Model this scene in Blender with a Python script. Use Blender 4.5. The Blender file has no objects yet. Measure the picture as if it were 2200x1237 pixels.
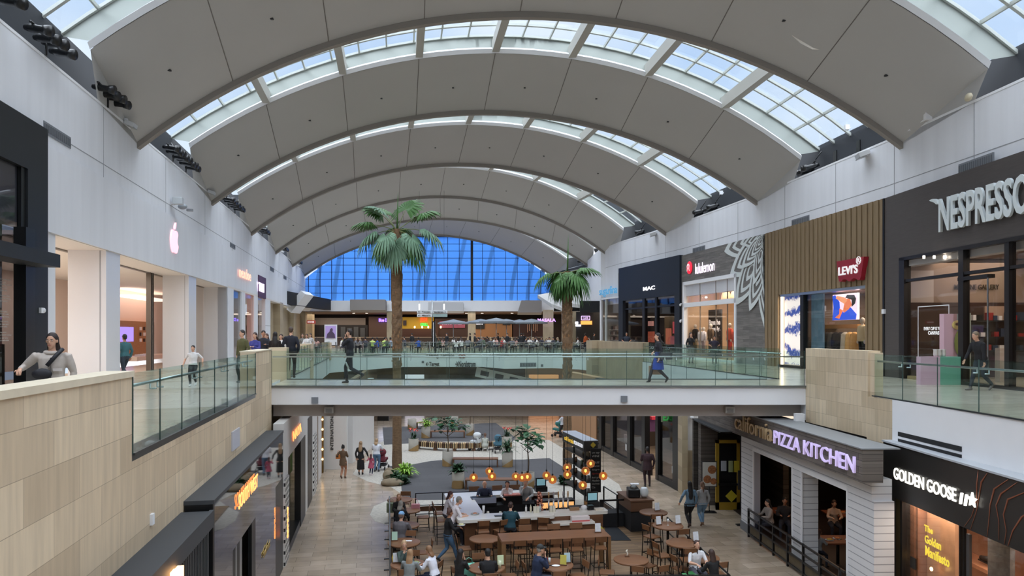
import bpy, bmesh, math, random
from mathutils import Vector, Matrix, Euler
from mathutils.kdtree import KDTree
R = math.radians
C = bpy.context.scene.collection
SC = bpy.context.scene
# ------------------------------------------------------------------ camera, sky, daylight, exposure
F, CX, HY, CZ, UF = 1550.0, 1100.0, 717.0, 7.0, 5.35      # focal length in px, image centre, horizon row, eye height, upper floor height
cd = bpy.data.cameras.new('camera'); cam = bpy.data.objects.new('camera', cd); C.objects.link(cam)
cam.location = (0, 0, CZ); cam.rotation_euler = (R(90), 0, 0)
cd.sensor_width = 36; cd.lens = 36 * F / 2200; cd.shift_y = (HY - 618.5) / 2200; cd.clip_start = .1; cd.clip_end = 400
SC.camera = cam
SC.view_settings.view_transform = 'Standard'; SC.view_settings.look = 'None'; SC.view_settings.gamma = 1
SC.view_settings.exposure = 0.66
SC.cycles.max_bounces = 8; SC.cycles.diffuse_bounces = 5; SC.cycles.glossy_bounces = 3; SC.cycles.transparent_max_bounces = 16
SC.cycles.transmission_bounces = 4; SC.cycles.use_denoising = True; SC.cycles.sample_clamp_indirect = 6
SC.cycles.caustics_reflective = False; SC.cycles.caustics_refractive = False
W = bpy.data.worlds.new('sky'); SC.world = W; W.use_nodes = True
nt = W.node_tree; nt.nodes.clear()
wo = nt.nodes.new('ShaderNodeOutputWorld'); wb = nt.nodes.new('ShaderNodeBackground')
wt = nt.nodes.new('ShaderNodeTexCoord'); wn = nt.nodes.new('ShaderNodeTexNoise'); wr = nt.nodes.new('ShaderNodeValToRGB')
wn.inputs['Scale'].default_value = 3.5; wn.inputs['Detail'].default_value = 5
wr.color_ramp.elements[0].position = .38; wr.color_ramp.elements[0].color = (.50, .66, .90, 1)
wr.color_ramp.elements[1].position = .68; wr.color_ramp.elements[1].color = (.80, .88, .96, 1)
nt.links.new(wt.outputs['Generated'], wn.inputs['Vector']); nt.links.new(wn.outputs['Fac'], wr.inputs[0])
nt.links.new(wr.outputs[0], wb.inputs[0]); nt.links.new(wb.outputs[0], wo.inputs[0]); wb.inputs[1].default_value = .72
def sun(name, rot, e, ang, col):
    l = bpy.data.lights.new(name, 'SUN'); l.energy = e; l.angle = R(ang); l.color = col
    o = bpy.data.objects.new(name, l); o.rotation_euler = [R(a) for a in rot]; o.location = (0, 20, 40); C.objects.link(o)
sun('overcast_daylight', (8, 0, 0), 8.0, 120, (.93, .96, 1))
def area(name, loc, sx, sy, e, col, rot=(0, 0, 0)):
    l = bpy.data.lights.new(name, 'AREA'); l.shape = 'RECTANGLE'; l.size = sx; l.size_y = sy; l.energy = e; l.color = col
    o = bpy.data.objects.new(name, l); o.location = loc; o.rotation_euler = [R(a) for a in rot]; C.objects.link(o); return o
# ------------------------------------------------------------------ helpers
def at(px, py, Y): return Vector(((px - CX) / F * Y, Y, CZ - (py - HY) / F * Y))
def flr(px, py, z=0.0):
    Y = (CZ - z) * F / (py - HY); return Vector(((px - CX) / F * Y, Y, z))
def lin(c): return tuple((x / 255 / 12.92 if x / 255 <= .04045 else ((x / 255 + .055) / 1.055) ** 2.4) for x in c[:3])
MC = {}
def nodes(m): return m.node_tree.nodes, m.node_tree.links
def M(rgb, rough=.6, metal=0, emit=0, var=0, scale=4, bump=0, name=None, alpha=1, spec=.5, ecol=None, stretch=None, coat=0):
    key = name or 'm_%s_%s_%s_%s_%s_%s_%s_%s' % (tuple(rgb), rough, metal, emit, var, scale, bump, alpha)
    if key in MC: return MC[key]
    m = bpy.data.materials.new(key); m.use_nodes = True; n, l = nodes(m); b = n['Principled BSDF']
    col = (*lin(rgb), 1)
    b.inputs['Base Color'].default_value = col; b.inputs['Roughness'].default_value = rough; b.inputs['Metallic'].default_value = metal
    b.inputs['Specular IOR Level'].default_value = spec; b.inputs['Coat Weight'].default_value = coat
    if emit: b.inputs['Emission Color'].default_value = (*lin(ecol or rgb), 1); b.inputs['Emission Strength'].default_value = emit
    if alpha < 1: b.inputs['Alpha'].default_value = alpha
    if var or bump:
        tc = n.new('ShaderNodeTexCoord'); mp = n.new('ShaderNodeMapping'); no = n.new('ShaderNodeTexNoise')
        no.inputs['Scale'].default_value = scale; no.inputs['Detail'].default_value = 4
        if stretch: mp.inputs['Scale'].default_value = stretch
        l.new(tc.outputs['Object'], mp.inputs[0]); l.new(mp.outputs[0], no.inputs['Vector'])
        if var:
            mx = n.new('ShaderNodeMix'); mx.data_type = 'RGBA'
            mx.inputs[6].default_value = tuple(max(0, x * (1 - var)) for x in col[:3]) + (1,)
            mx.inputs[7].default_value = tuple(min(1, x * (1 + var)) for x in col[:3]) + (1,)
            l.new(no.outputs['Fac'], mx.inputs[0]); l.new(mx.outputs[2], b.inputs['Base Color'])
        if bump:
            bp = n.new('ShaderNodeBump'); bp.inputs['Strength'].default_value = bump; bp.inputs['Distance'].default_value = .02
            l.new(no.outputs['Fac'], bp.inputs['Height']); l.new(bp.outputs[0], b.inputs['Normal'])
    MC[key] = m; return m
def tiles(name, c1, c2, cm, bw, bh, axes='xz', rot=0, rough=.4, mortar=.006, var=.5, nscale=(3, 3, 3), bump=.1, offset=.5, squash=1):
    if name in MC: return MC[name]
    m = bpy.data.materials.new(name); m.use_nodes = True; n, l = nodes(m); b = n['Principled BSDF']
    tc = n.new('ShaderNodeTexCoord'); sx = n.new('ShaderNodeSeparateXYZ'); cb = n.new('ShaderNodeCombineXYZ')
    l.new(tc.outputs['Object'], sx.inputs[0])
    l.new(sx.outputs['XYZ'.index(axes[0].upper())], cb.inputs[0]); l.new(sx.outputs['XYZ'.index(axes[1].upper())], cb.inputs[1])
    mp = n.new('ShaderNodeMapping'); mp.inputs['Rotation'].default_value = (0, 0, R(rot)); l.new(cb.outputs[0], mp.inputs[0])
    br = n.new('ShaderNodeTexBrick'); br.inputs['Scale'].default_value = 1; br.inputs['Brick Width'].default_value = bw; br.inputs['Row Height'].default_value = bh
    br.inputs['Mortar Size'].default_value = mortar; br.inputs['Color1'].default_value = (*lin(c1), 1); br.inputs['Color2'].default_value = (*lin(c2), 1)
    br.inputs['Mortar'].default_value = (*lin(cm), 1); br.offset = offset; br.squash = squash
    l.new(mp.outputs[0], br.inputs['Vector'])
    no = n.new('ShaderNodeTexNoise'); no.inputs['Detail'].default_value = 6; no.inputs['Scale'].default_value = 1
    m2 = n.new('ShaderNodeMapping'); m2.inputs['Scale'].default_value = nscale; l.new(mp.outputs[0], m2.inputs[0]); l.new(m2.outputs[0], no.inputs['Vector'])
    rp = n.new('ShaderNodeMapRange'); rp.inputs[1].default_value = .3; rp.inputs[2].default_value = .7; rp.inputs[3].default_value = 1 - var * .5; rp.inputs[4].default_value = 1 + var * .3
    l.new(no.outputs['Fac'], rp.inputs[0])
    mu = n.new('ShaderNodeMix'); mu.data_type = 'RGBA'; mu.blend_type = 'MULTIPLY'; mu.inputs[0].default_value = 1
    l.new(br.outputs['Color'], mu.inputs[6]); l.new(rp.outputs[0], mu.inputs[7]); l.new(mu.outputs[2], b.inputs['Base Color'])
    b.inputs['Roughness'].default_value = rough
    bp = n.new('ShaderNodeBump'); bp.inputs['Strength'].default_value = bump; bp.inputs['Distance'].default_value = .01; bp.invert = True
    l.new(br.outputs['Fac'], bp.inputs['Height']); l.new(bp.outputs[0], b.inputs['Normal'])
    MC[name] = m; return m
def tglass(name, rgb, refl=.12, rough=.02, tint=1.0):
    """thin pane: tinted see-through plus a fresnel-like sheen"""
    if name in MC: return MC[name]
    m = bpy.data.materials.new(name); m.use_nodes = True; n, l = nodes(m); n.clear()
    o = n.new('ShaderNodeOutputMaterial'); mx = n.new('ShaderNodeMixShader'); t = n.new('ShaderNodeBsdfTransparent'); g = n.new('ShaderNodeBsdfGlossy')
    t.inputs[0].default_value = (*lin(rgb), 1); g.inputs[0].default_value = (1, 1, 1, 1); g.inputs['Roughness'].default_value = rough
    lw = n.new('ShaderNodeLayerWeight'); lw.inputs[0].default_value = .5
    pw = n.new('ShaderNodeMath'); pw.operation = 'POWER'; pw.inputs[1].default_value = 4; ma = n.new('ShaderNodeMath'); ma.operation = 'MULTIPLY_ADD'; ma.inputs[1].default_value = .35; ma.inputs[2].default_value = refl * .25
    l.new(lw.outputs['Facing'], pw.inputs[0]); l.new(pw.outputs[0], ma.inputs[0]); l.new(ma.outputs[0], mx.inputs[0])
    l.new(t.outputs[0], mx.inputs[1]); l.new(g.outputs[0], mx.inputs[2]); l.new(mx.outputs[0], o.inputs[0])
    MC[name] = m; return m
def lab(o, label=None, cat=None, group=None, kind=None):
    if label: o['label'] = label
    if cat: o['category'] = cat
    if group: o['group'] = group
    if kind: o['kind'] = kind
    return o
def thing(name, label, cat, loc=(0, 0, 0), rz=0, group=None, kind=None):
    o = bpy.data.objects.new(name, None); C.objects.link(o); o.location = loc; o.rotation_euler = (0, 0, rz); o.empty_display_size = .2
    return lab(o, label, cat, group, kind)
def dup(root, loc=None, rz=None, label=None, group=None, mats=None):
    def cp(o, par):
        c = o.copy(); C.objects.link(c); c.parent = par
        for ch in list(o.children): cp(ch, c)
        return c
    r = cp(root, None)
    if loc is not None: r.location = loc
    if rz is not None: r.rotation_euler = (0, 0, rz)
    if label: r['label'] = label
    if group: r['group'] = group
    return r
class MB:
    def __init__(s): s.v = []; s.f = []; s.m = []; s.mats = []; s.sm = []
    def mi(s, mat):
        if mat is None: return 0
        if mat not in s.mats: s.mats.append(mat)
        return s.mats.index(mat)
    def add(s, vs, fs, mat=None, smooth=False):
        o = len(s.v); s.v += [tuple(v) for v in vs]; k = s.mi(mat)
        for f in fs: s.f.append(tuple(i + o for i in f)); s.m.append(k); s.sm.append(smooth)
        return s
    def box(s, x0, x1, y0, y1, z0, z1, mat=None):
        vs = [(x, y, z) for z in (z0, z1) for y in (y0, y1) for x in (x0, x1)]
        return s.add(vs, [(0, 2, 3, 1), (4, 5, 7, 6), (0, 1, 5, 4), (2, 6, 7, 3), (0, 4, 6, 2), (1, 3, 7, 5)], mat)
    def obox(s, c, size, rot=(0, 0, 0), mat=None):
        m = Euler([R(a) for a in rot]).to_matrix(); c = Vector(c); a, b, d = [x / 2 for x in size]
        vs = [c + m @ Vector((x, y, z)) for z in (-d, d) for y in (-b, b) for x in (-a, a)]
        return s.add(vs, [(0, 2, 3, 1), (4, 5, 7, 6), (0, 1, 5, 4), (2, 6, 7, 3), (0, 4, 6, 2), (1, 3, 7, 5)], mat)
    def bar(s, p, q, w, h=None, mat=None):
        p, q = Vector(p), Vector(q); d = (q - p); L = d.length
        if L < 1e-6: return s
        d.normalize(); up = Vector((0, 0, 1)) if abs(d.z) < .95 else Vector((0, 1, 0)); a = d.cross(up).normalized(); b = a.cross(d); h = h or w
        vs = [r + a * (i * w / 2) + b * (j * h / 2) for r in (p, q) for j in (-1, 1) for i in (-1, 1)]
        return s.add(vs, [(0, 1, 3, 2), (4, 6, 7, 5), (0, 4, 5, 1), (2, 3, 7, 6), (0, 2, 6, 4), (1, 5, 7, 3)], mat)
    def tube(s, pts, r, n=8, mat=None, cap=True, smooth=True):
        pts = [Vector(p) for p in pts]; rs = r if isinstance(r, (list, tuple)) else [r] * len(pts); vs = []; pa = None
        for i, p in enumerate(pts):
            d = (pts[min(i + 1, len(pts) - 1)] - pts[max(i - 1, 0)])
            d = d.normalized() if d.length > 1e-9 else Vector((0, 0, 1))
            if pa is None:
                up = Vector((0, 0, 1)) if abs(d.z) < .9 else Vector((1, 0, 0)); a = d.cross(up).normalized()
            else:
                a = pa - d * pa.dot(d); a = a.normalized() if a.length > 1e-6 else d.orthogonal().normalized()
            pa = a; b = d.cross(a)
            for k in range(n):
                t = 2 * math.pi * k / n; vs.append(p + (a * math.cos(t) + b * math.sin(t)) * rs[i])
        fs = [(i * n + k, i * n + (k + 1) % n, (i + 1) * n + (k + 1) % n, (i + 1) * n + k) for i in range(len(pts) - 1) for k in range(n)]
        if cap: fs += [tuple(range(n))[::-1], tuple((len(pts) - 1) * n + k for k in range(n))]
        return s.add(vs, fs, mat, smooth)
    def lathe(s, prof, n=16, c=(0, 0, 0), mat=None, smooth=True):
        vs = []; 
        for (r, z) in prof:
            for k in range(n):
                t = 2 * math.pi * k / n; vs.append((c[0] + r * math.cos(t), c[1] + r * math.sin(t), c[2] + z))
        m = len(prof); fs = [(i * n + k, i * n + (k + 1) % n, (i + 1) * n + (k + 1) % n, (i + 1) * n + k) for i in range(m - 1) for k in range(n)]
        fs += [tuple(range(n))[::-1], tuple((m - 1) * n + k for k in range(n))]
        return s.add(vs, fs, mat, smooth)
    def prism(s, poly, z0, z1, mat=None):
        n = len(poly); vs = [(x, y, z0) for x, y in poly] + [(x, y, z1) for x, y in poly]
        ar = sum(poly[i][0] * poly[(i + 1) % n][1] - poly[(i + 1) % n][0] * poly[i][1] for i in range(n))
        fs = [tuple(range(n))[::-1], tuple(range(n, 2 * n))] + [(i, (i + 1) % n, n + (i + 1) % n, n + i) for i in range(n)]
        if ar < 0: fs = [f[::-1] for f in fs]
        return s.add(vs, fs, mat)
    def vprism(s, poly, y0, y1, mat=None):      # polygon in x,z, extruded in y
        n = len(poly); vs = [(x, y0, z) for x, z in poly] + [(x, y1, z) for x, z in poly]
        ar = sum(poly[i][0] * poly[(i + 1) % n][1] - poly[(i + 1) % n][0] * poly[i][1] for i in range(n))
        fs = [tuple(range(n)), tuple(range(n, 2 * n))[::-1]] + [(i, n + i, n + (i + 1) % n, (i + 1) % n) for i in range(n)]
        if ar < 0: fs = [f[::-1] for f in fs]
        return s.add(vs, fs, mat)
    def ell(s, c, r, n=12, m=8, mat=None, rot=None):
        c = Vector(c); vs = [Vector((0, 0, -r[2]))]
        for j in range(1, m):
            a = -math.pi / 2 + math.pi * j / m
            for k in range(n):
                t = 2 * math.pi * k / n; vs.append(Vector((r[0] * math.cos(a) * math.cos(t), r[1] * math.cos(a) * math.sin(t), r[2] * math.sin(a))))
        vs.append(Vector((0, 0, r[2])))
        if rot is not None: vs = [rot @ v for v in vs]
        vs = [v + c for v in vs]
        fs = [(0, 1 + (k + 1) % n, 1 + k) for k in range(n)]
        for j in range(m - 2):
            fs += [(1 + j * n + k, 1 + j * n + (k + 1) % n, 1 + (j + 1) * n + (k + 1) % n, 1 + (j + 1) * n + k) for k in range(n)]
        t = len(vs) - 1; fs += [(t, 1 + (m - 2) * n + k, 1 + (m - 2) * n + (k + 1) % n) for k in range(n)]
        return s.add(vs, fs, mat, True)
    def build(s, name, mat=None, parent=None, w=False, bev=0):
        me = bpy.data.meshes.new(name)
        vs = s.v
        if w and parent is not None:
            q = parent.matrix_basis.inverted() if not parent.parent else (parent.parent.matrix_basis @ parent.matrix_basis).inverted(); vs = [q @ Vector(v) for v in vs]
        me.from_pydata(vs, [], s.f)
        if mat is not None: me.materials.append(mat)
        else:
            for x in s.mats: me.materials.append(x)
            me.polygons.foreach_set('material_index', s.m)
        me.polygons.foreach_set('use_smooth', s.sm); me.update()
        o = bpy.data.objects.new(name, me); C.objects.link(o)
        if parent is not None: o.parent = parent
        if bev:
            b = o.modifiers.new('bevel', 'BEVEL'); b.width = bev; b.segments = 2; b.limit_method = 'ANGLE'
        return o
def struct(name, mb, mat=None, parent=None, w=False):
    o = mb.build(name, mat, parent, w); o['kind'] = 'structure'; return o
TMP = bpy.data.scenes.new('tmp_scene')
def evaluated(o):
    TMP.collection.objects.link(o); TMP.view_layers[0].update(); dg = TMP.view_layers[0].depsgraph
    me = bpy.data.meshes.new_from_object(o.evaluated_get(dg), depsgraph=dg); TMP.collection.objects.unlink(o); return me
def txt(name, body, mat, parent, x0, x1, z0, z1, y, ext=.02, bold=0, shear=0, label=None, vertical=False, aspect=None):
    cu = bpy.data.curves.new('t', 'FONT'); cu.body = body; cu.size = 1; cu.extrude = .01; cu.offset = bold; cu.shear = shear; cu.resolution_u = 3
    cu.align_x = 'CENTER'; o = bpy.data.objects.new('t', cu); me = evaluated(o); bpy.data.objects.remove(o)
    xs = [v.co.x for v in me.vertices]; ys = [v.co.y for v in me.vertices]; a, b, c, d = min(xs), max(xs), min(ys), max(ys)
    for v in me.vertices:
        X, Y_, Z = v.co; s, t = (X - a) / (b - a), (Y_ - c) / (d - c)
        if vertical: s, t = 1 - t, s
        v.co = (x0 + s * (x1 - x0), y - ext * (1 if Z > 0 else 0), z0 + t * (z1 - z0))
    me.materials.clear(); me.materials.append(mat); me.name = name
    q = bpy.data.objects.new(name, me); C.objects.link(q); q.parent = parent
    if label: q['label'] = label
    return q
class Fr:
    """upright plane from p0 to p1 (left to right as seen from the atrium); local x along it, y into the wall, z up"""
    def __init__(s, p0, p1, name=None, label=None, cat=None, z0=0, group=None, kind=None, root=None, off=0):
        s.p0 = Vector(p0).to_2d(); d = Vector(p1).to_2d() - s.p0; s.L = d.length; s.d = d / s.L; s.n = Vector((-s.d.y, s.d.x)); s.p0 = s.p0 + s.n * off
        s.z0 = z0; s.rz = math.atan2(s.d.y, s.d.x)
        s.root = root if root is not None else (thing(name, label, cat, (s.p0.x, s.p0.y, z0), s.rz, group, kind) if name else None)
    def u(s, px, d=0):
        k = (px - CX) / F; o = s.p0 + s.n * d; return (o.x - k * o.y) / (k * s.d.y - s.d.x)
    def z(s, px, py, d=0):
        u = s.u(px, d); Y = (s.p0 + s.n * d + s.d * u).y; return CZ - (py - HY) / F * Y - s.z0
    def w(s, u, z, d=0): p = s.p0 + s.d * u + s.n * d; return Vector((p.x, p.y, z + s.z0))
    def box(s, name, mat, u0, u1, z0, z1, d0, d1, **k): return MB().box(u0, u1, d0, d1, z0, z1).build(name, mat, s.root, **k)
    def text(s, name, body, mat, px0, px1, py0, py1, d=-.02, **k):       # py range read at the px0 side, height kept constant
        pm = (px0 + px1) / 2
        return txt(name, body, mat, s.root, s.u(px0, d), s.u(px1, d), s.z(pm, py1, d), s.z(pm, py0, d), d, **k)
# ------------------------------------------------------------------ materials used all over
WHITE = M((230, 231, 234), .55, var=.04, scale=1.5, name='white_plaster')
WSTAIN = M((224, 226, 231), .6, var=.10, scale=1.2, stretch=(1.6, 1.6, .12), name='streaked_white_plaster')
SHELL = M((180, 179, 177), .8, name='vault_panel', var=.03, scale=.6)
LIPM = M((225, 227, 230), .5, name='vault_edge')
BLACK = M((16, 17, 19), .35, name='black_metal'); BLACKM = M((24, 25, 28), .8, name='matt_black')
DARK = M((38, 38, 42), .5, name='dark_panel')
STEEL = M((190, 196, 200), .28, 1, name='brushed_steel')
ALU = M((176, 180, 174), .5, .2, name='painted_mullion')
STONE = tiles('stone_cladding', (216, 198, 170), (190, 171, 143), (160, 144, 120), 1.25, .42, 'xz', rough=.55, mortar=.004, var=.28, nscale=(9, .7, 3), bump=.06)
STONEL = tiles('stone_cladding_left', (226, 207, 178), (196, 176, 148), (168, 150, 126), 1.3, .47, 'xz', rough=.55, mortar=.004, var=.28, nscale=(9, .7, 3), bump=.06)
STONEY = tiles('stone_pillar', (176, 160, 132), (166, 150, 124), (150, 136, 112), 1.2, .6, 'xz', rough=.6, mortar=.003, var=.2, nscale=(3, 1, 3), bump=.03)
TRAV = tiles('travertine_floor', (180, 163, 144), (156, 140, 121), (124, 110, 95), .92, .46, 'xy', rot=-11, rough=.22, mortar=.006, var=.25, nscale=(2.2, 2.2, 2), bump=.03)
TERR = tiles('upper_floor_stone', (196, 188, 174), (180, 172, 158), (160, 152, 140), 1.2, .6, 'xy', rot=-11, rough=.18, mortar=.005, var=.15, nscale=(2, 2, 2), bump=.02)
GLS = tglass('rail_glass', (238, 246, 243), .10)
SKYG = tglass('skylight_glass', (240, 245, 250), .08)
SHOPG = tglass('shop_glass', (240, 238, 236), .12)
DSHOPG = tglass('dark_shop_glass', (190, 190, 194), .25)
def XL(Y): return -9.05 - .184 * Y
def EL(Y): return -3.33 - .186 * Y
def XR(Y):
    pts = [(-20, 17.2), (8, 15.6), (21.3, 15.0), (28.0, 14.55), (37.9, 13.4), (48.5, 11.49), (58.6, 8.88), (64, 7.9), (75, 8.0), (82, 6.4), (88, 4.6), (99, 4.6)]
    for (a, b), (c, d) in zip(pts, pts[1:]):
        if Y <= c: return b + (d - b) * (Y - a) / (c - a)
    return pts[-1][1]
WT = 14.5
# floors ------------------------------------------------------------
mb = MB(); mb.box(-40, 40, -20, 120, -.3, 0); struct('floor', mb, TRAV)
def px_poly(pts, z): return [tuple(flr(x, y, z)[:2]) for x, y in pts]
PEB = M((178, 172, 162), .5, var=.55, scale=9, bump=.8, name='pebble_mosaic')
CARP = tiles('grey_carpet_tiles', (80, 79, 82), (73, 72, 75), (66, 66, 69), .9, .9, 'xy', rot=-11, rough=.95, mortar=.004, var=.15, nscale=(30, 30, 30), bump=.03)
mb = MB(); mb.prism(px_poly([(798, 957), (830, 945), (1180, 945), (1235, 978), (1330, 1040), (1345, 1075), (1310, 1100), (1000, 1112), (893, 1112), (862, 1128), (835, 1128), (806, 1120), (795, 1105), (803, 1087), (835, 1074), (862, 1060), (840, 1046), (790, 1034), (758, 1018), (768, 1003), (800, 985)], .004), -.01, .004)
struct('trim_1', mb, PEB)
mb = MB(); mb.prism(px_poly([(832, 1001), (860, 1000), (893, 996), (925, 990), (949, 988), (1070, 987), (1123, 987), (1180, 983.5), (1240, 1022), (1200, 1030), (1156, 1035), (1180, 1058), (1190, 1072), (864, 1074), (862, 1040)], .008), -.01, .008)
mb.prism(px_poly([(822, 918), (1065, 908), (1108, 940), (1100, 950), (960, 948), (825, 955)], .008), -.01, .008)
struct('trim_2', mb, CARP)
DECK = tiles('deck_boards', (150, 122, 92), (112, 90, 66), (70, 55, 42), 1.9, .13, 'xy', rot=-11, rough=.5, mortar=.004, var=.5, nscale=(1, 12, 2), bump=.12)
mb = MB(); mb.prism(px_poly([(833, 1072), (893, 1070), (895, 1111), (1000, 1108), (1312, 1100), (1345, 1106), (1404, 1106), (1482, 1160), (1590, 1262), (840, 1290)], .03), -.01, .03); struct('trim_3', mb, DECK)
# upper slabs: left, right, far food court, bridges -------------------
FAR = [(-12.6, 50.0), (-11.1, 53.8), (-8.9, 58.9), (-2.4, 58.9), (-.6, 55.7), (3.2, 56.8), (5.2, 54.5), (5.86, 51.9)]
ER = [(10.6, -8), (9.86, 8), (9.70, 13.7), (9.54, 18.1), (9.75, 18.1), (9.6, 19.2), (9.4, 22.55), (9.2, 22.6), (9.25, 26.1), (9.7, 26.4), (7.7, 42.6), (5.86, 51.9)]
def slab(name, poly, z0=4.3, z1=UF): 
    mb = MB(); mb.prism(poly, z0, z1, WHITE)
    k = mb.m; k[1] = mb.mi(TERR)          # top face is paving
    return struct(name, mb)
slab('floor_upper_left', [(XL(-8) - 6, -8), (EL(-8) - .2, -8), (EL(27.4) - .2, 27.4), (EL(27.5), 27.5), (EL(50), 50), (XL(50) - 3, 50)])
slab('floor_upper_right', [(XR(-8) + 7, -8)] + [(XR(y) + 7, y) for y in (28, 48, 62)] + [(8, 62)] + ER[::-1])
slab('floor_upper_far', [(XL(50) - 3, 50)] + FAR + [(8, 62), (14, 62), (14, 112), (-40, 112), (-40, 62)])
mb = MB(); mb.prism([(EL(22.6), 22.6), (9.2, 22.6), (9.25, 26.1), (EL(26.1), 26.1)], 4.78, UF, WHITE); mb.m[1] = mb.mi(TERR)
mb.prism([(EL(23.0) + .0, 23.0), (9.2, 23.0), (9.22, 25.7), (EL(25.7), 25.7)], 4.38, 4.78, M((158, 150, 144), .7, name='taupe_soffit'))
mb.prism([(EL(22.6), 22.55), (9.2, 22.55), (9.2, 22.6), (EL(22.6), 22.6)], UF - .03, UF + .03, M((120, 124, 122), .4, .6, name='edge_angle'))
struct('bridge_floor', mb)
mb = MB(); mb.prism([(EL(-4), -4), (10.3, -4), (10.2, .3), (EL(.3), .3)], 4.5, UF, WHITE); mb.m[1] = mb.mi(TERR); struct('near_bridge_floor', mb)
# stone faced edge on the left ---------------------------------------
LE = Fr((EL(-6), -6), (EL(50), 50), root=None)
r = thing('wall_left_stone', None, None, (LE.p0.x, LE.p0.y, 0), LE.rz, kind='structure'); LE.root = r
def y2u(fr, Y): return (Y - fr.p0.y) / fr.d.y
U = lambda Y: y2u(LE, Y)
mb = MB(); mb.box(0, U(22.6), 0, .45, 0, 5.27); mb.box(0, U(9.77), 0, .33, 5.27, 6.42); mb.box(U(19.65), U(22.6), 0, .4, 5.27, 6.5); struct('wall_left_stone_face', mb, STONEL, r)
mb = MB(); mb.box(0, U(9.77) + .01, -.03, .36, 6.42, 6.5); mb.box(U(19.65), U(22.6), -.02, .42, 6.5, 6.53); struct('trim_4', mb, M((222, 210, 186), .5, var=.12, scale=6, name='stone_coping'), r)
mb = MB(); mb.box(U(9.77), U(19.65), 0, .3, 5.27, UF + .015, None); struct('trim_5', mb, M((70, 76, 80), .3, .7, name='rail_shoe'), r)
mb = MB(); mb.box(U(26.15), U(27.5), -.02, .6, 4.3, 6.5); mb.box(U(35.5), U(37.2), -.02, .5, 4.3, 6.5); mb.box(U(49.5), U(50.4), -.1, .5, 5.2, 6.4); struct('wall_left_stone_pier', mb, STONEL, r)
mb = MB(); mb.box(U(26.1), U(30), .3, .6, 0, 4.3); mb.box(U(22.6), U(26.1), .1, .45, 0, 5.2); struct('wall_left_lower_return', mb, STONEY, r)
# stone faced edge on the right --------------------------------------
RS = Fr((9.2, 22.6), (9.55, 18.1)); r = thing('wall_right_stone', None, None, (RS.p0.x, RS.p0.y, 0), RS.rz, kind='structure'); RS.root = r
mb = MB(); mb.box(0, RS.L, 0, .6, 4.25, 5.33); mb.box(RS.u(1862), RS.L, 0, .5, 0, 4.25); mb.box(0, 3.42, 0, .35, 5.33, 6.55); mb.box(3.42, 3.62, .05, .3, 5.33, 6.5)
struct('wall_right_stone_face', mb, STONE, r)
RF = Fr((5.86, 51.9), (7.7, 42.6)); r = thing('wall_far_right_stone', None, None, (RF.p0.x, RF.p0.y, 0), RF.rz, kind='structure')
mb = MB(); mb.box(-.1, RF.L, -.03, .4, 3.3, 6.5); mb.box(-.13, 1.2, -.5, .4, 3.3, 6.53); struct('wall_far_right_stone_face', mb, STONEY, r)
# left upper wall ------------------------------------------------------
LW = Fr((XL(4), 4), (XL(98), 98)); r = thing('wall_left', None, None, (LW.p0.x, LW.p0.y, 0), LW.rz, kind='structure'); LW.root = r
u = LW.u; FB = 9.78
mb = MB(); mb.box(-6, LW.L, 0, .5, FB, WT)
mb.box(u(90), u(119), 0, .5, UF, FB); mb.box(u(487), u(502), 0, .5, UF, FB)
mb.box(u(519), u(527), 0, .5, UF, FB); mb.box(u(546), u(554), 0, .5, UF, FB); mb.box(u(570), u(581), 0, .5, UF, FB)
mb.box(u(90), u(487), -.07, 0, FB, 12.1)
struct('wall_left_face', mb, WSTAIN, r)
mb = MB(); mb.box(u(602), u(608), 0, 1.2, UF, 9.9); mb.box(u(631), u(636), 0, 1.2, UF, 9.9); mb.box(u(656), u(660), 0, 1.2, UF, 9.9)
mb.box(u(581), u(602), .6, .9, UF, FB); mb.box(u(608), u(631), .6, .9, UF, FB); mb.box(u(636), u(656), .6, .9, UF, FB); struct('wall_left_pillar', mb, STONEY, r)
mb = MB()
for zz in (12.55,): mb.box(-6, LW.L, -.006, .0, zz, zz + .025)
for i in range(14): mb.box(6 + i * 7, 6.02 + i * 7, -.006, 0, 12.1, WT)
struct('trim_6', mb, M((150, 152, 156), .7, name='joint_line'), r)
# ledge behind the wall top and the black back walls
BKW = M((44, 47, 52), .85, name='charcoal_backwall')
def strip(name, pts, z0, z1, th, mat, side=1):
    mb = MB()
    for (a, b), (c, d) in zip(pts, pts[1:]): mb.prism([(a, b), (c, d), (c + side * th, d), (a + side * th, b)], z0, z1)
    return struct(name, mb, mat)
ys = [-20, 8, 21.3, 28, 37.9, 48.5, 58.6, 62.9]
strip('wall_left_back', [(XL(-20) - .9, -20), (XL(100) - .9, 100)], 14.1, 16.45, .4, BKW, -1)
strip('wall_left_ledge', [(XL(-20) - .3, -20), (XL(100) - .3, 100)], WT - .3, WT - .1, 1.0, BKW, -1)
strip('wall_left_coping', [(XL(-20) + .012, -20), (XL(100) + .012, 100)], WT - .06, WT + .02, .3, WHITE, -1)
strip('wall_right_back', [(XR(y) + .9, y) for y in (-20, 8, 21.3, 28, 37.9, 48.5, 58.6, 64, 75, 82, 88, 99)], 14.1, 16.0, .4, BKW)
strip('wall_right_ledge', [(XR(y) + .32, y) for y in ys + [75, 88]], WT - .3, WT - .1, 1.0, BKW)
strip('wall_right_coping', [(XR(y) - .012, y) for y in ys], WT - .06, WT + .02, .3, WHITE)
strip('wall_right_upper', [(XR(y), y) for y in ys], 9.5, WT, .4, WSTAIN)
mb = MB()
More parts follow.
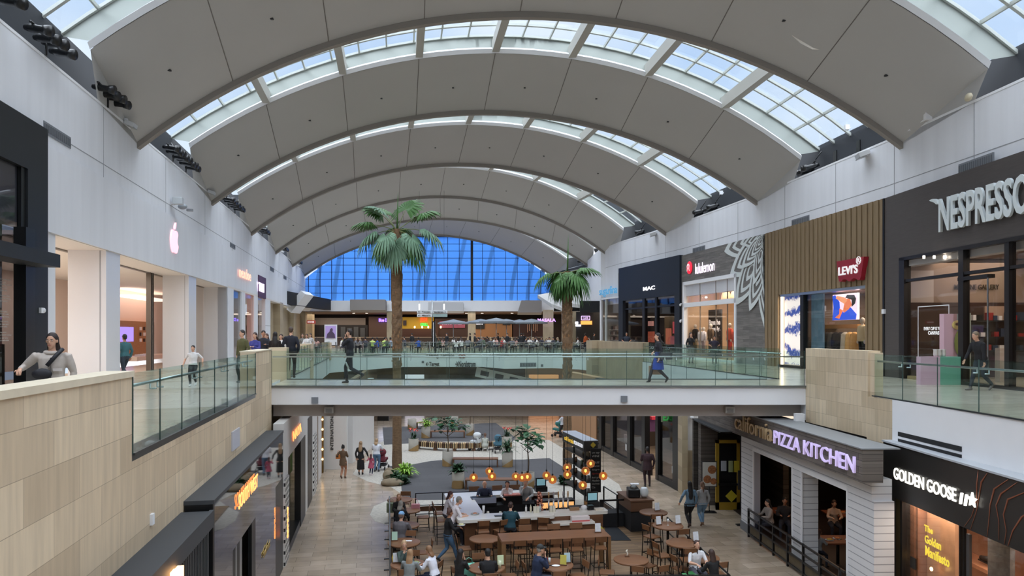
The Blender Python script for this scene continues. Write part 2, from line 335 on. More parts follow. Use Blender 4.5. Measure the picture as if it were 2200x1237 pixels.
for (a, b) in zip(ys, ys[1:]):
    p = [(XR(a) - .006, a), (XR(b) - .006, b), (XR(b) + .01, b), (XR(a) + .01, a)]; mb.prism(p, 12.72, 12.745)
for Y in (15, 19, 23.2, 27.5, 31.5, 36, 41, 46, 51, 56): mb.box(XR(Y) - .008, XR(Y) + .02, Y, Y + .03, 12.25, WT)
struct('trim_7', mb, MC['joint_line'])
# far right wall beyond the corner
FRW = Fr((4.3, 90), (9.07, 74)); r = thing('wall_far_right', None, None, (FRW.p0.x, FRW.p0.y, 0), FRW.rz, kind='structure')
mb = MB(); mb.box(0, FRW.L, 0, .4, 10.6, WT); struct('wall_far_right_face', mb, WSTAIN, r)
mb = MB(); mb.box(0, FRW.L, -.01, 0, 12.7, 12.73); struct('trim_8', mb, MC['joint_line'], r)
mb = MB(); mb.box(7.75, 8.15, 62.9, 74, 9.5, WT); mb.box(7.9, 12, 74, 74.3, 9.5, WT + 2); struct('wall_right_return', mb, WHITE)
# ------------------------------------------------------------------ the vault
def arc_pts(Y, ze_l, ze_r, zc, n=33, xl=None, xr=None):
    a, b = (XL(Y) if xl is None else xl), (XR(Y) if xr is None else xr); out = []
    h = zc - (ze_l + ze_r) / 2; hw = (b - a) / 2; Rr = (hw * hw + h * h) / (2 * h)
    for i in range(n):
        t = -1 + 2 * i / (n - 1); x = (a + b) / 2 + t * hw
        z = zc - (Rr - math.sqrt(Rr * Rr - (t * hw) ** 2)) + t * (ze_r - ze_l) / 2 * t * t
        out.append(Vector((x, Y, z)))
    return out
def band(mb, A, B, mat=None):
    n = len(A); mb.add(list(A) + list(B), [(i, i + 1, n + i + 1, n + i) for i in range(n - 1)], mat, True)
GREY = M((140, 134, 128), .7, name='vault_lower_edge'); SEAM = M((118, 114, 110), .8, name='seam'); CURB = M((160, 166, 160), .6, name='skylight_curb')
SPOT = M((255, 214, 180), .5, emit=1.5, name='tiny_lamp')
NB = 8
shells = [(-13.0, -8.6), (-1.2, 3.2), (10.8, 15.2), (22.6, 27.0), (34.5, 38.9), (46.3, 50.9), (58.2, 62.9), (70.1, 75.0), (82.0, 87.2)]
for si, (yn, yf) in enumerate(shells):
    zl, zr = 15.9, 15.3
    N = arc_pts(yn, zl, zr, 20.4); Fp = arc_pts(yf, 14.15, 14.15, 19.05); up = Vector((0, 0, 1))
    root = thing('ceiling_vault_panel', None, None, (0, yn, 14), kind='structure')
    mb = MB(); band(mb, Fp, N); band(mb, [p + up * .25 for p in N], [p + up * .25 for p in Fp]); 
    # side infill down to the wall
    for s, X in ((0, XL), (-1, XR)):
        a, b = N[s], Fp[s]; mb.add([a, b, Vector((b.x, b.y, 14.1)), Vector((X(yn + .6), yn + .6, 14.46))], [(0, 1, 2, 3)] if s else [(3, 2, 1, 0)])
    struct('ceiling_vault_soffit', mb, SHELL, root, w=True)
    mb = MB(); e = [p + up * .17 for p in N]; band(mb, [p + Vector((0, -.03, 0)) for p in N], [p + Vector((0, -.16, .17)) for p in N]); band(mb, [p + Vector((0, -.16, .17)) for p in N], [p + Vector((0, .0, .30)) for p in N])
    struct('ceiling_vault_near_edge', mb, LIPM, root, w=True)
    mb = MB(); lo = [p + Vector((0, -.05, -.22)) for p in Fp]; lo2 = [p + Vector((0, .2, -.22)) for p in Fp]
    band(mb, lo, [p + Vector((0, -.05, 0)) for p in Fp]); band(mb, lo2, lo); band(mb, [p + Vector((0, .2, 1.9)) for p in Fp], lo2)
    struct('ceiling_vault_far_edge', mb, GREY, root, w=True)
    # seams: 8 bays plus recessed dots
    mb = MB(); dots = MB()
    for k in range(1, NB * 1):
        i = k * 4
        if i < 33: mb.bar(N[i] + Vector((0, 0, -.004)), Fp[i] + Vector((0, 0, -.004)), .035, .012)
    for k in range(NB):
        i = k * 4 + 2; c = N[i].lerp(Fp[i], .55); dots.box(c.x - .05, c.x + .05, c.y - .05, c.y + .05, c.z - .03, c.z + .02)
    struct('ceiling_vault_seam', mb, SEAM, root, w=True); struct('ceiling_vault_vent', dots, DARK, root, w=True)
    # skylight from the previous shell's far edge to this near edge
    if si == 0: continue
    yp = shells[si - 1][1]; sk = thing('window_%d' % si, None, None, (0, yn, 14), kind='structure')
    G = lambda Y: arc_pts(Y, zl + .45, zr + .45, 21.25, xl=XL(Y) - 1.0, xr=XR(Y) + 1.0)
    rows = [yn + .05 - 1.3 * j for j in range(0, int((yn - yp) / 1.3) + 1)] + [yp + .15]
    mb = MB(); band(mb, [p + up * .28 + Vector((0, .02, 0)) for p in N], G(yn + .05)); band(mb, [p + up * .28 for p in arc_pts(yn + .02, zl, zr, 20.4)], [p for p in G(yn + .05)])
    struct('window_curb', mb, CURB, sk, w=True)
    mb = MB(); band(mb, G(yn), G(yp + .1)); struct('window_glass', mb, SKYG, sk, w=True)
    mb = MB()
    for Y in rows:
        P = G(Y)
        for i in range(32): mb.bar(P[i], P[i + 1], .12 if Y != rows[0] else .2, .1)
    g0, g1 = G(yn), G(yp + .1)
    for k in range(0, NB * 3 + 1):
        t = k * 32 / 24; i = min(int(t), 31); f = t - i; mb.bar(g0[i].lerp(g0[i + 1], f), g1[i].lerp(g1[i + 1], f), .07, .12)
    struct('window_mullion', mb, ALU, sk, w=True)
    mb = MB(); n2 = arc_pts(yp, zl, zr, 20.4)
    for k in range(1, NB):
        a, b = N[k * 4] + up * .32, n2[k * 4] + up * .32; mb.bar(a + Vector((0, .1, 0)), b, .34, .55)
    struct('ceiling_beam', mb, M((176, 175, 168), .55, name='skylight_beam'), sk, w=True)
# outer roof edges so no light leaks beside the skylights
mb = MB(); mb.box(-60, 40, 88.2, 88.6, 18.9, 24); struct('ceiling_end_upstand', mb, BKW)
mb = MB(); mb.box(-30, 30, -14, -13.5, 0, 24); struct('wall_back', mb, WHITE)
# ------------------------------------------------------------------ glass balustrades
RIM = M((150, 175, 168), .2, name='glass_edge')
def rail(name, p0, p1, label, pw=1.33, h=1.12, hz=.93, side=1, group=None, posts=False, rim=True):
    fr = Fr(p0, p1, name, label, 'balustrade', UF, group); n = max(1, round(fr.L / pw)); w = fr.L / n
    for i in range(n):
        fr.box('glass_panel', GLS, i * w + .006, (i + 1) * w - .006, .02, h, -.008, .008)
    for i in range(n + 1): MB().box(i * w - .006, i * w + .006, -.009, .009, .02, h).build('panel_joint', M((60, 84, 80), .3, name='glass_joint'), fr.root)
    if posts:
        mb = MB(); mb.box(0, fr.L, -.02, .02, h, h + .04)
        for i in range(n + 1): mb.box(i * w - .02, i * w + .02, -.02, .02, 0, h)
        mb.build('post_and_top_rail', STEEL, fr.root)
    else:
        y = .09 * side; MB().tube([(0, y, hz), (fr.L, y, hz)], .024, 8).build('handrail', STEEL, fr.root)
        for i in range(1, n, 2):
            for sx in (-.18, .18):
                x = i * w + sx; MB().tube([(x, 0, hz - .1), (x, y, hz - .1), (x, y, hz - .02)], .016, 5).build('bracket', STEEL, fr.root)
    mb = MB(); mb.box(0, fr.L, -.03, .03, 0, .03); mb.build('shoe', MC['rail_shoe'], fr.root)
    return fr
rail('glass_balustrade', (EL(9.8) , 9.8), (EL(19.65), 19.65), 'glass balustrade on top of the left stone wall before the white store')
rail('glass_balustrade', (EL(22.64), 22.64), (9.17, 22.64), 'near glass balustrade of the footbridge', 1.42)
rail('glass_balustrade', (EL(26.06) + .05, 26.06), (9.2, 26.06), 'far glass balustrade of the footbridge', 1.42, side=-1)
rail('glass_balustrade', (9.72, 26.3), (7.75, 42.5), 'glass balustrade beyond the footbridge below the grey wood storefront', side=-1)
rail('glass_balustrade', (9.55, 19.1), (9.86, 8), 'glass balustrade at the right in front of the dark brown coffee store', 1.42)
rail('glass_balustrade', (EL(27.55), 27.55), (EL(35.5), 35.5), 'glass balustrade between two stone piers left of the taller palm')
rail('glass_balustrade', (EL(37.2), 37.2), (EL(49.5), 49.5), 'farthest glass balustrade on the left side of the atrium')
for i, (a, b) in enumerate(zip(FAR[1:], FAR[2:])):
    if i in (5,): continue
    rail('metal_balustrade', a, b, ['metal balustrade bay behind the walking man on the bridge', 'metal balustrade bay left of the taller palm trunk', 'long straight metal balustrade bay in front of the dining tables', 'short angled metal balustrade bay right of the wayfinding letters', 'metal balustrade bay next to the shorter palm'][i] if i < 5 else '', 2.2, .95, posts=True) if i < 5 else None
# far fascia lettering, vents
FF = Fr((-8.9, 58.88), (-2.4, 58.88), 'wayfinding_lettering', 'black wayfinding words and arrows on the white fascia facing the atrium', 'sign', UF)
INK = M((30, 32, 36), .6, name='ink')
FF.text('lettering', 'Dining Terrace', INK, 917, 976, 759, 770, -.01, bold=.01)
FF.text('lettering', '\u2190Target', INK, 915, 944, 777, 789, -.01, bold=.02)
FF.text('lettering', '\u2192Nordstrom', INK, 978, 1022, 775, 788, -.01, bold=.02)
for px in (989, 996): 
    mb = MB(); p = FF.w(0, 0); u_ = FF.u(px); z_ = FF.z(px, 765)
    mb.tube([(u_ + .13 * math.cos(t * .52), -.015, z_ + .13 * math.sin(t * .52)) for t in range(13)], .03, 5); mb.build('round_mark', M((150, 70, 66), .5, name='red_ink'), FF.root)
GRL = M((120, 124, 130), .6, name='grille_grey'); GRL2 = M((92, 95, 100), .6, name='grille_slot')
def grille(fr, u0, u1, z0, z1, label, d=-.02, bars=6, vert=True, name='wall_vent', group=None):
    t = thing(name, label, 'vent', fr.w(u0, z0), fr.rz, group)
    mb = MB(); mb.box(0, u1 - u0, d, .02, 0, z1 - z0); mb.build('frame', GRL, t)
    mb = MB()
    for i in range(bars):
        if vert: a = (i + .15) * (u1 - u0) / bars; mb.box(a, a + .5 * (u1 - u0) / bars, d - .012, d, .06, z1 - z0 - .06)
        else: a = (i + .15) * (z1 - z0) / bars; mb.box(.04, u1 - u0 - .04, d - .012, d, a, a + .5 * (z1 - z0) / bars)
    mb.build('slats', GRL2, t); return t
def pgrille(fr, px0, px1, py0, py1, label, **k):
    pm = (px0 + px1) / 2; return grille(fr, fr.u(px0), fr.u(px1), fr.z(pm, py1), fr.z(pm, py0), label, **k)
F2 = Fr((3.2, 56.8), (5.2, 54.5), z0=UF); F1 = Fr((-.6, 55.7), (3.2, 56.8), z0=UF)
pgrille(F1, 1117, 1152, 779, 788, 'long grey vent on the white fascia above the lower stores')
pgrille(F1, 1162, 1167, 782, 788, 'tiny square vent beside the long fascia vent', bars=3)
RR = Fr((7.7, 42.6), (9.7, 26.4), z0=0)
pgrille(FF, 906, 911, 775, 780, 'small square vent left of the wayfinding words', bars=3)
# ------------------------------------------------------------------ LEFT UPPER STORES
LW = Fr((XL(4), 4), (XL(98), 98)); u = LW.u
pgrille(LW, 93, 151, 277, 302, 'long grey vent at top of the white wall by the black storefront', bars=14)
pgrille(LW, 494, 505, 523, 533, 'grey vent on the left wall above the store with glowing red letters')
pgrille(LW, 580, 588, 574, 583, 'small vent high on the left wall beyond the purple sign')
pgrille(LW, 609, 615, 592, 600, 'smallest vent on the left wall above the stone piers')
fr = Fr((XL(4), 4), (XL(98), 98), 'black_storefront', 'black storefront with lettered glass at far left edge', 'storefront', UF); u = fr.u
b0, b1 = -6, u(90)
fr.box('fascia', M((27, 30, 34), .45, name='charcoal_cladding'), b0, b1, fr.z(20, 350), 7.13, -.15, 0)
fr.box('side_panel', MC['charcoal_cladding'], u(46), b1, 0, fr.z(20, 350), -.15, 0)
fr.box('post', BLACK, u(27), u(48), 0, 4.3, -.3, -.02)
fr.box('canopy', M((34, 37, 40), .5, name='canopy_grey'), b0, u(56), fr.z(20, 558, -.5), fr.z(20, 527, -.5), -.8, -.15)
fr.box('upper_glass', DSHOPG, b0, u(40), fr.z(20, 530), fr.z(20, 350), -.03, -.01)
fr.box('upper_frame', BLACK, u(36), u(46), fr.z(20, 530), fr.z(20, 350), -.1, 0)
fr.box('door_glass', DSHOPG, b0, u(26), 0, 4.25, -.03, -.01)
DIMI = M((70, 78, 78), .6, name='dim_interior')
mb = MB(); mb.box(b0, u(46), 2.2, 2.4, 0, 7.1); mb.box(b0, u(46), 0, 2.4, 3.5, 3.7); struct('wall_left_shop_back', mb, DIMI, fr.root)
fr.box('plinth', M((112, 100, 80), .7, name='plinth_tan'), u(2), u(20), 0, 1.4, .1, .9)
INKL = M((205, 205, 200), .6, name='pale_ink'); 
for k, yy in enumerate(list(range(598, 624, 6)) + list(range(634, 650, 6)) + list(range(668, 684, 6)) + list(range(690, 704, 6)) + list(range(714, 738, 6))):
    random.seed(k); fr.text('text_line', ['about the table we are', 'gathered and shared with', 'friends over something warm', 'made slowly by hand every'][k % 4], INKL, -30, 12 + random.random() * 13, yy - 2, yy + 1.4, -.035, ext=.003)
mb = MB(); mb.box(0, .16, -.06, 0, 0, .14); mb.ell((.16, -.05, .07), (.06, .05, .07), 8, 6); t = thing('strobe_alarm', 'small white fire alarm strobe on the black storefront panel', 'alarm', fr.w(u(69), fr.z(69, 672) , -.16), fr.rz); mb.build('housing', WHITE, t)
# --- white electronics store
fr = Fr((XL(4), 4), (XL(98), 98), 'electronics_storefront', 'white panelled storefront with glowing apple emblem over wide openings', 'storefront', UF); u = fr.u
WM = M((218, 219, 222), .35, var=.02, scale=1, name='satin_white'); ct = FB - UF
fr.box('column', WM, u(228), u(258), 0, ct, 0, 1.16); fr.box('column', WM, u(405.5), u(421.5), 0, ct, 0, 1.16)
fr.box('column_joint', MC['joint_line'], u(228) - .004, u(228) - .002, 0, ct, .18, .2)
for px_ in (228, 405.5): fr.box('column_joint', MC['joint_line'], u(px_) - .006, u(px_), 0, ct, .17, .185)
fr.box('soffit', M((226, 220, 214), .6, name='warm_white'), u(121), u(487) + 26, ct - .02, ct + .1, 0, 7)
fr.box('end_wall', WM, u(487), u(487) + .3, 0, ct, 0, 1.9)
fr.box('door_track', M((120, 112, 104), .4, .5, name='bronze_track'), u(121), u(487), ct - .06, ct - .02, 1.25, 1.4)
for k, px_ in enumerate((319, 322, 325)): fr.box('door_frame', M((96, 90, 84), .3, .6, name='bronze_dark'), u(px_, 1.3) , u(px_, 1.3) + .05, 0, ct, 1.2, 1.4)
fr.box('glass_pane', SHOPG, u(325, 1.3), u(405, 1.2), 0, ct, 1.29, 1.31)
fr.box('glass_pane', SHOPG, u(487) - 4.5, u(487) - .05, 0, ct, 1.29, 1.31)
PINKW = M((236, 214, 200), .6, name='peach_wall'); OAK = M((156, 112, 72), .5, var=.25, scale=3, stretch=(1, 1, 8), name='warm_oak')
fr.box('back_wall', PINKW, u(90) - 1, u(487) + 26, 0, ct, 7.0, 7.2)
fr.box('near_wall', PINKW, u(90) - 1.2, u(90) - 1, 0, ct, .5, 7.2)
UB = lambda px_: fr.u(px_, 6.8)
fr.box('oak_display_wall', OAK, UB(200), UB(330), .25, fr.z(290, 690, 6.8), 6.75, 7.0)
fr.box('counter', PINKW, UB(240), UB(330), 0, fr.z(290, 767, 5.4), 5.4, 6.3)
for i, px_ in enumerate((262, 274, 298, 306, 313)):
    for j, py_ in enumerate((706, 718, 731)):
        if i > 1 or j == 0: fr.box('wall_product', M((60, 40, 40), .3, name='gadget_dark') if (i + j) % 2 else WHITE, UB(px_), UB(px_) + .18, fr.z(px_, py_, 6.7) - .1, fr.z(px_, py_, 6.7) + .12, 6.65, 6.75)
fr.box('screen', M((140, 120, 225), .4, emit=.9, name='violet_screen'), UB(244), UB(278), fr.z(262, 734, 6.6), fr.z(262, 702, 6.6), 6.55, 6.65)
fr.box('light_cove', M((255, 236, 222), .5, emit=1.2, name='cove_light'), UB(240), UB(330), ct - .5, ct - .42, 5.5, 6.9)
for k, px_ in enumerate((289, 295, 301, 307, 313)): fr.box('counter_product', WHITE, fr.u(px_, 5.8), fr.u(px_, 5.8) + .18, fr.z(290, 767, 5.4), fr.z(290, 767, 5.4) + .13, 5.5, 5.8)
q = area('store_ceiling_light', fr.w(u(300), ct - .1, 4.0), 4, 14, 380, (1, .88, .78)); q.rotation_euler = (0, 0, fr.rz)
q.data.size = 16; q.data.size_y = 4
# apple emblem
def spl(pts, n=6):
    out = []; m = len(pts)
    for i in range(m):
        p0, p1, p2, p3 = [Vector(pts[(i + k) % m]) for k in (-1, 0, 1, 2)]
        for j in range(n):
            t = j / n; out.append(tuple(.5 * ((2 * p1) + (p2 - p0) * t + (2 * p0 - 5 * p1 + 4 * p2 - p3) * t * t + (3 * p1 - p0 - 3 * p2 + p3) * t ** 3)))
    return out
body = spl([(0, .86), (.2, .93), (.42, .88), (.50, .78), (.40, .62), (.40, .44), (.54, .30), (.42, .10), (.24, .0), (.0, .05), (-.24, .0), (-.44, .16), (-.54, .42), (-.5, .72), (-.3, .92)], 4)
leaf = spl([(0, .98), (.02, 1.12), (.2, 1.28), (.18, 1.12), (.08, 1.0)], 4)
cu_, z0_, z1_ = u(369), fr.z(369, 543), fr.z(369, 492); s_ = (z1_ - z0_) / .98; cx_ = cu_
mb = MB(); mb.vprism([(cx_ + x * s_ * .95, z0_ + z * s_) for x, z in body], -.14, -.07); mb.vprism([(cx_ + x * s_ * .95, z0_ + z * s_) for x, z in leaf], -.14, -.07)
mb.build('glowing_emblem', M((255, 186, 200), .5, emit=.75, name='emblem_glow'), fr.root, label=None) if False else mb.build('glowing_emblem', M((255, 186, 200), .5, emit=.75, name='emblem_glow'), fr.root)
# --- following small stores
fr = Fr((XL(4), 4), (XL(98), 98), 'letter_storefront', 'pale storefront with glowing coral letters beside the electronics store', 'storefront', UF); u = fr.u
fr.text('glowing_lettering', 'nexdoe', M((255, 178, 150), .5, emit=.9, name='coral_glow'), 514, 539, 577, 599, -.1, bold=.0, ext=.02)
fr.box('glass_pane', SHOPG, u(502), u(519), 0, ct, .1, .12); fr.box('glass_pane', SHOPG, u(527), u(546), 0, ct, .1, .12)
fr.box('blue_header', M((84, 122, 170), .5, name='dusty_blue'), u(502), u(519), fr.z(510, 652), ct, .5, .55)
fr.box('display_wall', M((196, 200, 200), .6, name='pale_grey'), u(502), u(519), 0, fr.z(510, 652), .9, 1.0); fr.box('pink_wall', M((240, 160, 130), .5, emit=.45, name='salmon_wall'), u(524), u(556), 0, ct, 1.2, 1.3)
fr.box('red_item', M((170, 60, 56), .6, name='brick_red'), u(531), u(534), fr.z(532, 729), fr.z(532, 719), .5, .6)
fr = Fr((XL(4), 4), (XL(98), 98), 'luggage_storefront', 'storefront with maroon sign panel and white glowing letters', 'storefront', UF); u = fr.u
fr.box('sign_panel', M((82, 52, 78), .6, var=.1, scale=4, name='maroon_panel'), u(554), u(570), fr.z(562, 640), fr.z(562, 594), -.06, .1)
fr.text('glowing_lettering', 'TUMI', M((240, 225, 255), .5, emit=1.3, name='white_glow'), 555, 567, 608, 627, -.1, bold=.04, ext=.03)
fr.box('window_glass', SHOPG, u(554), u(565), 0, fr.z(562, 640), .1, .12); fr.box('display_wall', M((150, 140, 128), .6, emit=.1, name='taupe_wall'), u(552), u(572), 0, 3, 1.4, 1.5)
for px_ in (558,): 
    mb = MB(); mb.ell((u(px_), .8, 2.0), (.25, .2, .5)); mb.ell((u(px_), .8, 2.75), (.12, .12, .16)); mb.build('mannequin', M((60, 60, 64), .7), fr.root)
fr.box('stone_joints', MC['joint_line'], u(570), u(581), fr.z(576, 700), fr.z(576, 700) + .03, -.005, 0)
# slanted white baffles at the end of the left wall
for k, (x0, y0, x1, y1, Y) in enumerate(((615, 664, 646, 624, 74), (640, 658, 667, 634, 84))):
    t = thing('slanted_baffle', ['large slanted white ceiling baffle at end of the left wall', 'small slanted white ceiling baffle beside the larger one'][k], 'baffle', at(x0, y0, Y))
    a, b = at(x0, y0, Y), at(x1, y1, Y); d = (b - a); nn = Vector((-d.z, 0, d.x)).normalized() * .6; mb = MB()
    off = Vector((0, 3.2, 0)); P = [a, b, b - nn, a - nn]
    mb.add(P + [p + off for p in P], [(0, 1, 2, 3)[::-1], (4, 5, 6, 7), (0, 4, 5, 1)[::-1], (1, 5, 6, 2)[::-1], (2, 6, 7, 3)[::-1], (3, 7, 4, 0)[::-1]]); mb.build('panel', WHITE, t, w=True)
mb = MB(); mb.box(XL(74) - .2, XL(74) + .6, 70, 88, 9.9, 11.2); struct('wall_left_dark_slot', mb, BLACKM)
# ------------------------------------------------------------------ RIGHT UPPER STORES
def room(fr, u0, u1, z1, depth, wm, cm=None, d0=.12):
    mb = MB(); mb.box(u0, u1, depth, depth + .1, 0, z1); mb.box(u0 - .1, u0, d0, depth, 0, z1); mb.box(u1, u1 + .1, d0, depth, 0, z1); mb.build('interior_wall', wm, fr.root)
    mb = MB(); mb.box(u0, u1, d0, depth, z1 - .05, z1); mb.build('interior_ceiling', cm or wm, fr.root)
def slight(fr, uc, z, d, sx, sy, e, col=(1, .82, .66)):
    q = area('store_light', fr.w(uc, z, d), sx, sy, e * 2.5, col); q.rotation_euler = (0, 0, fr.rz); return q
TOP = 12.25 - UF
# Coffee store
fr = Fr((14.55, 28.0), (15.2, 9), 'coffee_storefront', 'dark brown storefront with large raised coffee brand letters at right edge', 'storefront', UF); u = fr.u
BRW = M((74, 68, 66), .6, var=.22, scale=2, stretch=(1, 1, 14), name='brown_woodgrain'); WBZ = M((26, 22, 22), .35, name='dark_bronze')
zw = fr.z(1945, 554)
fr.box('fascia', BRW, 0, fr.L, zw, TOP, -.12, .1); fr.box('side_panel', BRW, 0, u(1939), 0, zw, -.12, .1)
fr.box('corner_trim', BLACK, -.04, .06, 0, TOP, -.15, .1)
LET = M((214, 222, 224), .4, name='pale_letters')
fr.text('lettering', 'NESPRESSO', LET, 2021, 2216, 398, 478, -.2, bold=.02, ext=.08)
mb = MB(); ua, za = u(2017), fr.z(2021, 430)
mb.vprism(spl([(ua, za), (ua + .22, za + .02), (ua + .42, za - .1), (ua + .4, za - .2), (ua + .24, za - .1)], 4), -.34, -.22); mb.build('letter_swash', LET, fr.root)
fr.box('head_frame', WBZ, u(1939), fr.L, zw - .1, zw + .02, -.14, .1)
fr.box('jamb', WBZ, u(1939), u(1950), 0, zw, -.14, .12)
zt = fr.z(2060, 589)
fr.box('transom', WBZ, u(1950), fr.L, zt - .05, zt + .05, -.1, .1); fr.box('mullion', WBZ, u(2066), u(2077), 0, zw, -.12, .1); fr.box('mullion', WBZ, u(2166), u(2176), 0, zw, -.12, .1)
fr.box('door_frame', WBZ, u(2066), u(2131), fr.z(2100, 600), fr.z(2100, 592), -.14, .1); fr.box('door_pull', STEEL, u(2131), u(2132.5), .6, fr.z(2100, 600), -.16, -.12)
for a, b in ((1950, 2066), (2077, 2166), (2176, 2290)): fr.box('glass_pane', SHOPG, u(a), u(b), .1, zw, -.01, .01)
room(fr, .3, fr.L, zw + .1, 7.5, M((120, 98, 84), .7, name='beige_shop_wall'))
slight(fr, u(2060), zw - .1, 3, 9, 3, 70)
fi = Fr((14.75, 27.6), (23, 27.6), 'coffee_shop_interior', 'dim brown coffee shop interior with shelves seen through the window', 'shop interior', UF); gi = fi
fi.text('wall_lettering', 'MACHINE GALLERY', M((52, 36, 30), .5, name='brown_ink'), 2050, 2146, 611, 622, -.05, bold=.02)
MB().box(0, fi.L, 0, .1, 0, zw).build('back_wall', M((150, 132, 120), .7, name='taupe_shop_wall'), fi.root)
fi.box('shelf_back', M((58, 36, 28), .6, name='walnut_shelf'), .1, fi.L, 0, fi.z(2060, 650), -.1, 0)
fi.box('white_panel', M((196, 186, 182), .6), fi.u(1952), fi.u(2004), fi.z(1990, 650), zw - .4, -.06, 0)
random.seed(4)
for py_ in (688, 723, 752):
    zz = fi.z(2100, py_, -.3); fi.box('shelf', M((20, 18, 18), .5), fi.u(2080), fi.L, zz - .05, zz, -.5, -.1)
    for k in range(8):
        px_ = 2088 + k * 14 + random.random() * 5; a = fi.u(px_, -.35)
        fi.box('coffee_machine' if k % 3 else 'picture_card', [WHITE, BLACK, M((150, 40, 40), .4), M((50, 66, 90), .4)][(k + py_) % 4], a, a + .1 + random.random() * .14, zz, zz + .12 + random.random() * .22, -.4, -.2)
fi.box('menu_board', M((170, 146, 130), .6), fi.u(2110), fi.u(2160), fi.z(2130, 688), fi.z(2130, 658), -.18, -.1)
for a, b, py0, py1, m_, d in ((2028, 2056, 674, 800, (206, 170, 182), -3.6), (2056, 2071, 674, 800, (160, 190, 204), -3.6), (1978, 2020, 766, 806, (206, 170, 190), -4.2), (2020, 2064, 766, 812, (104, 168, 146), -4.2), (2080, 2086, 672, 790, (190, 205, 198), -3.4), (2148, 2182, 748, 806, (196, 188, 182), -3)):
    fi.box('display_panel', M(m_, .5), fi.u(a, d), fi.u(b, d), 0 if py1 > 770 else fi.z(b, py1, d), fi.z(b, py0, d), d, d + .25)
MB().ell((fi.u(2058, -3.62), -3.62, fi.z(2058, 698, -3.62)), (.2, .02, .16), 16, 8).build('poster_capsule', M((226, 204, 130), .5), fi.root); MB().ell((fi.u(2057, -3.65), -3.65, fi.z(2057, 696, -3.65)), (.07, .02, .05)).build('poster_capsule', M((80, 50, 30), .5), fi.root)
MB().ell((fi.u(2060, -3.62), -3.62, fi.z(2060, 736, -3.62)), (.15, .02, .4), 16, 8).build('poster_leaf', M((150, 170, 80), .5), fi.root)
for k, px_ in enumerate((2010, 2018, 2027)): MB().lathe([(.05, 0), (.07, .08), (.06, .2), (.08, .24)], 10, (fi.u(px_, -4.1), -4.1, fi.z(2000, 766, -4.1))).build('display_cup', M((205, 205, 200), .3), fi.root)
mb = MB(); a, b, c, d = u(1973), u(2039), fr.z(1973, 792), fr.z(1973, 660)
for x in (a, b): mb.box(x, x + .03, -.02, -.012, c, d)
for z_ in (c, d): mb.box(a, b + .03, -.02, -.012, z_, z_ + .03)
mb.build('decal_outline', WHITE, fr.root)
DECW = M((235, 235, 235), .5, emit=.3, name='white_decal')
fr.text('decal_lettering', 'EVERY CUP IS YOUR', DECW, 1985, 2028, 702, 709, -.02, bold=.02, ext=.004); fr.text('decal_lettering', 'CANVAS', DECW, 1994, 2018, 711, 719, -.02, bold=.03, ext=.004)
fr.box('sill', M((150, 130, 92), .5), u(1955), u(2070), .0, .12, -.1, .1); fr.box('sill', WBZ, u(2076), fr.L, 0, .1, -.12, .1)
for k in range(4): MB().lathe([(.04, 0), (.04, .1)], 8, (fi.u(1985 + k * 22, -3), -3, zw - .25)).build('track_spot', M((255, 240, 220), .5, emit=6, name='lamp_white'), fi.root)
mb = MB(); mb.box(-.08, .08, -.2, -.12, 0, .18); t = thing('strobe_alarm', 'small white alarm box at the seam left of the coffee storefront', 'alarm', fr.w(.05, fr.z(1908, 674)), fr.rz); mb.build('housing', WHITE, t)
# Jeans store
fr = Fr((13.4, 37.9), (14.55, 28.0), 'jeans_storefront', 'slatted wood storefront with red batwing sign and bright tie-dye window', 'storefront', UF); u = fr.u
SL = M((132, 112, 84), .6, var=.3, scale=2.2, stretch=(8, 8, .6), name='oak_slat'); SLB = M((70, 56, 36), .8, name='slat_gap')
zo = fr.z(1680, 633); o0, o1 = u(1679), u(1868)
fr.box('slat_backing', SLB, 0, o0, 0, TOP, -.06, .1); fr.box('slat_backing', SLB, o0, o1, zo, TOP, -.06, .1); fr.box('slat_backing', SLB, o1, fr.L, 0, TOP, -.06, .1)
random.seed(2); mb = MB(); x = 0; k = 0
while x < fr.L - .1:
    w_ = .10 if k % 5 else .14; z0_ = 0 if (x < o0 - .1 or x > o1 - .02) else zo; d_ = -.13 - .02 * ((k * 7) % 3); mb.box(x, min(x + w_, fr.L), d_, -.06, z0_, TOP); x += w_ + .016; k += 1
mb.build('slats', SL, fr.root)
fr.box('light_strip', M((255, 226, 190), .5, emit=3, name='warm_strip'), o0, u(1683), .0, zo, -.05, .0)
fr.box('head_rail', STEEL, o0, o1, zo - .12, zo, -.1, .3); fr.box('threshold', BLACK, o0, u(1730), 0, .12, -.2, .2)
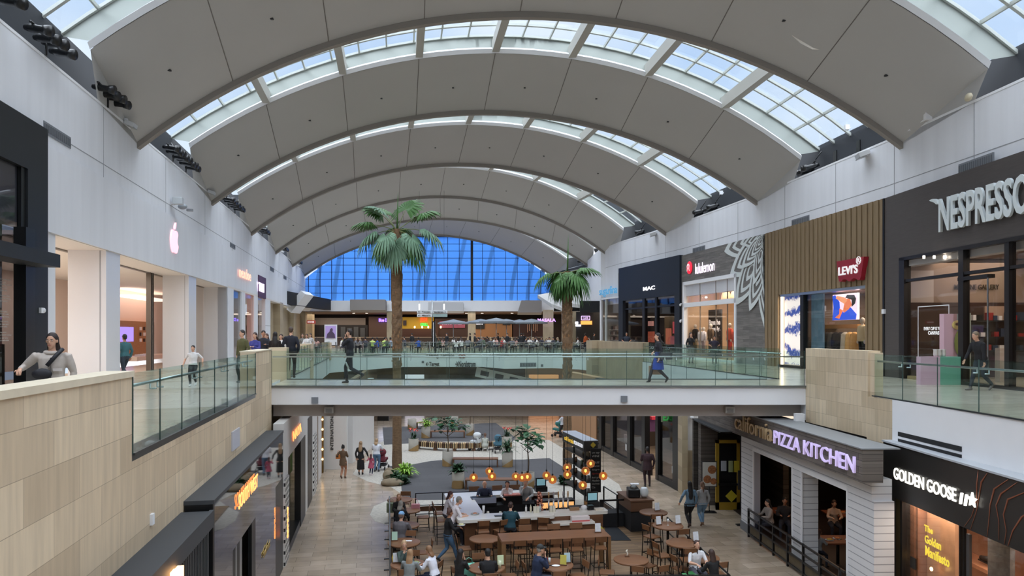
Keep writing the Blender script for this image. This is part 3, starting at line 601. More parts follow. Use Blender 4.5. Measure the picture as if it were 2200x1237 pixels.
def tiedye():
    if 'tie_dye' in MC: return MC['tie_dye']
    m = bpy.data.materials.new('tie_dye'); m.use_nodes = True; n, l = nodes(m); b = n['Principled BSDF']
    tc = n.new('ShaderNodeTexCoord'); no = n.new('ShaderNodeTexNoise'); no.inputs['Scale'].default_value = 2.2; no.inputs['Distortion'].default_value = 3; no.inputs['Detail'].default_value = 5
    gr = n.new('ShaderNodeTexWave'); gr.wave_type = 'RINGS'; gr.inputs['Scale'].default_value = .35; gr.inputs['Distortion'].default_value = 9; gr.inputs['Detail'].default_value = 4
    r = n.new('ShaderNodeValToRGB'); r.color_ramp.elements[0].position = .38; r.color_ramp.elements[0].color = (*lin((50, 74, 150)), 1); r.color_ramp.elements[1].position = .56; r.color_ramp.elements[1].color = (*lin((246, 236, 226)), 1)
    l.new(tc.outputs['Object'], no.inputs['Vector']); l.new(tc.outputs['Object'], gr.inputs['Vector']); ad = n.new('ShaderNodeMath'); ad.operation = 'MULTIPLY_ADD'; ad.inputs[1].default_value = .35
    l.new(gr.outputs['Fac'], ad.inputs[0]); mu = n.new('ShaderNodeMath'); mu.operation = 'MULTIPLY'; mu.inputs[1].default_value = .7; l.new(no.outputs['Fac'], mu.inputs[0]); l.new(mu.outputs[0], ad.inputs[2])
    l.new(ad.outputs[0], r.inputs[0]); l.new(r.outputs[0], b.inputs['Base Color']); l.new(r.outputs[0], b.inputs['Emission Color']); b.inputs['Emission Strength'].default_value = .3
    MC['tie_dye'] = m; return m
fr.box('tie_dye_lightbox', tiedye(), u(1685), u(1721), .15, zo - .12, .02, .12)
fr.box('post', BLACK, u(1721), u(1728), 0, zo, -.05, .2); fr.box('glass_pane', SHOPG, u(1728), o1, .05, zo, .05, .07)
room(fr, u(1722), o1 + .5, zo, 5, M((96, 84, 74), .7, name='dim_brown_wall')); slight(fr, u(1800), zo - .1, 2.2, 3.5, 2.5, 70)
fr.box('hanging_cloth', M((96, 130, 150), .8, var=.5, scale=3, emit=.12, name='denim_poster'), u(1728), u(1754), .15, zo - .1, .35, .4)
# screen with a person in a blue shirt
sd = 1.0; a, b, c, d = fr.u(1789, sd), fr.u(1842, sd), fr.z(1815, 687, sd), fr.z(1815, 631, sd); q_ = lambda x, z: (a + (b - a) * x, c + (d - c) * z)
def scr(rgb): return M(rgb, .5, emit=1.0, name='screen_%s' % (rgb,))
fr.box('video_screen', scr((240, 214, 232)), a, b, c, d, sd, sd + .1)
for nm, rgb, P, dd in (('screen_shirt', (48, 84, 205), [(0, 0), (.05, .5), (0, .95), (.12, .98), (.3, .7), (.32, .42), (.48, .28), (.72, .5), (.98, .2), (.95, .0)], .01), ('screen_face', (214, 120, 84), [(.3, .45), (.3, .05), (.12, .1), (.45, .36), (.5, .6), (.55, .78), (.72, .82), (.8, .55), (.68, .4), (.5, .28)], .014), ('screen_arm', (222, 150, 110), [(.15, .85), (.2, .95), (.55, .85), (.62, .72), (.5, .62)], .018), ('screen_cap', (34, 32, 36), [(.55, .85), (.62, .95), (.9, .92), (.97, .78), (.93, .6), (.8, .48), (.8, .75)], .02)):
    mb = MB(); mb.vprism([q_(x, z) for x, z in P], sd - dd - .01, sd - dd); mb.build(nm, scr(rgb), fr.root)
ct_ = fr.z(1800, 697, 1.2); fr.box('wooden_counter', M((168, 124, 74), .5, emit=.1), fr.u(1755, 1.2), fr.u(1842, 1.2), ct_ - .18, ct_, 1.2, 1.8)
random.seed(9)
for k in range(8):
    px_ = 1764 + k * 10; x = fr.u(px_, .7); col = [(92, 96, 92), (66, 66, 60), (80, 78, 70), (24, 24, 28), (30, 30, 34), (200, 190, 170), (226, 178, 110), (210, 160, 96)][k]
    mb = MB(); mb.tube([(x, .75, ct_ - .35), (x, .75, ct_ - .45), (x, .75, ct_ - 1.0), (x, .75, .25)], [.05, .19, .22, .26], 8); mb.build('hanging_garment', M(col, .9, var=.2, scale=8), fr.root)
def mannequin(fr, x, y, z, top, bottom, h=1.75, name='mannequin', skin=(205, 196, 186), parent=None):
    s = h / 1.75; mb = MB(); K = M(skin, .4); T = M(top, .9); B = M(bottom, .9)
    mb.ell((x, y, z + 1.63 * s), (.085 * s, .1 * s, .12 * s), 10, 8, K); mb.tube([(x, y, z + 1.52 * s), (x, y, z + 1.4 * s)], .05 * s, 8, K)
    mb.tube([(x, y, z + 1.48 * s), (x, y, z + 1.42 * s), (x, y, z + 1.25 * s), (x, y, z + .98 * s), (x, y, z + .86 * s)], [.07 * s, .17 * s, .19 * s, .17 * s, .19 * s], 10, T)
    for sx in (-1, 1):
        mb.tube([(x + sx * .17 * s, y, z + 1.42 * s), (x + sx * .24 * s, y, z + 1.15 * s), (x + sx * .22 * s, y - .05, z + .92 * s)], [.065 * s, .055 * s, .04 * s], 8, T)
        mb.ell((x + sx * .22 * s, y - .06, z + .84 * s), (.035 * s, .045 * s, .08 * s), 6, 6, K)
        mb.tube([(x + sx * .09 * s, y, z + .9 * s), (x + sx * .1 * s, y, z + .5 * s), (x + sx * .11 * s, y, z + .03)], [.1 * s, .075 * s, .055 * s], 8, B)
    return mb.build(name, None, fr.root)
mannequin(fr, fr.u(1853, .8), .8, .35, (214, 196, 160), (24, 24, 28), 2.0)
for k, (s_, py0, py1) in enumerate((('DENIM', 706, 715), ('FOR', 719, 728), ('LIFE', 732, 740))):
    fr.text('window_lettering', s_[:2] if k < 2 else 'LIF', DECW, 1861, 1869, py0, py1, -.02, bold=.02, ext=.004)
fr.box('lettering_panel', BLACK, u(1860), o1, .05, fr.z(1865, 703), -.01, .0)
# red batwing sign
RED = M((150, 26, 44), .4, name='sign_red'); cx0, cx1 = fr.u(1797, -.36), fr.u(1856, -.36); zb, ztp = fr.z(1828, 604, -.36), fr.z(1828, 556, -.36); wX = cx1 - cx0
P = [(0, 1), (.0, .99), (1, 1), (.9, .18), (.86, .02), (.80, .0), (.70, .1), (.62, .12), (.54, .04), (.5, .0), (.44, .03), (.34, .13), (.24, .12), (.16, .03), (.1, .06), (.07, .25)]
mb = MB(); mb.vprism([(cx0 + wX * x, zb + (ztp - zb) * z) for x, z in P], -.36, -.15)
sg = thing('batwing_sign', 'red batwing jeans sign with white letters on slatted wood wall', 'sign', fr.w(cx0, zb, 0), fr.rz); sg.location = fr.w(0, 0, 0)
mb.build('sign_body', RED, sg); WLET = M((245, 240, 240), .4, emit=.25, name='white_letters')
frs = Fr(fr.p0, fr.p0 + fr.d, root=sg, z0=UF); frs.root = sg
txt('lettering', "LEVI'S", WLET, sg, cx0 + wX * .09, cx0 + wX * .80, zb + (ztp - zb) * .32, zb + (ztp - zb) * .72, -.36, ext=.03, bold=.025)
mb = MB(); rr_ = [(cx0 + wX * .83 + .15 * math.cos(t * .5236), -.38, ztp - .12 + .15 * math.sin(t * .5236)) for t in range(13)]; mb.tube(rr_, .018, 5); mb.build('registered_ring', WLET, sg); txt('registered_letter', 'R', WLET, sg, cx0 + wX * .79, cx0 + wX * .87, ztp - .21, ztp - .03, -.36, ext=.03)
# Athletic wear store
fr = Fr((11.49, 48.5), (13.4, 37.9), 'athletic_wear_storefront', 'grey wood storefront with white petal pattern and red round emblem sign', 'storefront', UF); u = fr.u
GW = tiles('grey_wood_planks', (122, 118, 114), (100, 97, 94), (78, 76, 74), 1.4, .17, 'xz', rough=.7, mortar=.004, var=.5, nscale=(1.2, 14, 3), bump=.05)
za, zb_ = fr.z(1530, 597), fr.z(1530, 500); w0, w1 = u(1471), u(1586)
z_top = fr.z(1471, 607)
fr.box('fascia', GW, 0, fr.L, z_top, TOP, -.1, .1); fr.box('side_panel', GW, w1, fr.L, 0, z_top, -.1, .1); fr.box('side_panel', GW, 0, w0, 0, z_top, -.1, .1)
z_mid = fr.z(1475, 655)
mb = MB(); mb.box(w0, w1, -.16, .1, z_top - .2, z_top + .02); mb.box(w0, w0 + .22, -.16, .1, 0, z_top); mb.box(w1 - .2, w1, -.16, .1, 0, z_top); mb.box(w0, w1, -.16, .1, z_mid - .16, z_mid + .12); mb.box(w0, w1, -.16, .1, 0, .12); mb.build('window_frame', WHITE, fr.root)
fr.box('glass_pane', SHOPG, w0 + .2, w1 - .2, .1, z_top - .2, .0, .02)
mb = MB()
for f_ in (.32, .62, .82): mb.box(w0 + (w1 - w0) * f_, w0 + (w1 - w0) * f_ + .04, -.02, .04, .1, z_top - .2)
mb.build('mullion', M((120, 110, 100), .5), fr.root)
room(fr, w0 - .5, w1 + 1, z_top, 4.5, M((206, 180, 152), .7, name='peach_interior')); slight(fr, (w0 + w1) / 2, z_top - .2, 2, 5, 2.5, 75, (1, .88, .74)); slight(fr, (w0 + w1) / 2, z_mid - .2, 1.2, 4, 1.5, 24, (1, .88, .74))
mb = MB(); a, b, c, d = fr.u(1522, 1.5), fr.u(1549, 1.5), .1, fr.z(1535, 665, 1.5); mb.box(a, b, 1.5, 1.6, c, d); mb.build('banner', M((28, 24, 24), .7, var=.5, scale=3), fr.root)
for k, s_ in enumerate(('Breathe', 'Deeply.')):
    o = txt('banner_lettering', s_, WLET, fr.root, a + .1, b - .1, d - 1.0 - k * .45, d - .65 - k * .45, 1.5, ext=.01, bold=.03, shear=0)
for px_, top, bot in ((1494, (40, 36, 36), (150, 130, 90)), (1505, (226, 222, 220), (200, 196, 196)), (1512, (220, 214, 220), (170, 150, 150)), (1527, (92, 76, 60), (60, 52, 48)), (1568, (206, 84, 66), (196, 60, 56)), (1580, (200, 76, 62), (190, 56, 50))):
    mannequin(fr, fr.u(px_, .8), .8, .3, top, bot, 2.0 if px_ in (1494, 1527, 1568) else 1.8)
for k in range(3): MB().ell((fr.u(1499 + k * 9, 1.5), 1.5, fr.z(1505, 640, 1.5)), (.09, .09, .06), 8, 6).build('ceiling_lamp', MC['lamp_white'], fr.root)
for k in range(2): MB().lathe([(.35, 0), (.3, .35), (.16, .75), (.04, 1.0)], 12, (fr.u(1560 + k * 20, 2.6), 2.6, z_mid + .3)).build('pendant_shade', M((238, 206, 160), .5, emit=.5), fr.root)
# petals
def petal(i, p0, p1, wpx):
    """one pointed petal from base pixel to tip pixel: grey leaf with white outline rings, each petal lapping over the one before"""
    A_, B_ = Vector((u(p0[0]), fr.z(*p0))), Vector((u(p1[0]), fr.z(*p1))); d = B_ - A_; L = d.length; d /= L; n = Vector((-d.y, d.x)); wd = wpx * .034; dd = -.112 - .012 * i; n_ = 14; U_ = fr.L - .02
    def ring(sc):
        pts = []
        for s_ in (-1, 1):
            for k in (range(n_ + 1) if s_ < 0 else range(n_, -1, -1)):
                t_ = k / n_; w_ = wd * sc * (math.sin(math.pi * t_ ** .8) ** .8); q = A_ + d * (L * (.5 * (1 - sc) * .5 + t_ * (sc * .88 + .12 * sc))) + n * (s_ * w_ * .5); pts.append((min(q.x, U_), min(q.y, TOP)))
        return pts
    o0 = ring(1.0); f_ = MB(); m_ = len(o0); f_.add([(x, dd, z) for x, z in o0], [(k, k + 1, m_ - 2 - k, m_ - 1 - k) for k in range(n_)]); f_.build('petal_leaf', GW, fr.root)
    w_ = MB()
    for sc in (1.0, .66, .34):
        a_, b_ = ring(sc), ring(sc - (.2 if sc == 1 else .13)); m_ = len(a_)
        for k in range(m_ - 1): w_.add([(a_[k][0], dd - .006, a_[k][1]), (a_[k + 1][0], dd - .006, a_[k + 1][1]), (b_[k + 1][0], dd - .006, b_[k + 1][1]), (b_[k][0], dd - .006, b_[k][1])], [(0, 1, 2, 3)])
    w_.build('petal_outline', M((206, 212, 210), .5, name='petal_white'), fr.root)
for i, (p0, p1, w_) in enumerate((((1632, 506), (1560, 540), 46), ((1640, 522), (1572, 592), 50), ((1634, 548), (1584, 655), 50), ((1650, 575), (1649, 704), 40), ((1645, 560), (1616, 668), 42), ((1650, 505), (1602, 526), 22), ((1646, 512), (1600, 575), 32), ((1648, 520), (1626, 612), 30), ((1652, 530), (1648, 620), 24), ((1652, 505), (1622, 550), 20))): petal(i, p0, p1, w_)
mb = MB(); ce = (u(1486), fr.z(1486, 575)); mb.ell((ce[0], -.16, ce[1]), (.42, .07, .42), 20, 8); mb.build('round_emblem', M((232, 40, 66), .4, emit=.5, name='emblem_red'), fr.root)
mb = MB()
for sx in (-1, 1): mb.tube([(ce[0] + sx * .2, -.25, ce[1] - .22), (ce[0] + sx * .1, -.25, ce[1] - .05), (ce[0] + sx * .17, -.25, ce[1] + .12), (ce[0] + sx * .06, -.25, ce[1] + .24), (ce[0], -.25, ce[1] + .1)], .025, 5)
mb.build('emblem_mark', WLET, fr.root)
fr.text('glowing_lettering', 'lululemon', M((250, 236, 255), .5, emit=.8, name='lilac_white_glow'), 1494, 1535, 562, 585, -.16, bold=.0, ext=.02)
for py_ in (655, 690):
    t = thing('security_camera', ['upper', 'lower'][py_ == 690] + ' small white camera on the edge of the grey wood storefront', 'camera', fr.w(.05, fr.z(1468, py_), -.2), fr.rz); MB().ell((0, 0, 0), (.07, .08, .09), 8, 6).build('dome', WHITE, t); MB().box(-.04, .04, 0, .1, .05, .12).build('bracket', WHITE, t)
# Cosmetics store
fr = Fr((8.88, 58.6), (11.49, 48.5), 'cosmetics_storefront', 'black storefront with small white cosmetics letters between white and grey stores', 'storefront', UF); u = fr.u
NAVY = M((22, 28, 38), .5, name='blue_black'); z_t = fr.z(1345, 646)
fr.box('fascia', NAVY, 0, fr.L, z_t, TOP + .05, -.25, .1); fr.box('side_panel', NAVY, 0, u(1344), 0, z_t, -.25, .1); fr.box('side_panel', NAVY, u(1456), fr.L, 0, z_t, -.25, .1)
fr.text('glowing_lettering', 'MAC', M((250, 248, 255), .5, emit=1.6, name='soft_white_glow'), 1382, 1407, 615, 623, -.26, bold=.01, ext=.02)
z_m = fr.z(1345, 664)
for a, b in ((1383, 1388), (1410, 1414)): fr.box('mullion', BLACK, u(a), u(b), 0, z_t, -.12, .1)
fr.box('transom', BLACK, u(1344), u(1456), z_m - .06, z_m + .06, -.1, .1); fr.box('glass_pane', DSHOPG, u(1344), u(1456), .05, z_t, 0, .02)
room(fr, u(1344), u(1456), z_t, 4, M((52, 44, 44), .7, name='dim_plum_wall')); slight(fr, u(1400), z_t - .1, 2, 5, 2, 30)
for a, b, py0, py1, c in ((1362, 1376, 684, 738, (120, 70, 150)), (1445, 1456, 691, 716, (240, 90, 100)), (1392, 1402, 690, 700, (240, 170, 150)), (1430, 1440, 705, 740, (220, 120, 90)), (1392, 1404, 712, 735, (200, 100, 70)), (1440, 1456, 722, 740, (190, 110, 110))):
    fr.box('lit_display', M(c, .5, emit=.8), fr.u(a, 1.5), fr.u(b, 1.5), fr.z(a, py1, 1.5), fr.z(a, py0, 1.5), 1.5, 1.6)
# Sweets store
fr = Fr((7.75, 62.9), (8.88, 58.6), 'sweets_storefront', 'narrow white corner storefront with pale blue script letters', 'storefront', UF); u = fr.u
z_t = fr.z(1300, 640)
fr.box('fascia', WHITE, 0, fr.L, z_t, 4.6, -.1, .1); fr.box('pier', WHITE, 0, .25, 0, z_t, -.1, .1)
fr.box('stone_strip', STONEY, fr.L - .35, fr.L, z_t, 6.6, -.12, .1)
fr.text('lettering', 'sugarfina', M((86, 164, 208), .4, emit=.25, name='sky_blue_letters'), 1288, 1326, 615, 637, -.11, bold=.01, ext=.03)
fr.box('glass_pane', SHOPG, .25, fr.L, .05, z_t, 0, .02); fr.box('mullion', ALU, u(1301), u(1304), 0, z_t, -.06, .06)
room(fr, .2, fr.L, z_t, 3, M((190, 184, 172), .7, name='cream_interior'))
for k in range(4): 
    zz = fr.z(1310, 708 + k * 11, 1); fr.box('sweet_shelf', M((220, 214, 206), .5), fr.u(1303, 1), fr.L, zz - .04, zz, .7, 1.2)
    for j in range(6): fr.box('sweet_box', M([(70, 60, 58), (150, 120, 110), (190, 170, 160)][(k + j) % 3], .5), fr.u(1304 + j * 4.5, 1), fr.u(1307 + j * 4.5, 1), zz, zz + .28, .8, 1.0)
NW = Fr((14.55, 28.0), (15.2, 9)); LWf = Fr((13.4, 37.9), (14.55, 28.0)); UWf = Fr((11.49, 48.5), (13.4, 37.9))
pgrille(NW, 2061, 2135, 340, 374, 'large grey vent above the coffee storefront', d=-.03, bars=16)
pgrille(LWf, 1702, 1739, 467, 486, 'grey vent above the slatted wood storefront', d=-.03, bars=10)
pgrille(UWf, 1489, 1515, 530, 545, 'grey vent above the grey wood storefront', d=-.03, bars=8)
pgrille(FRW, 1187, 1194, 624, 629, 'smaller vent on the far right wall', bars=4); pgrille(FRW, 1238, 1245, 612, 618, 'vent on the far right wall beside the shorter palm', bars=4)
# ------------------------------------------------------------------ END WALL: blue tinted gable glazing
BLUE = tglass('blue_film_glass', (78, 142, 232), .03)
_n, _l = nodes(BLUE); _o = [q for q in _n if q.type == 'OUTPUT_MATERIAL'][0]; _old = _o.inputs[0].links[0].from_socket
_t = _n.new('ShaderNodeBsdfTranslucent'); _t.inputs[0].default_value = (*lin((96, 164, 250)), 1); _m = _n.new('ShaderNodeMixShader'); _m.inputs[0].default_value = .45
_l.new(_old, _m.inputs[1]); _l.new(_t.outputs[0], _m.inputs[2]); _l.new(_m.outputs[0], _o.inputs[0])
r = thing('window_blue', None, None, (-10, 88.4, 11), kind='structure')
A = arc_pts(88.4, 13.4, 13.4, 19.3, 65, xl=XL(88) - .5, xr=5.2)
zb = 11.05; mb = MB()
mb.add(A + [Vector((p.x, p.y, zb)) for p in A], [(i + 1, i, 65 + i, 66 + i) for i in range(64)]); struct('window_pane', mb, BLUE, r, w=True)
def topz(x):
    for a, b in zip(A, A[1:]):
        if a.x <= x <= b.x: return a.z + (b.z - a.z) * (x - a.x) / (b.x - a.x)
    return zb
BM = M((34, 62, 118), .6, name='blue_mullion'); DM = M((30, 32, 36), .5, name='dark_mullion'); mb = MB(); x = XL(88) + .3
while x < 5: mb.box(x, x + .06, 88.2, 88.38, zb, topz(x)); x += 1.42
z = zb + .9
while z < 19.2:
    xs = [p.x for p in A if p.z > z]
    if xs: mb.box(min(xs), max(xs), 88.2, 88.38, z, z + .045)
    z += .86
struct('window_grid', mb, BM, r, w=True)
mb = MB()
for px in (842, 1014): x = (px - CX) / F * 88; mb.box(x - .13, x + .13, 87.9, 88.3, zb, topz(x))
struct('window_main_mullion', mb, DM, r, w=True)
mb = MB()
for i, px in enumerate((728, 792, 905, 922, 985, 1048, 1105, 1140, 690, 1165)):
    x = (px - CX) / F * 92; mb.tube([(x - .5, 91.5, 10), (x - .3, 91.2, 13), (x + .25, 90.8, 16), (x + 1.0, 90, 19)], .28, 6)
struct('window_outer_brace', mb, M((70, 84, 110), .7, name='outer_steel'), r, w=True)
mb = MB(); mb.box(XL(88) - 2, 8, 87.9, 88.9, 9.75, 11.05); struct('wall_end_band', mb, WHITE)
mb = MB(); mb.box(-30, 15, 88, 112, 9.7, 9.75); mb.box(-27, -13, 62, 88, 9.72, 9.9) if False else None; struct('ceiling_food_court', mb, M((92, 72, 58), .8, name='brown_ceiling'))
mb = MB(); mb.box(8.2, 16, 62.9, 90, 9.7, 9.8); struct('ceiling_food_side', mb, M((168, 160, 150), .8, name='pale_soffit'))
mb = MB(); mb.box(-40, 15, 101.0, 101.3, UF, 9.7); struct('wall_food_back', mb, M((46, 36, 32), .8, name='dark_brown_wall'))
mb = MB(); mb.box(14, 14.3, 60, 101, UF, 12); struct('wall_food_right', mb, M((40, 34, 32), .8, name='dark_side_wall'))
mb = MB(); mb.box(-35, XL(98), 97.9, 98.1, UF, 12); struct('wall_food_left', mb, M((60, 52, 48), .8))
def pb(name, px0, px1, py0, py1, Y, th, mat, parent=None, label=None, cat=None, group=None, kind=None):
    """upright slab standing at depth Y whose face covers the given outline"""
    a, b = at(px0, py1, Y), at(px1, py0, Y); root = parent
    if label or kind: root = thing(name, label, cat, (a.x, Y, a.z), 0, group, kind)
    if parent is not None: q = parent.location; 
    else: q = root.location
    o = MB().box(a.x - q.x, b.x - q.x, Y - q.y, Y - q.y + th, a.z - q.z, b.z - q.z).build(name if parent is not None else 'body', mat, root)
    return root if parent is None else o
for k, (a, b, c) in enumerate(((831, 851, 'beige stone pillar behind the taller palm'), (1005, 1021, 'beige stone pillar in the middle of the food court'), (1167, 1189, 'broad beige pillar left of the shorter palm'), (1208, 1238, 'tan pillar behind the shorter palm trunk'))):
    Y = (88, 88, 84, 80)[k]; p = at(a, 700, Y); q = at(b, 700, Y); mb = MB(); mb.box(p.x, q.x, Y, Y + 1.0, UF, 9.8); struct('pillar', mb, STONEY)
p = at(660, 700, 80); mb = MB(); mb.box(at(655, 700, 92).x, at(671, 700, 92).x, 92, 93, UF, 9.8); struct('pillar', mb, STONEY)
# hanging baffles under the band
BAF = M((136, 130, 126), .7, name='grey_baffle')
for k, (a, b, c, d, dx, l) in enumerate(((752, 828, 643, 666, 0, 'wide grey baffle panel at left of the band under the blue glazing'), (920, 995, 649, 668, 0, 'pale baffle panel above the hanging directory signs'), (1116, 1164, 645, 671, 4, 'grey tilted baffle panel right of the band centre'))):
    Y = 86.5; t = thing('ceiling_baffle', l, 'baffle', at(a, d, Y)); P = [at(a - dx, d, Y), at(b, d, Y), at(b, c, Y), at(a + dx, c, Y)]; off = Vector((0, 1.1, -.25))
    mb = MB(); mb.add(P + [q + off for q in P], [(0, 1, 2, 3), (7, 6, 5, 4), (0, 4, 5, 1), (1, 5, 6, 2), (2, 6, 7, 3), (3, 7, 4, 0)]); mb.build('panel', BAF if k != 1 else M((188, 188, 190), .6), t, w=True)
for k, (P, l) in enumerate((([(1155, 640), (1182, 635), (1212, 655), (1208, 668), (1185, 660)], 'tilted white baffle left of the shorter palm trunk'), ([(1225, 632), (1256, 629), (1287, 655), (1250, 662), (1226, 659)], 'large tilted white baffle right of the shorter palm'))):
    Y = 74 - k; t = thing('slanted_baffle', l, 'baffle', at(*P[0], Y)); v = [at(x, y, Y + (4 if i in (0, 1) else 0)) for i, (x, y) in enumerate(P)]; off = Vector((0, .1, .35)); n = len(v)
    mb = MB(); mb.add(v + [q + off for q in v], [tuple(range(n)), tuple(range(n, 2 * n))[::-1]] + [(i, (i + 1) % n, n + (i + 1) % n, n + i) for i in range(n)]); mb.build('panel', M((178, 176, 174), .6, name='pale_baffle'), t, w=True)
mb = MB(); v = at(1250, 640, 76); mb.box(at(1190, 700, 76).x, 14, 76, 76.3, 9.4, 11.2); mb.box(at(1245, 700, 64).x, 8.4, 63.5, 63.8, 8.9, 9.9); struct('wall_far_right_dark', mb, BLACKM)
# ceiling downlights
for k, (px, py) in enumerate(((760, 670), (788, 670), (1002, 673), (1036, 673), (1100, 671), (1127, 678), (1151, 677))):
    p = at(px, py, 94); p.z = 9.7; p.x = (px - CX) / F * 94
    t = thing('ceiling_downlight', 'bright round downlight in the brown food court ceiling', 'light', (p.x, 94, 9.68), 0, 'food court downlights'); MB().lathe([(.16, 0), (.16, .04)], 12).build('lamp', MC['lamp_white'], t)
area('food_court_light', (-16, 95, 9.5), 26, 8, 900, (1, .82, .66)); area('food_court_light', (2, 92, 9.5), 16, 12, 560, (1, .84, .7)); area('food_court_light', (10.5, 74, 9.5), 3, 10, 200, (1, .8, .6))
# stalls along the back
YB = 100.0
def stall(px0, px1, py0, label, wall, sign=None, counter=True, name='food_stall', depth=1.0):
    a, b = at(px0, py0, YB), at(px1, py0, YB); t = thing(name, label, 'food stall', (a.x, YB, UF))
    MB().box(0, b.x - a.x, 0, depth, 0, a.z - UF).build('back_wall', wall, t)
    if counter: MB().box(0, b.x - a.x, -2.2, -1.6, 0, 1.15).build('counter', M((50, 42, 40), .5), t); MB().box(0, b.x - a.x, -2.3, -1.5, 1.15, 1.22).build('counter_top', M((150, 140, 130), .4), t)
    return t
def ttxt(t, body, px0, px1, py0, py1, Y, mat, **k):
    a, b = at(px0, py1, Y) - t.location, at(px1, py0, Y) - t.location; return txt('lettering', body, mat, t, a.x, b.x, a.z, b.z, Y - t.location.y, ext=.05, **k)
t = stall(672, 790, 698, 'dark shuttered stall behind the purple poster', M((26, 24, 26), .7)); 
t2 = stall(672, 785, 684, 'plain grey header band above the dark stall', M((112, 104, 98), .8), counter=False, name='stall_header', depth=.5); t2.location.z = UF + at(0, 698, YB).z - UF; 
for ch in t2.children: ch.scale.z = .26
for k in range(4): pb('shop_window', 732 + k * 14, 742 + k * 14, 702 + (k % 2) * 2, 728, YB - .1, .1, M((70, 74, 78), .4), parent=t)
t = stall(792, 832, 680, 'brown stall with a violet neon name', M((78, 58, 50), .7)); ttxt(t, 'Blue D', 814, 832, 684, 691, YB - .2, M((120, 90, 255), .5, emit=3, name='violet_neon'), bold=.03)
t = stall(856, 932, 681, 'bright yellow stall with red and green neon name', M((176, 146, 38), .6, name='yellow_stall'))
ttxt(t, 'JINX', 903, 918, 683, 692, YB - .2, M((255, 50, 20), .5, emit=2.5, name='red_neon'), bold=.03); ttxt(t, 'GRILL', 903, 920, 694, 700, YB - .2, M((30, 190, 70), .5, emit=1.6, name='green_neon'), bold=.03)
pb('menu_board', 866, 873, 688, 699, YB - .2, .1, M((40, 30, 40), .5), parent=t); pb('lower_wall', 856, 942, 706, 728, YB - .15, .1, M((62, 36, 28), .6), parent=t)
for px in (891, 907, 920, 947): 
    p = at(px, 702.5, YB - 1); MB().ell(p - t.location, (.11, .11, .16), 8, 6).build('pendant_bulb', M((255, 200, 120), .5, emit=8, name='bulb_glow'), t)
t = stall(934, 1004, 684, 'stall with a long red and purple pictured banner', M((60, 42, 36), .7)); pb('banner', 944, 999, 690, 704, YB - .2, .1, M((120, 60, 76), .5, var=.9, scale=1.3, emit=.3, name='busy_banner'), parent=t)
ttxt(t, 'STEAKS & FRIES', 950, 992, 692, 697, YB - .35, M((220, 190, 220), .5, emit=.6), bold=.02)
t = stall(1021, 1100, 690, 'tan stall right of the middle pillar with a black round-logo board', M((152, 112, 78), .7, emit=.03)); pb('black_board', 1022, 1041, 690, 706, YB - .2, .1, BLACK, parent=t); ttxt(t, 'Koreans', 1023, 1037, 691, 697, YB - .3, M((230, 230, 240), .5, emit=1), bold=.02)
pb('tv_screen', 1080, 1096, 690, 698, YB - .2, .1, BLACK, parent=t)
t = stall(1102, 1166, 686, 'dark red-brown stall with hanging strips', M((60, 36, 34), .7)); ttxt(t, 'MASALA', 1155, 1194, 684, 691, 83.5, M((200, 150, 255), .5, emit=1.0, name='lilac_neon'), bold=.03)
for k in range(6): pb('hanging_strip', 1133 + k * 4, 1134.5 + k * 4, 694, 714 - k % 2 * 3, YB - .2, .1, M((190, 150, 130), .5), parent=t)
t = thing('food_stall', 'dark stall far right with orange lit menu and small white signs', 'food stall', at(1236, 740, 79)); t.location.z = UF
pb('back_wall', 1238, 1300, 670, 752, 79, .3, BLACKM, parent=t); pb('menu_lightbox', 1248, 1272, 689, 697, 78.8, .15, M((230, 140, 70), .5, emit=1.2, name='orange_lightbox'), parent=t)
pb('white_sign', 1237, 1248, 697, 701, 78.7, .15, M((235, 240, 255), .5, emit=2.4, name='cool_white_sign'), parent=t); pb('round_sign', 1236, 1242, 691, 696, 78.7, .15, MC['cool_white_sign'], parent=t)
ttxt(t, 'CAFE', 1252, 1264, 681, 685, 78.8, M((220, 190, 240), .5, emit=.8), bold=.02)
mb = MB(); a, b, c, d = at(1249, 687, 78.8), at(1267, 679, 78.8), 0, 0
for z in (a.z, b.z): mb.box(a.x, b.x, 78.7, 78.8, z - .03, z + .03)
for x in (a.x, b.x): mb.box(x - .03, x + .03, 78.7, 78.8, a.z, b.z)
mb.v = [tuple(Vector(v) - t.location) for v in mb.v]; mb.build('sign_outline', M((220, 190, 240), .5, emit=.8), t)
# poster on stand, red info sign, directory
t = thing('poster_stand', 'white framed purple poster of a seated figure near the stone pier', 'poster', at(710, 742, 64)); t.location.z = UF
pb('poster_frame', 697, 723.5, 697, 741, 64, .15, WHITE, parent=t); pb('poster_print', 699, 721.5, 700, 726, 63.95, .06, M((172, 150, 206), .5, emit=.15, name='purple_print'), parent=t)
mb = MB(); P = [(701, 726), (703, 717), (708, 712), (709, 707), (713, 704), (715, 708), (714, 712), (719, 718), (720, 726)]
mb.vprism([(at(x, y, 63.9).x - t.location.x, at(x, y, 63.9).z - t.location.z) for x, y in P], -.1, -.06); mb.build('printed_figure', M((86, 70, 96), .6), t)
t = thing('hanging_sign', 'small red hanging sign with white letters beside the left baffles', 'sign', at(662, 690, 80)); pb('sign_body', 659, 677, 688, 695, 80, .2, M((176, 62, 56), .5, emit=.15), parent=t); ttxt(t, 'RESTROOMS', 661, 675, 690, 693, 79.95, WLET, bold=.02)
t = thing('directory_pylon', 'black striped directory pylon with pole and white arrow boards', 'sign', at(932, 745, 60.5)); t.location.z = UF
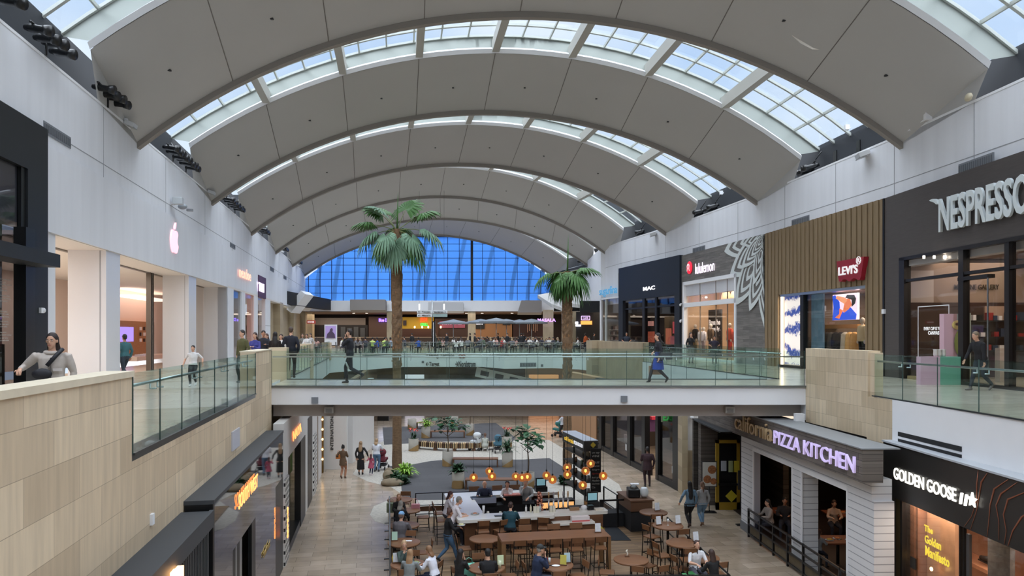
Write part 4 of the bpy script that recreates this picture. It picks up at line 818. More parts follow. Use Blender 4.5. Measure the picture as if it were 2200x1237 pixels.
pb('pylon_body', 927.5, 934.5, 690, 745, 60.5, .5, BLACK, parent=t); pb('pylon_stripe', 930.4, 931.6, 692, 744, 60.45, .04, WHITE, parent=t)
q = t.location; a = at(928.5, 660, 60.7); MB().tube([(a.x - q.x, .2, 1.5), (a.x - q.x, .2, a.z - q.z + .6)], .05, 8).build('pole', STEEL, t)
SGN = M((206, 210, 212), .4, emit=.08, name='board_white')
for px0, px1, py0, py1, s_ in ((896, 928, 666.5, 673, '\u2190 Target'), (896, 928, 674, 680.5, "\u2190 Macy's"), (930, 961, 666.5, 673, 'Nordstrom \u2192')):
    pb('arrow_board', px0, px1, py0, py1, 60.5, .1, SGN, parent=t); ttxt(t, s_, px0 + 2, px1 - 3, py0 + 1.6, py1 - 1.4, 60.48, INK, bold=.02)
pb('blank_board', 930, 961, 674, 680.5, 60.5, .1, M((150, 172, 170), .4), parent=t)
for k, px in enumerate((901, 954)): 
    t = thing('suspended_lamp', ['white tube lamp above the left arrow board', 'white tube lamp above the right arrow board'][k], 'light', at(px, 660, 62)); MB().tube([(0, 0, .3), (0, 0, 19.3 - t.location.z)], .008, 4).build('cord', BLACK, t); MB().lathe([(.06, -.2), (.06, .3)], 8).build('tube', M((250, 250, 255), .5, emit=1.5, name='tube_white'), t)
# grey parasols in a row
def parasol(x, y, h, r, label):
    t = thing('parasol', label, 'parasol', (x, y, UF), random.random(), 'grey parasols over the dining tables'); MB().tube([(0, 0, 0), (0, 0, h + .3)], .04, 6, STEEL).build('pole', STEEL, t)
    mb = MB(); n = 8; ring = [Vector((r * math.cos(2 * math.pi * k / n), r * math.sin(2 * math.pi * k / n), h - .05)) for k in range(n)]; mid = [Vector((v.x * .55, v.y * .55, h + .12)) for v in ring]
    vs = [Vector((0, 0, h + .32))] + mid + ring + [v + Vector((0, 0, -.16)) for v in ring]
    fs = [(0, 1 + k, 1 + (k + 1) % n) for k in range(n)] + [(1 + k, 9 + k, 9 + (k + 1) % n, 1 + (k + 1) % n) for k in range(n)] + [(9 + k, 17 + k, 17 + (k + 1) % n, 9 + (k + 1) % n) for k in range(n)]
    mb.add(vs, fs); mb.build('canopy', M((122, 128, 134), .8, name='parasol_grey'), t); return t
random.seed(5)
for k, (px, py, Y, l) in enumerate(((974, 690, 78, 'leftmost grey parasol in front of the pictured banner stall'), (1033, 689, 80, 'grey parasol just right of the middle stone pillar'), (1066, 687, 74, 'nearest grey parasol in the middle of the row'), (1088, 689, 80, 'grey parasol in front of the tan stall television'), (1116, 690, 82, 'grey parasol second from the right end'), (1142, 689, 77, 'rightmost grey parasol near the broad pillar'))):
    p = at(px, py, Y); parasol(p.x, Y, p.z - UF - .1, 1.75, l)
# ------------------------------------------------------------------ LOWER LEVEL, FAR
mb = MB(); mb.box(-30, 30, 66, 66.3, 0, 4.3); struct('wall_lower_far', mb, M((150, 122, 92), .7, name='tan_lower_wall'))
mb = MB(); mb.box(-40, EL(26) - .3, 60, 60.3, 0, 4.3) if False else None
YF = 65.8
def lfront(px0, px1, label, col, lit=None, name='lower_storefront'):
    a, b = at(px0, 800, YF), at(px1, 800, YF); t = thing(name, label, 'storefront', (a.x, YF, 0)); w_ = b.x - a.x
    MB().box(0, w_, -.2, 0, 3.3, 4.2).build('header', M(col, .7), t); MB().box(0, .35, -.2, 0, 0, 3.3).build('pier', M(col, .7), t); MB().box(.35, w_, -.12, -.08, 0, 3.3).build('glass', SHOPG, t)
    MB().box(.35, w_, -.05, 0, 0, 3.3).build('display', lit or M((70, 60, 56), .7, emit=.1), t); return t
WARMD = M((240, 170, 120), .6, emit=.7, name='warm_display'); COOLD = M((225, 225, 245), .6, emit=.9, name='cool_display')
for px0, px1, l, c, m_ in ((740, 800, 'dark lower storefront seen through the bridge glass at left', (70, 64, 60), None), (800, 845, 'lower storefront with tan side panel left of the taller palm', (140, 116, 90), None), (862, 912, 'brightly lit lower storefront right of the taller palm', (120, 120, 120), COOLD), (912, 1080, 'long dark lower storefront under the wayfinding letters', (92, 84, 76), M((74, 68, 62), .7)), (1080, 1128, 'lower storefront with a tan pillar behind a tilted white board', (110, 96, 80), M((90, 70, 56), .7)), (1128, 1200, 'warm glowing lower storefront below the shorter palm', (196, 168, 140), WARMD), (1200, 1300, 'pale orange lower storefront at far right under the bridge', (190, 160, 134), WARMD)): lfront(px0, px1, l, c, m_)
t = thing('tilted_board', 'tilted white letter board standing in the lower hall', 'board', at(1088, 812, 60)); MB().obox((0, 0, 0), (5.2, .12, .8), (0, 12, 0)).build('board', WHITE, t)
for k in range(4): MB().obox((-1.8 + k * 1.2, -.07, .38 - k * .255), (.7, .03, .4), (0, 12, 0)).build('dark_letter', BLACKM, t)
for k, (px, py, s_) in enumerate(((777, 899, 'EXIT'), (1440, 896, 'EXIT'), (776, 812, 'EXIT'))):
    Y = (62, 33.5, 64)[k]; a = at(px, py, Y); t = thing('exit_sign', ['green exit sign under the bridge left of the taller palm', 'green exit sign hung by the black framed lower store', 'green exit sign seen dimly through the bridge glass'][k], 'sign', a)
    wd, hg = (.55, .3) if k != 1 else (.42, .22); MB().box(-.02, .02, .01, .05, hg, 4.3 - a.z).build('drop_rod', BLACK, t); MB().box(-wd, wd, 0, .06, -hg, hg).build('panel', M((110, 120, 96), .5, emit=.0, name='exit_panel'), t); txt('lettering', s_, M((50, 150, 70), .5, emit=.3, name='exit_green'), t, -wd * .8, wd * .8, -hg * .7, hg * .7, -.01, ext=.02, bold=.02)
# ------------------------------------------------------------------ LOWER LEFT STORES
XS = lambda Y: -2.87 - .184 * Y
fr = Fr((XS(0), 0), (XS(60), 60), 'slatted_storefront', 'charcoal slatted storefront box with metal top at bottom left', 'storefront', 0); u = fr.u
e1 = (12.3) / fr.d.y
MTOP = M((70, 73, 77), .55, .3, name='dark_zinc_top')
fr.box('metal_top', MTOP, -4, e1, 3.9, 3.98, .0, .7); fr.box('top_edge', MTOP, -4, e1, 3.72, 4.0, -.05, .02); 
mb = MB(); mb.box(-4, e1 - .05, .1, .7, 0, 3.72); mb.build('backing', BLACKM, fr.root)
mb = MB(); x = 2.0
while x < e1 - .05: mb.box(x, x + .05, .02, .1, 0, 3.72); x += .1
mb.build('slats', M((58, 62, 66), .5, .2, name='slat_grey'), fr.root)
GLO = M((255, 190, 120), .5, emit=4, name='amber_glow'); 
for px0, px1, py in ((355, 363, 1222), (364, 372, 1215)): fr.box('glowing_letter', GLO, u(px0) , u(px1), fr.z(px1, 1300), fr.z(px1, py), -.14, -.06)
fr = Fr((XS(0), 0), (XS(60), 60), 'black_portal_storefront', 'glossy black portal storefront with amber glowing letters', 'storefront', 0); u = fr.u
GBL = M((30, 30, 33), .04, .0, name='mirror_black', spec=1.0, coat=1); s0, s1 = (12.45) / fr.d.y, (21.5) / fr.d.y
fr.box('metal_top', MTOP, s0, s1, 4.06, 4.13, -.02, .48); 
def mirror(): 
    m = M((96, 92, 92), .03, 1.0, name='dark_mirror'); return m
fr.box('near_jamb', BLACK, s0, s0 + .12, 0, 4.06, 0, .46); fr.box('reflective_fascia', mirror(), s0 + .12, s1, 2.75, 4.06, 0, .1)
f0 = s0 + .12
def seg(a, b, m_, z1=2.75, nm='reflective_glass', d0=.0): fr.box(nm, m_, a, b, 0, z1, d0, d0 + .08)
xa = [f0, u(500), u(506), u(509), u(515), u(520), u(541), u(549), u(592), u(600), s1]
seg(xa[0], xa[1], mirror()); seg(xa[1], xa[2], BLACK, nm='frame'); seg(xa[2], xa[3], STEEL, nm='frame'); seg(xa[3], xa[4], BLACK, nm='frame'); seg(xa[4], xa[5], STEEL, nm='frame')
seg(xa[5], xa[6], BLACKM, nm='open_doorway', d0=.3); seg(xa[6], xa[7], BLACK, nm='frame'); seg(xa[7], xa[8], mirror()); seg(xa[8], xa[9], BLACK, nm='frame'); seg(xa[9], xa[10], BLACK, nm='frame')
fr.text('glowing_lettering', 'SOUTH WEST', M((255, 150, 84), .5, emit=1.5, name='amber_letters'), 512, 553, 1040, 1070, -.03, bold=.0, ext=.015)
fr.text('door_lettering', 'south west', M((210, 180, 110), .3, 1, name='brass_letters'), 566, 580, 1168, 1186, -.02, bold=.02, ext=.01)
fr = Fr((XS(0), 0), (XS(60), 60), 'pink_storefront', 'white storefront with pink marble display and patterned screen edge', 'storefront', 0); u = fr.u
g0, g1 = s1 + .15, u(691); WSF = M((210, 208, 206), .5, var=.03, name='store_white')
w0, w1 = u(629), u(660); 
fr.box('fascia', WSF, g0, g1, 3.1, 4.3, 0, .3); fr.box('pier', WSF, g0, u(619), 0, 3.1, 0, .3); fr.box('pier', WSF, u(655), u(661), 0, 3.1, 0, .3); fr.box('pier', WSF, u(670), g1, 0, 3.1, 0, .3); fr.box('dark_frame', BLACK, u(645), u(655), 0, 3.1, -.02, .2); fr.box('dark_frame', BLACK, u(661), u(670), 0, 3.6, -.02, .2)
PAT = tiles('screen_pattern', (40, 40, 42), (40, 40, 42), (214, 212, 208), .2, .17, 'xz', rough=.5, mortar=.035, var=0, bump=0)
fr.box('patterned_screen', PAT, s1 + .15, u(618), 0, 2.6, -.05, 0); fr.box('patterned_screen', PAT, u(672), u(678), 0, 2.6, -.05, 0)
fr.box('pink_marble_wall', M((232, 176, 158), .4, var=.15, scale=2, emit=.25, name='pink_marble'), u(619), u(645), 0, 3.1, 1.2, 1.3); fr.box('display_floor', BLACK, u(619), u(645), 0, .25, 0, 1.2)
x = u(630); MB().lathe([(.34, 0), (.34, .95)], 18, (x, .6, .25)).build('display_drum', WHITE, fr.root); MB().lathe([(.07, 0), (.09, .12), (.03, .3), (.03, .38)], 10, (x, .6, 1.2)).build('black_vase', BLACK, fr.root)
fr.text('glowing_lettering', 'NAYA', MC['amber_letters'], 630, 647, 917, 937, -.03, bold=.0, ext=.015)
# vertical amber word projecting at the portal's far jamb
t = thing('blade_sign', 'vertical amber glowing word on the portal edge', 'sign', fr.w(u(604), 0, -.15), fr.rz)
for k, py in enumerate((1095, 1107, 1119, 1131, 1143, 1152)): txt('glowing_letter', 'DYNAMO'[k], MC['amber_letters'], t, -.06, .16, fr.z(604, py + 5), fr.z(604, py - 5), -.02, bold=.01)
fr = Fr((XS(0), 0), (XS(60), 60), 'gold_framed_storefront', 'gold framed glass storefront with string of bulbs before the white panel', 'storefront', 0); u = fr.u
GOLD = M((120, 96, 56), .35, .6, name='bronze_gold'); a, b = u(678.5), u(694)
fr.box('frame', GOLD, b - .5, b, 0, 4.2, -.05, .2); fr.box('frame', GOLD, a + .9, a + 1.05, 0, 4.2, -.02, .2); fr.box('header', WSF, a, b, 3.9, 4.3, 0, .3); fr.box('glass_pane', SHOPG, a + 1, b - .5, .1, 3.9, .02, .04); fr.box('display_wall', M((60, 90, 40), .8, var=.6, scale=4, name='leafy_wall'), a + 1, b, .1, 3.9, 1.5, 1.6)
MB().ell(((a + b) / 2 + .8, .6, .8), (.4, .3, .7)).build('lit_display', M((240, 214, 140), .5, emit=.6), fr.root)
for k in range(7): MB().ell((b - .6, -.02, .7 + k * .5), (.05, .05, .05), 6, 5).build('bulb', MC['bulb_glow'], fr.root)
Yp = 37.3; t = thing('white_panel_wall', 'tall white panel with vertical black capital letters', 'panel', (XS(Yp) - .1, Yp, 0)); x1 = at(745, 950, Yp).x - t.location.x
MB().box(0, x1, 0, .25, 0, 4.25).build('panel', WSF, t); a = at(716.5, 965, Yp).x - t.location.x; b = at(710, 965, Yp).x - t.location.x
z0_, z1_ = at(0, 966, Yp).z, at(0, 893, Yp).z
txt('lettering', 'INTERNATIONAL', INK, t, b, a, z0_, z0_ + (z1_ - z0_) * 13 / 11.3, -.01, vertical=True, bold=.01)
t = thing('white_partition', 'narrow white partition just right of the lettered panel', 'panel', at(746, 950, 39)); t.location.z = 0; MB().box(0, .3, 0, 6, 0, 4.25).build('panel', WSF, t)
fr = Fr((-9.0, 40), (-11.5, 60), 'distant_storefront', 'dim storefronts along the left of the lower hall', 'storefront', 0)
fr.box('wall', M((120, 98, 76), .7, name='dim_tan'), 0, 25, 0, 4.3, .0, .3); 
t = thing('digital_kiosk', 'black digital kiosk with bright screen top near the far lower wall', 'kiosk', at(823, 910, 58)); t.location.z = 0; MB().box(-.45, .45, 0, .3, 0, 2.2).build('housing', BLACK, t); MB().box(-.38, .38, -.02, 0, 1.0, 2.1).build('screen', M((190, 205, 240), .4, emit=1.2), t)
# ------------------------------------------------------------------ LOWER RIGHT STORES
# dark framed store beyond the restaurant
fr = Fr((4.0, 51.6), (7.5, 32.1), 'black_glass_storefront', 'long black framed glass storefront past the restaurant entrance', 'storefront', 0); u = fr.u
fr.box('header', BLACK, u(1282), fr.L, 3.7, 4.3, -.1, .2); fr.box('base', BLACK, u(1282), u(1398), 0, .28, -.1, .1); fr.box('base', BLACK, u(1417), fr.L, 0, .28, -.1, .1)
for a, b in ((1291, 1296), (1316, 1321), (1352, 1358), (1383, 1390), (1413, 1418), (1450, 1463)): fr.box('mullion', BLACK, u(a), u(b), 0, 3.75, -.12, .15)
fr.box('glass_pane', DSHOPG, u(1282), u(1383), .28, 3.7, .0, .02); fr.box('glass_pane', DSHOPG, u(1418), u(1450), .28, 3.7, .0, .02)
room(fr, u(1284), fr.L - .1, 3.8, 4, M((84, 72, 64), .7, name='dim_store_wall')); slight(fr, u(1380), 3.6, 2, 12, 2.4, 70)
for px, c, py0, py1 in ((1305, (40, 60, 130), 920, 960), (1308, (240, 190, 200), 900, 922), (1346, (200, 190, 180), 935, 950), (1350, (60, 60, 66), 950, 975), (1391, (80, 46, 80), 900, 925), (1395, (180, 40, 60), 893, 900)):
    fr.box('display_block', M(c, .6, emit=.15), fr.u(px - 6, 1.2), fr.u(px + 5, 1.2), max(.02, fr.z(px, py1, 1.2)), fr.z(px, py0, 1.2), 1.2, 1.5)
for px, py in ((1346, 961), (1447, 1010)):
    MB().box(u(px) - .12, u(px) + .12, -.03, -.02, fr.z(px, py) - .15, fr.z(px, py) + .18).build('door_emblem', M((190, 190, 190), .5), fr.root)
mb = MB(); mb.box(0, u(1282), -.05, .5, 0, 4.3); struct('pillar_lower', mb, M((170, 130, 96), .7, name='tan_pier'), fr.root)
# beige piers and white infill
t = thing('stone_return', 'beige stone pier with white wall panel left of the wood clad entrance', 'wall panel', at(1462, 1050, 31.6)); t.location.z = 0; q = t.location
x = lambda px, Y=31.6: at(px, 0, Y).x - q.x
MB().box(x(1462), x(1474), -.3, .5, 0, 4.3).build('pier', STONEY, t); MB().box(x(1474), x(1500), .0, .3, 1.9, 4.3).build('white_panel', WSF, t); MB().box(x(1474), x(1500), -.02, .3, 0, 1.9).build('stone_dado', STONEY, t)
t = thing('security_camera', 'white dome camera under the slab above the stone pier', 'camera', at(1486, 896, 31.4)); MB().ell((0, 0, 0), (.09, .09, .1)).build('dome', WHITE, t); MB().box(-.05, .05, 0, .25, .02, .1).build('mount', WHITE, t)
# pizza restaurant
X0 = lambda Y: 9.43 - .045 * Y
fr = Fr((X0(26), 26), (X0(17.35), 17.35), 'pizza_restaurant_front', 'white sided restaurant front with weathered wood sign band', 'storefront', 0); u = fr.u
SID = tiles('white_siding', (212, 213, 216), (208, 209, 212), (150, 152, 158), 50, .185, 'xz', rough=.5, mortar=.012, var=.03, bump=.4)
OW = tiles('weathered_planks', (112, 104, 98), (90, 83, 78), (54, 50, 46), 1.1, .16, 'xz', rough=.8, mortar=.006, var=.6, nscale=(1.2, 16, 3), bump=.15)
OWD = tiles('dark_planks', (70, 64, 58), (50, 45, 41), (28, 25, 22), 1.3, .17, 'xz', rough=.8, mortar=.006, var=.6, nscale=(1.2, 14, 3), bump=.1)
ZO = 2.99; a1, a2, a3, a4 = u(1618), u(1702), u(1756, .0), u(1820)
fr.box('siding', SID, 0, a1, 0, ZO, 0, .2); fr.box('siding', SID, 0, fr.L, ZO, 3.5, 0, .5); fr.box('siding', SID, a4, fr.L + .1, 0, ZO, 0, .5); fr.box('column', SID, a2, u(1722), 0, ZO, 0, .5)
mb = MB(); 
for c in (a1, a2, u(1722), a4): mb.box(c - .02, c + .05, -.02, .02, 0, ZO + .02)
mb.box(a1, a4, -.02, .02, ZO - .02, ZO + .12); mb.build('white_trim', WHITE, fr.root)
fr.box('jamb', M((150, 150, 156), .5), a1 - .02, a1 + .03, 0, ZO, 0, .24); fr.box('grey_base', M((110, 112, 116), .6), -.02, a1, 0, .3, -.03, .02)
mb = MB(); L0, L1 = fr.u(1500, -.4), fr.u(1853, -.4)
mb.box(L0, L1, -.4, 0.1, 3.48, 4.27); mb.build('wood_sign_band', OW, fr.root); fr.box('wood_pier', OW, L0, L0 + .35, 0, 3.48, -.4, .3)
fr.box('metal_coping', M((128, 130, 132), .5), L0, L1 + .03, 4.27, 4.3, -.43, .5)
TANL = M((196, 168, 128), .4, .3, name='tan_letters'); LILL = M((206, 190, 238), .5, emit=.3, name='lilac_lit_letters')
za_, zb2 = 3.72, 4.14
txt('lettering', 'california', TANL, fr.root, fr.u(1581, -.42), fr.u(1660, -.42), 3.68, 4.22, -.41, ext=.06, bold=.0)
txt('lettering', 'PIZZA KITCHEN', LILL, fr.root, fr.u(1664, -.42), fr.u(1838, -.42), 3.66, 4.06, -.41, ext=.05, bold=.0)
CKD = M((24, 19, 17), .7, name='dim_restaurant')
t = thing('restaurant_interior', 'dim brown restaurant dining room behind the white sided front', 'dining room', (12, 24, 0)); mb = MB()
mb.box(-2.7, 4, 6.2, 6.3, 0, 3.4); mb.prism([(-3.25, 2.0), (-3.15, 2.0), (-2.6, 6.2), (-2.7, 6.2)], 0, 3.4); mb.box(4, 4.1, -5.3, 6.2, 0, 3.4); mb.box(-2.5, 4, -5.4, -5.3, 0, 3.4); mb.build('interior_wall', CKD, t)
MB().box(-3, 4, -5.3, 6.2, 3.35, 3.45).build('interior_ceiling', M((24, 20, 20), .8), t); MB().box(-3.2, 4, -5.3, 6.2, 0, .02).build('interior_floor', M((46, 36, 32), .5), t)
MB().box(-2.8, 4, 6.05, 6.2, .9, 1.9).build('tiled_wall', tiles('mosaic_wall', (60, 62, 50), (44, 46, 38), (30, 30, 26), .1, .1, 'xz', rough=.3), t)
for k in range(3):
    for q_ in range(2):
        sh_ = MB().box(-2.6 + q_ * 3, -.2 + q_ * 3, 5.8, 6.2, 2.1 + k * .4, 2.14 + k * .4).build('wall_shelf', M((90, 50, 34), .6), t)
        for j in range(3): MB().box(-2.5 + q_ * 3 + j * .8, -2.0 + q_ * 3 + j * .8, 5.85, 6.15, 2.14 + k * .4, 2.36 + k * .4).build('shelf_box', M([(120, 120, 124), (190, 120, 60), (70, 70, 76)][(j + k) % 3], .6, emit=.08), sh_)
area('restaurant_light', (11, 24, 3.3), 3, 6, 28, (1, .6, .35))
# patio railing
t = thing('patio_railing', 'black slatted patio railing in front of the restaurant windows', 'railing', fr.w(a1 - .05, 0, -.15), fr.rz); Lr = 6.6; mb = MB()
for z in (.12, .45, .68, .95): MB().box(0, Lr, -.02, .02, z - .03, z + .03).build('rail', BLACK, t)
for k in range(7): MB().box(k * 1.05, k * 1.05 + .06, -.03, .03, 0, .98).build('post', BLACK, t)
for k in range(6): MB().box(k * 1.05 + .08, k * 1.05 + 1.03, .03, .05, .15, .42).build('wood_panel', M((96, 84, 64), .7, var=.3), t)
# entrance alcove
t = thing('restaurant_entrance', 'dark plank alcove holding a yellow framed glass door', 'entrance', (7.75, 29.2, 0)); q = t.location
MB().box(-.25, 2.2, .6, .8, 0, 3.5).build('plank_wall', OWD, t); MB().box(2.1, 2.3, -3, .6, 0, 3.5).build('side_wall', OWD, t); MB().box(-.3, 2.3, -3.4, .6, 3.45, 3.5).build('ceiling', BLACKM, t)
YEL = M((176, 142, 42), .5, name='mustard_frame'); Yd = 28.7; a, b = at(1538, 0, Yd).x - q.x, at(1590, 0, Yd).x - q.x; zt = at(0, 945, Yd).z; y = Yd - q.y
d_ = MB(); d_.box(a, a + .13, y, y + .08, 0, zt); d_.box(b - .13, b, y, y + .08, 0, zt); d_.box(a, b, y, y + .08, zt - .13, zt); d_.box(a, b, y, y + .08, 0, .3); door = d_.build('door', YEL, t)
MB().box(a + .13, b - .13, y + .03, y + .05, .3, zt - .13).build('door_glass', M((34, 34, 36), .05, name='dark_glass_solid'), door); MB().box(a + .1, b - .1, y - .06, y - .02, .98, 1.06).build('push_bar', BLACK, door)
for (x0_, x1_, z0_, z1_, c) in ((.2, .42, 1.55, 1.95, (200, 205, 215)), (.5, .72, 1.5, 1.95, (190, 200, 150)), (.68, .92, 1.5, 1.95, (220, 200, 60))): MB().box(a + x0_, a + x1_, y - .01, y, z0_, z1_).build('door_notice', M(c, .6), door)
MB().obox((b - .35, y - .01, .55), (.34, .02, .34), (0, 45, 0)).build('yellow_diamond_sticker', M((224, 206, 60), .6), door)
t = thing('easel_menu', 'black standing frame with pizza photo poster beside the yellow door', 'sign', (at(1524, 1090, 28.3).x, 28.3, 0)); MB().box(-.3, .3, 0, .04, 1.0, 2.0).build('frame', BLACK, t); MB().box(-.27, .27, -.012, 0, 1.03, 1.97).build('poster', M((222, 220, 214), .5, name='poster_paper'), t)
random.seed(3)
for (x_, z_, r_) in ((.1, 1.68, .17), (-.08, 1.3, .16), (.16, 1.22, .13)): 
    MB().ell((x_, -.014, z_), (r_, .008, r_), 16, 6).build('pizza_picture', M((170, 110, 70), .6, var=.9, scale=16, name='pizza_topping'), t)
MB().tube([(0, .02, 0), (0, .02, 1.0)], .02, 6).build('pole', BLACK, t); MB().box(-.25, .25, -.15, .2, 0, .03).build('base', BLACK, t)
t = thing('stanchion_sign', 'thin black sign post standing at the white siding corner', 'sign post', (at(1590, 1130, 26.6).x, 26.4, 0)); MB().tube([(0, 0, 0), (0, 0, 1.9)], .022, 6).build('pole', BLACK, t); MB().box(-.2, .12, -.12, .12, 0, .03).build('base', BLACK, t); MB().box(-.14, .1, -.02, .02, 1.3, 2.0).build('sign_plate', BLACKM, t)
# sneaker store
fr = Fr((9.46, 18.15), (9.44, 7), 'sneaker_storefront', 'dark metal storefront with white glowing letters over marble window', 'storefront', 0); u = fr.u
GGF = M((70, 68, 67), .3, .6, var=.35, scale=.5, name='burnished_metal'); zf = 3.0
fr.box('fascia', GGF, 0, fr.L, zf, 4.3, -.12, .4); fr.box('coping', M((176, 180, 186), .5), 0, fr.L, 4.3, 4.34, -.16, .3); fr.box('pier', GGF, 0, u(1930), 0, zf, -.12, .3)
fr.box('gold_jamb', M((112, 100, 70), .35, .7), u(1930), u(1941), 0, zf, -.06, .3); fr.box('dark_jamb', BLACK, u(1941), u(1945), 0, zf, -.08, .3)
WG = M((255, 252, 240), .5, emit=.8, name='white_hot_letters')
fr.text('glowing_lettering', 'GOLDEN GOOSE', WG, 1921, 2055, 1026, 1053, -.14, bold=.012, ext=.02)
for a_, b_ in ((2064, 2068), (2074, 2077)): mb = MB(); x0_, z0_ = fr.u(a_, -.16), fr.z(2070, 1084, -.16); mb.vprism([(x0_, z0_), (x0_ + .05, z0_), (x0_ + .1, z0_ + .24), (x0_ + .05, z0_ + .24)], -.2, -.16); mb.build('glowing_slash', WG, fr.root)
sc_ = (fr.u(2091, -.16), fr.z(2091, 1074, -.16)); P = [(sc_[0] + (.15 if k % 2 == 0 else .062) * math.sin(k * math.pi / 5), sc_[1] + (.16 if k % 2 == 0 else .065) * math.cos(k * math.pi / 5)) for k in range(10)]; mb = MB(); mb.vprism(P, -.2, -.16); mb.build('glowing_star', WG, fr.root)
CPR = M((150, 96, 76), .4, .7, name='copper_vein'); mb = MB()
for k, pts in enumerate(([(2115, 1010), (2112, 1040), (2112, 1075), (2100, 1110), (2084, 1135)], [(2135, 1016), (2122, 1035), (2118, 1060), (2112, 1095), (2098, 1140)], [(2180, 1030), (2150, 1050), (2141, 1085), (2137, 1130), (2134, 1160)], [(2200, 1036), (2165, 1060), (2154, 1085), (2160, 1120), (2160, 1160)], [(2235, 1050), (2180, 1072), (2170, 1105), (2176, 1140), (2172, 1180)], [(2260, 1080), (2210, 1110), (2190, 1140), (2180, 1180)])):
    mb.tube([(u(x), -.125, min(4.28, max(zf + .02, fr.z(x, y)))) for x, y in pts], [.006, .018, .012, .008, .005][:len(pts)], 5)
mb.build('copper_veins', CPR, fr.root)
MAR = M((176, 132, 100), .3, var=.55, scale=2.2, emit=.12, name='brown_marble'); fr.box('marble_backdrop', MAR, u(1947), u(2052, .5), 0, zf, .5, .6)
fr.box('glass_pane', SHOPG, u(1945), u(2066), .05, zf, -.02, .0); fr.box('glass_pane', SHOPG, u(2067), fr.L, .05, zf, -.02, .0); fr.box('mullion', BLACK, u(2065), u(2067), 0, zf, -.05, .02); fr.box('mullion', BLACK, u(2074), u(2075), 0, zf, -.05, .02); fr.box('door_stile', M((90, 90, 92), .4, .7), u(2080), u(2086), 0, fr.z(2083, 1147), -.04, .02)
YT = M((240, 214, 70), .5, emit=.3, name='yellow_text')
for k, (s_, p0_, p1_, y0_, y1_) in enumerate((('The', 1986, 2004, 1130, 1144), ('Golden', 1987, 2022, 1156, 1174), ('Manifesto', 1988, 2040, 1184, 1206))): fr.text('window_lettering', s_, YT, p0_, p1_, y0_, y1_, -.03, bold=.03, ext=.005)
room(fr, u(1945), fr.L, zf + .2, 4, M((150, 104, 78), .5, var=.3, name='tan_marble_room')); slight(fr, 5.5, zf - .05, 1.8, 6, 2, 50, (1, .86, .72)); slight(fr, 1.6, zf - .05, .25, 2.4, .4, 11, (1, .88, .76))
fr.box('shelf', M((190, 130, 96), .4), fr.u(2052, 1), fr.u(2130, 1), fr.z(2100, 1218, 1), fr.z(2100, 1210, 1), .9, 1.4)
for px, py in ((2064, 1203), (2118, 1196)):
    x_, z_ = fr.u(px, 1.1), fr.z(px, py, 1.1) - .06; mb = MB(); mb.tube([(x_ - .16, 1.1, z_), (x_, 1.1, z_ + .02), (x_ + .16, 1.1, z_ + .06)], [.05, .06, .07], 8); mb.box(x_ - .2, x_ + .2, 1.05, 1.16, z_ - .07, z_ - .04); mb.build('sneaker', M((40, 36, 34), .6), fr.root)
fr.box('grey_rock_panel', M((110, 104, 100), .6, var=.6, scale=6, bump=.6), fr.u(2122, .6), fr.u(2170, .6), 0, zf, .6, .7)
MB().box(u(1961), u(1972), -.06, -.03, fr.z(1966, 1221), fr.z(1966, 1197)).build('door_reader', BLACK, fr.root)
for px, py in ((1966, 1206), (2001, 1222)): MB().ell((fr.u(px, .3), .3, fr.z(px, py, .3)), (.05, .03, .05), 8, 6).build('small_lamp', MC['bulb_glow'], fr.root)
# upper slab edge slots and other fittings
SE = Fr((9.55, 18.1), (9.86, 8), z0=0); t = thing('slot_vent', 'pair of long black slots in the white slab edge at right', 'vent', SE.w(0, 0), SE.rz)
for py0 in (927, 942): 
    za_ = SE.z(1930, py0 + 4.5); MB().box(SE.u(1930), SE.u(2066), -.012, .02, za_ - .055, za_ + .055).build('slot', BLACKM, t)
t = thing('security_camera', 'small white camera on stone pier left of the sneaker storefront', 'camera', RS.w(RS.u(1893), RS.z(1893, 1175), -.1), RS.rz); MB().box(-.05, .05, -.1, .1, -.05, .05).build('body', WHITE, t); MB().box(.05, .1, 0, .1, -.08, .08).build('mount', WHITE, t)
t = thing('wall_speaker', 'white box speaker hung on stone pier above the wood sign', 'speaker', RS.w(.0, 4.35, -.0), 0); a = at(1718, 898, 22.4) ; t.location = a; MB().box(-.15, .12, -.1, .1, -.12, .14).build('housing', WHITE, t)
for k, (px, py) in enumerate(((676, 860), (1341, 857))):
    a = at(px, py, 22.55); t = thing('square_vent', ['small square grey vent at the left end of the bridge fascia', 'small square grey vent on the right half of the bridge fascia'][k], 'vent', a); MB().box(-.1, .1, -.01, .04, -.1, .1).build('cover', GRL, t)
for k, (px, py) in enumerate(((708, 880), (1567, 880))):
    a = at(px, py, 22.9); t = thing('bridge_speaker', ['grey box speaker under the left end of the bridge', 'grey box speaker under the right end of the bridge'][k], 'speaker', a); mb = MB(); mb.box(-.15, .15, -.1, .1, -.11, .11); mb.build('housing', M((150, 146, 140), .6), t, bev=.02); MB().box(-.1, .1, -.11, -.1, -.08, .05).build('grille', M((110, 106, 102), .8), t)
a = LE.w(LE.u(505), 0, 0); t = thing('wall_speaker', 'pale square speaker panel set in the left stone wall', 'speaker', LE.w(LE.u(505), LE.z(505, 943), 0), LE.rz); MB().box(-.45, .45, -.03, .02, -.22, .22).build('cover', M((190, 190, 198), .6), t)
t = thing('wall_box', 'tiny white switch box low on the left stone wall', 'box', LE.w(LE.u(324), LE.z(324, 1115), 0), LE.rz); MB().box(-.05, .05, -.04, .02, -.08, .08).build('cover', WHITE, t)
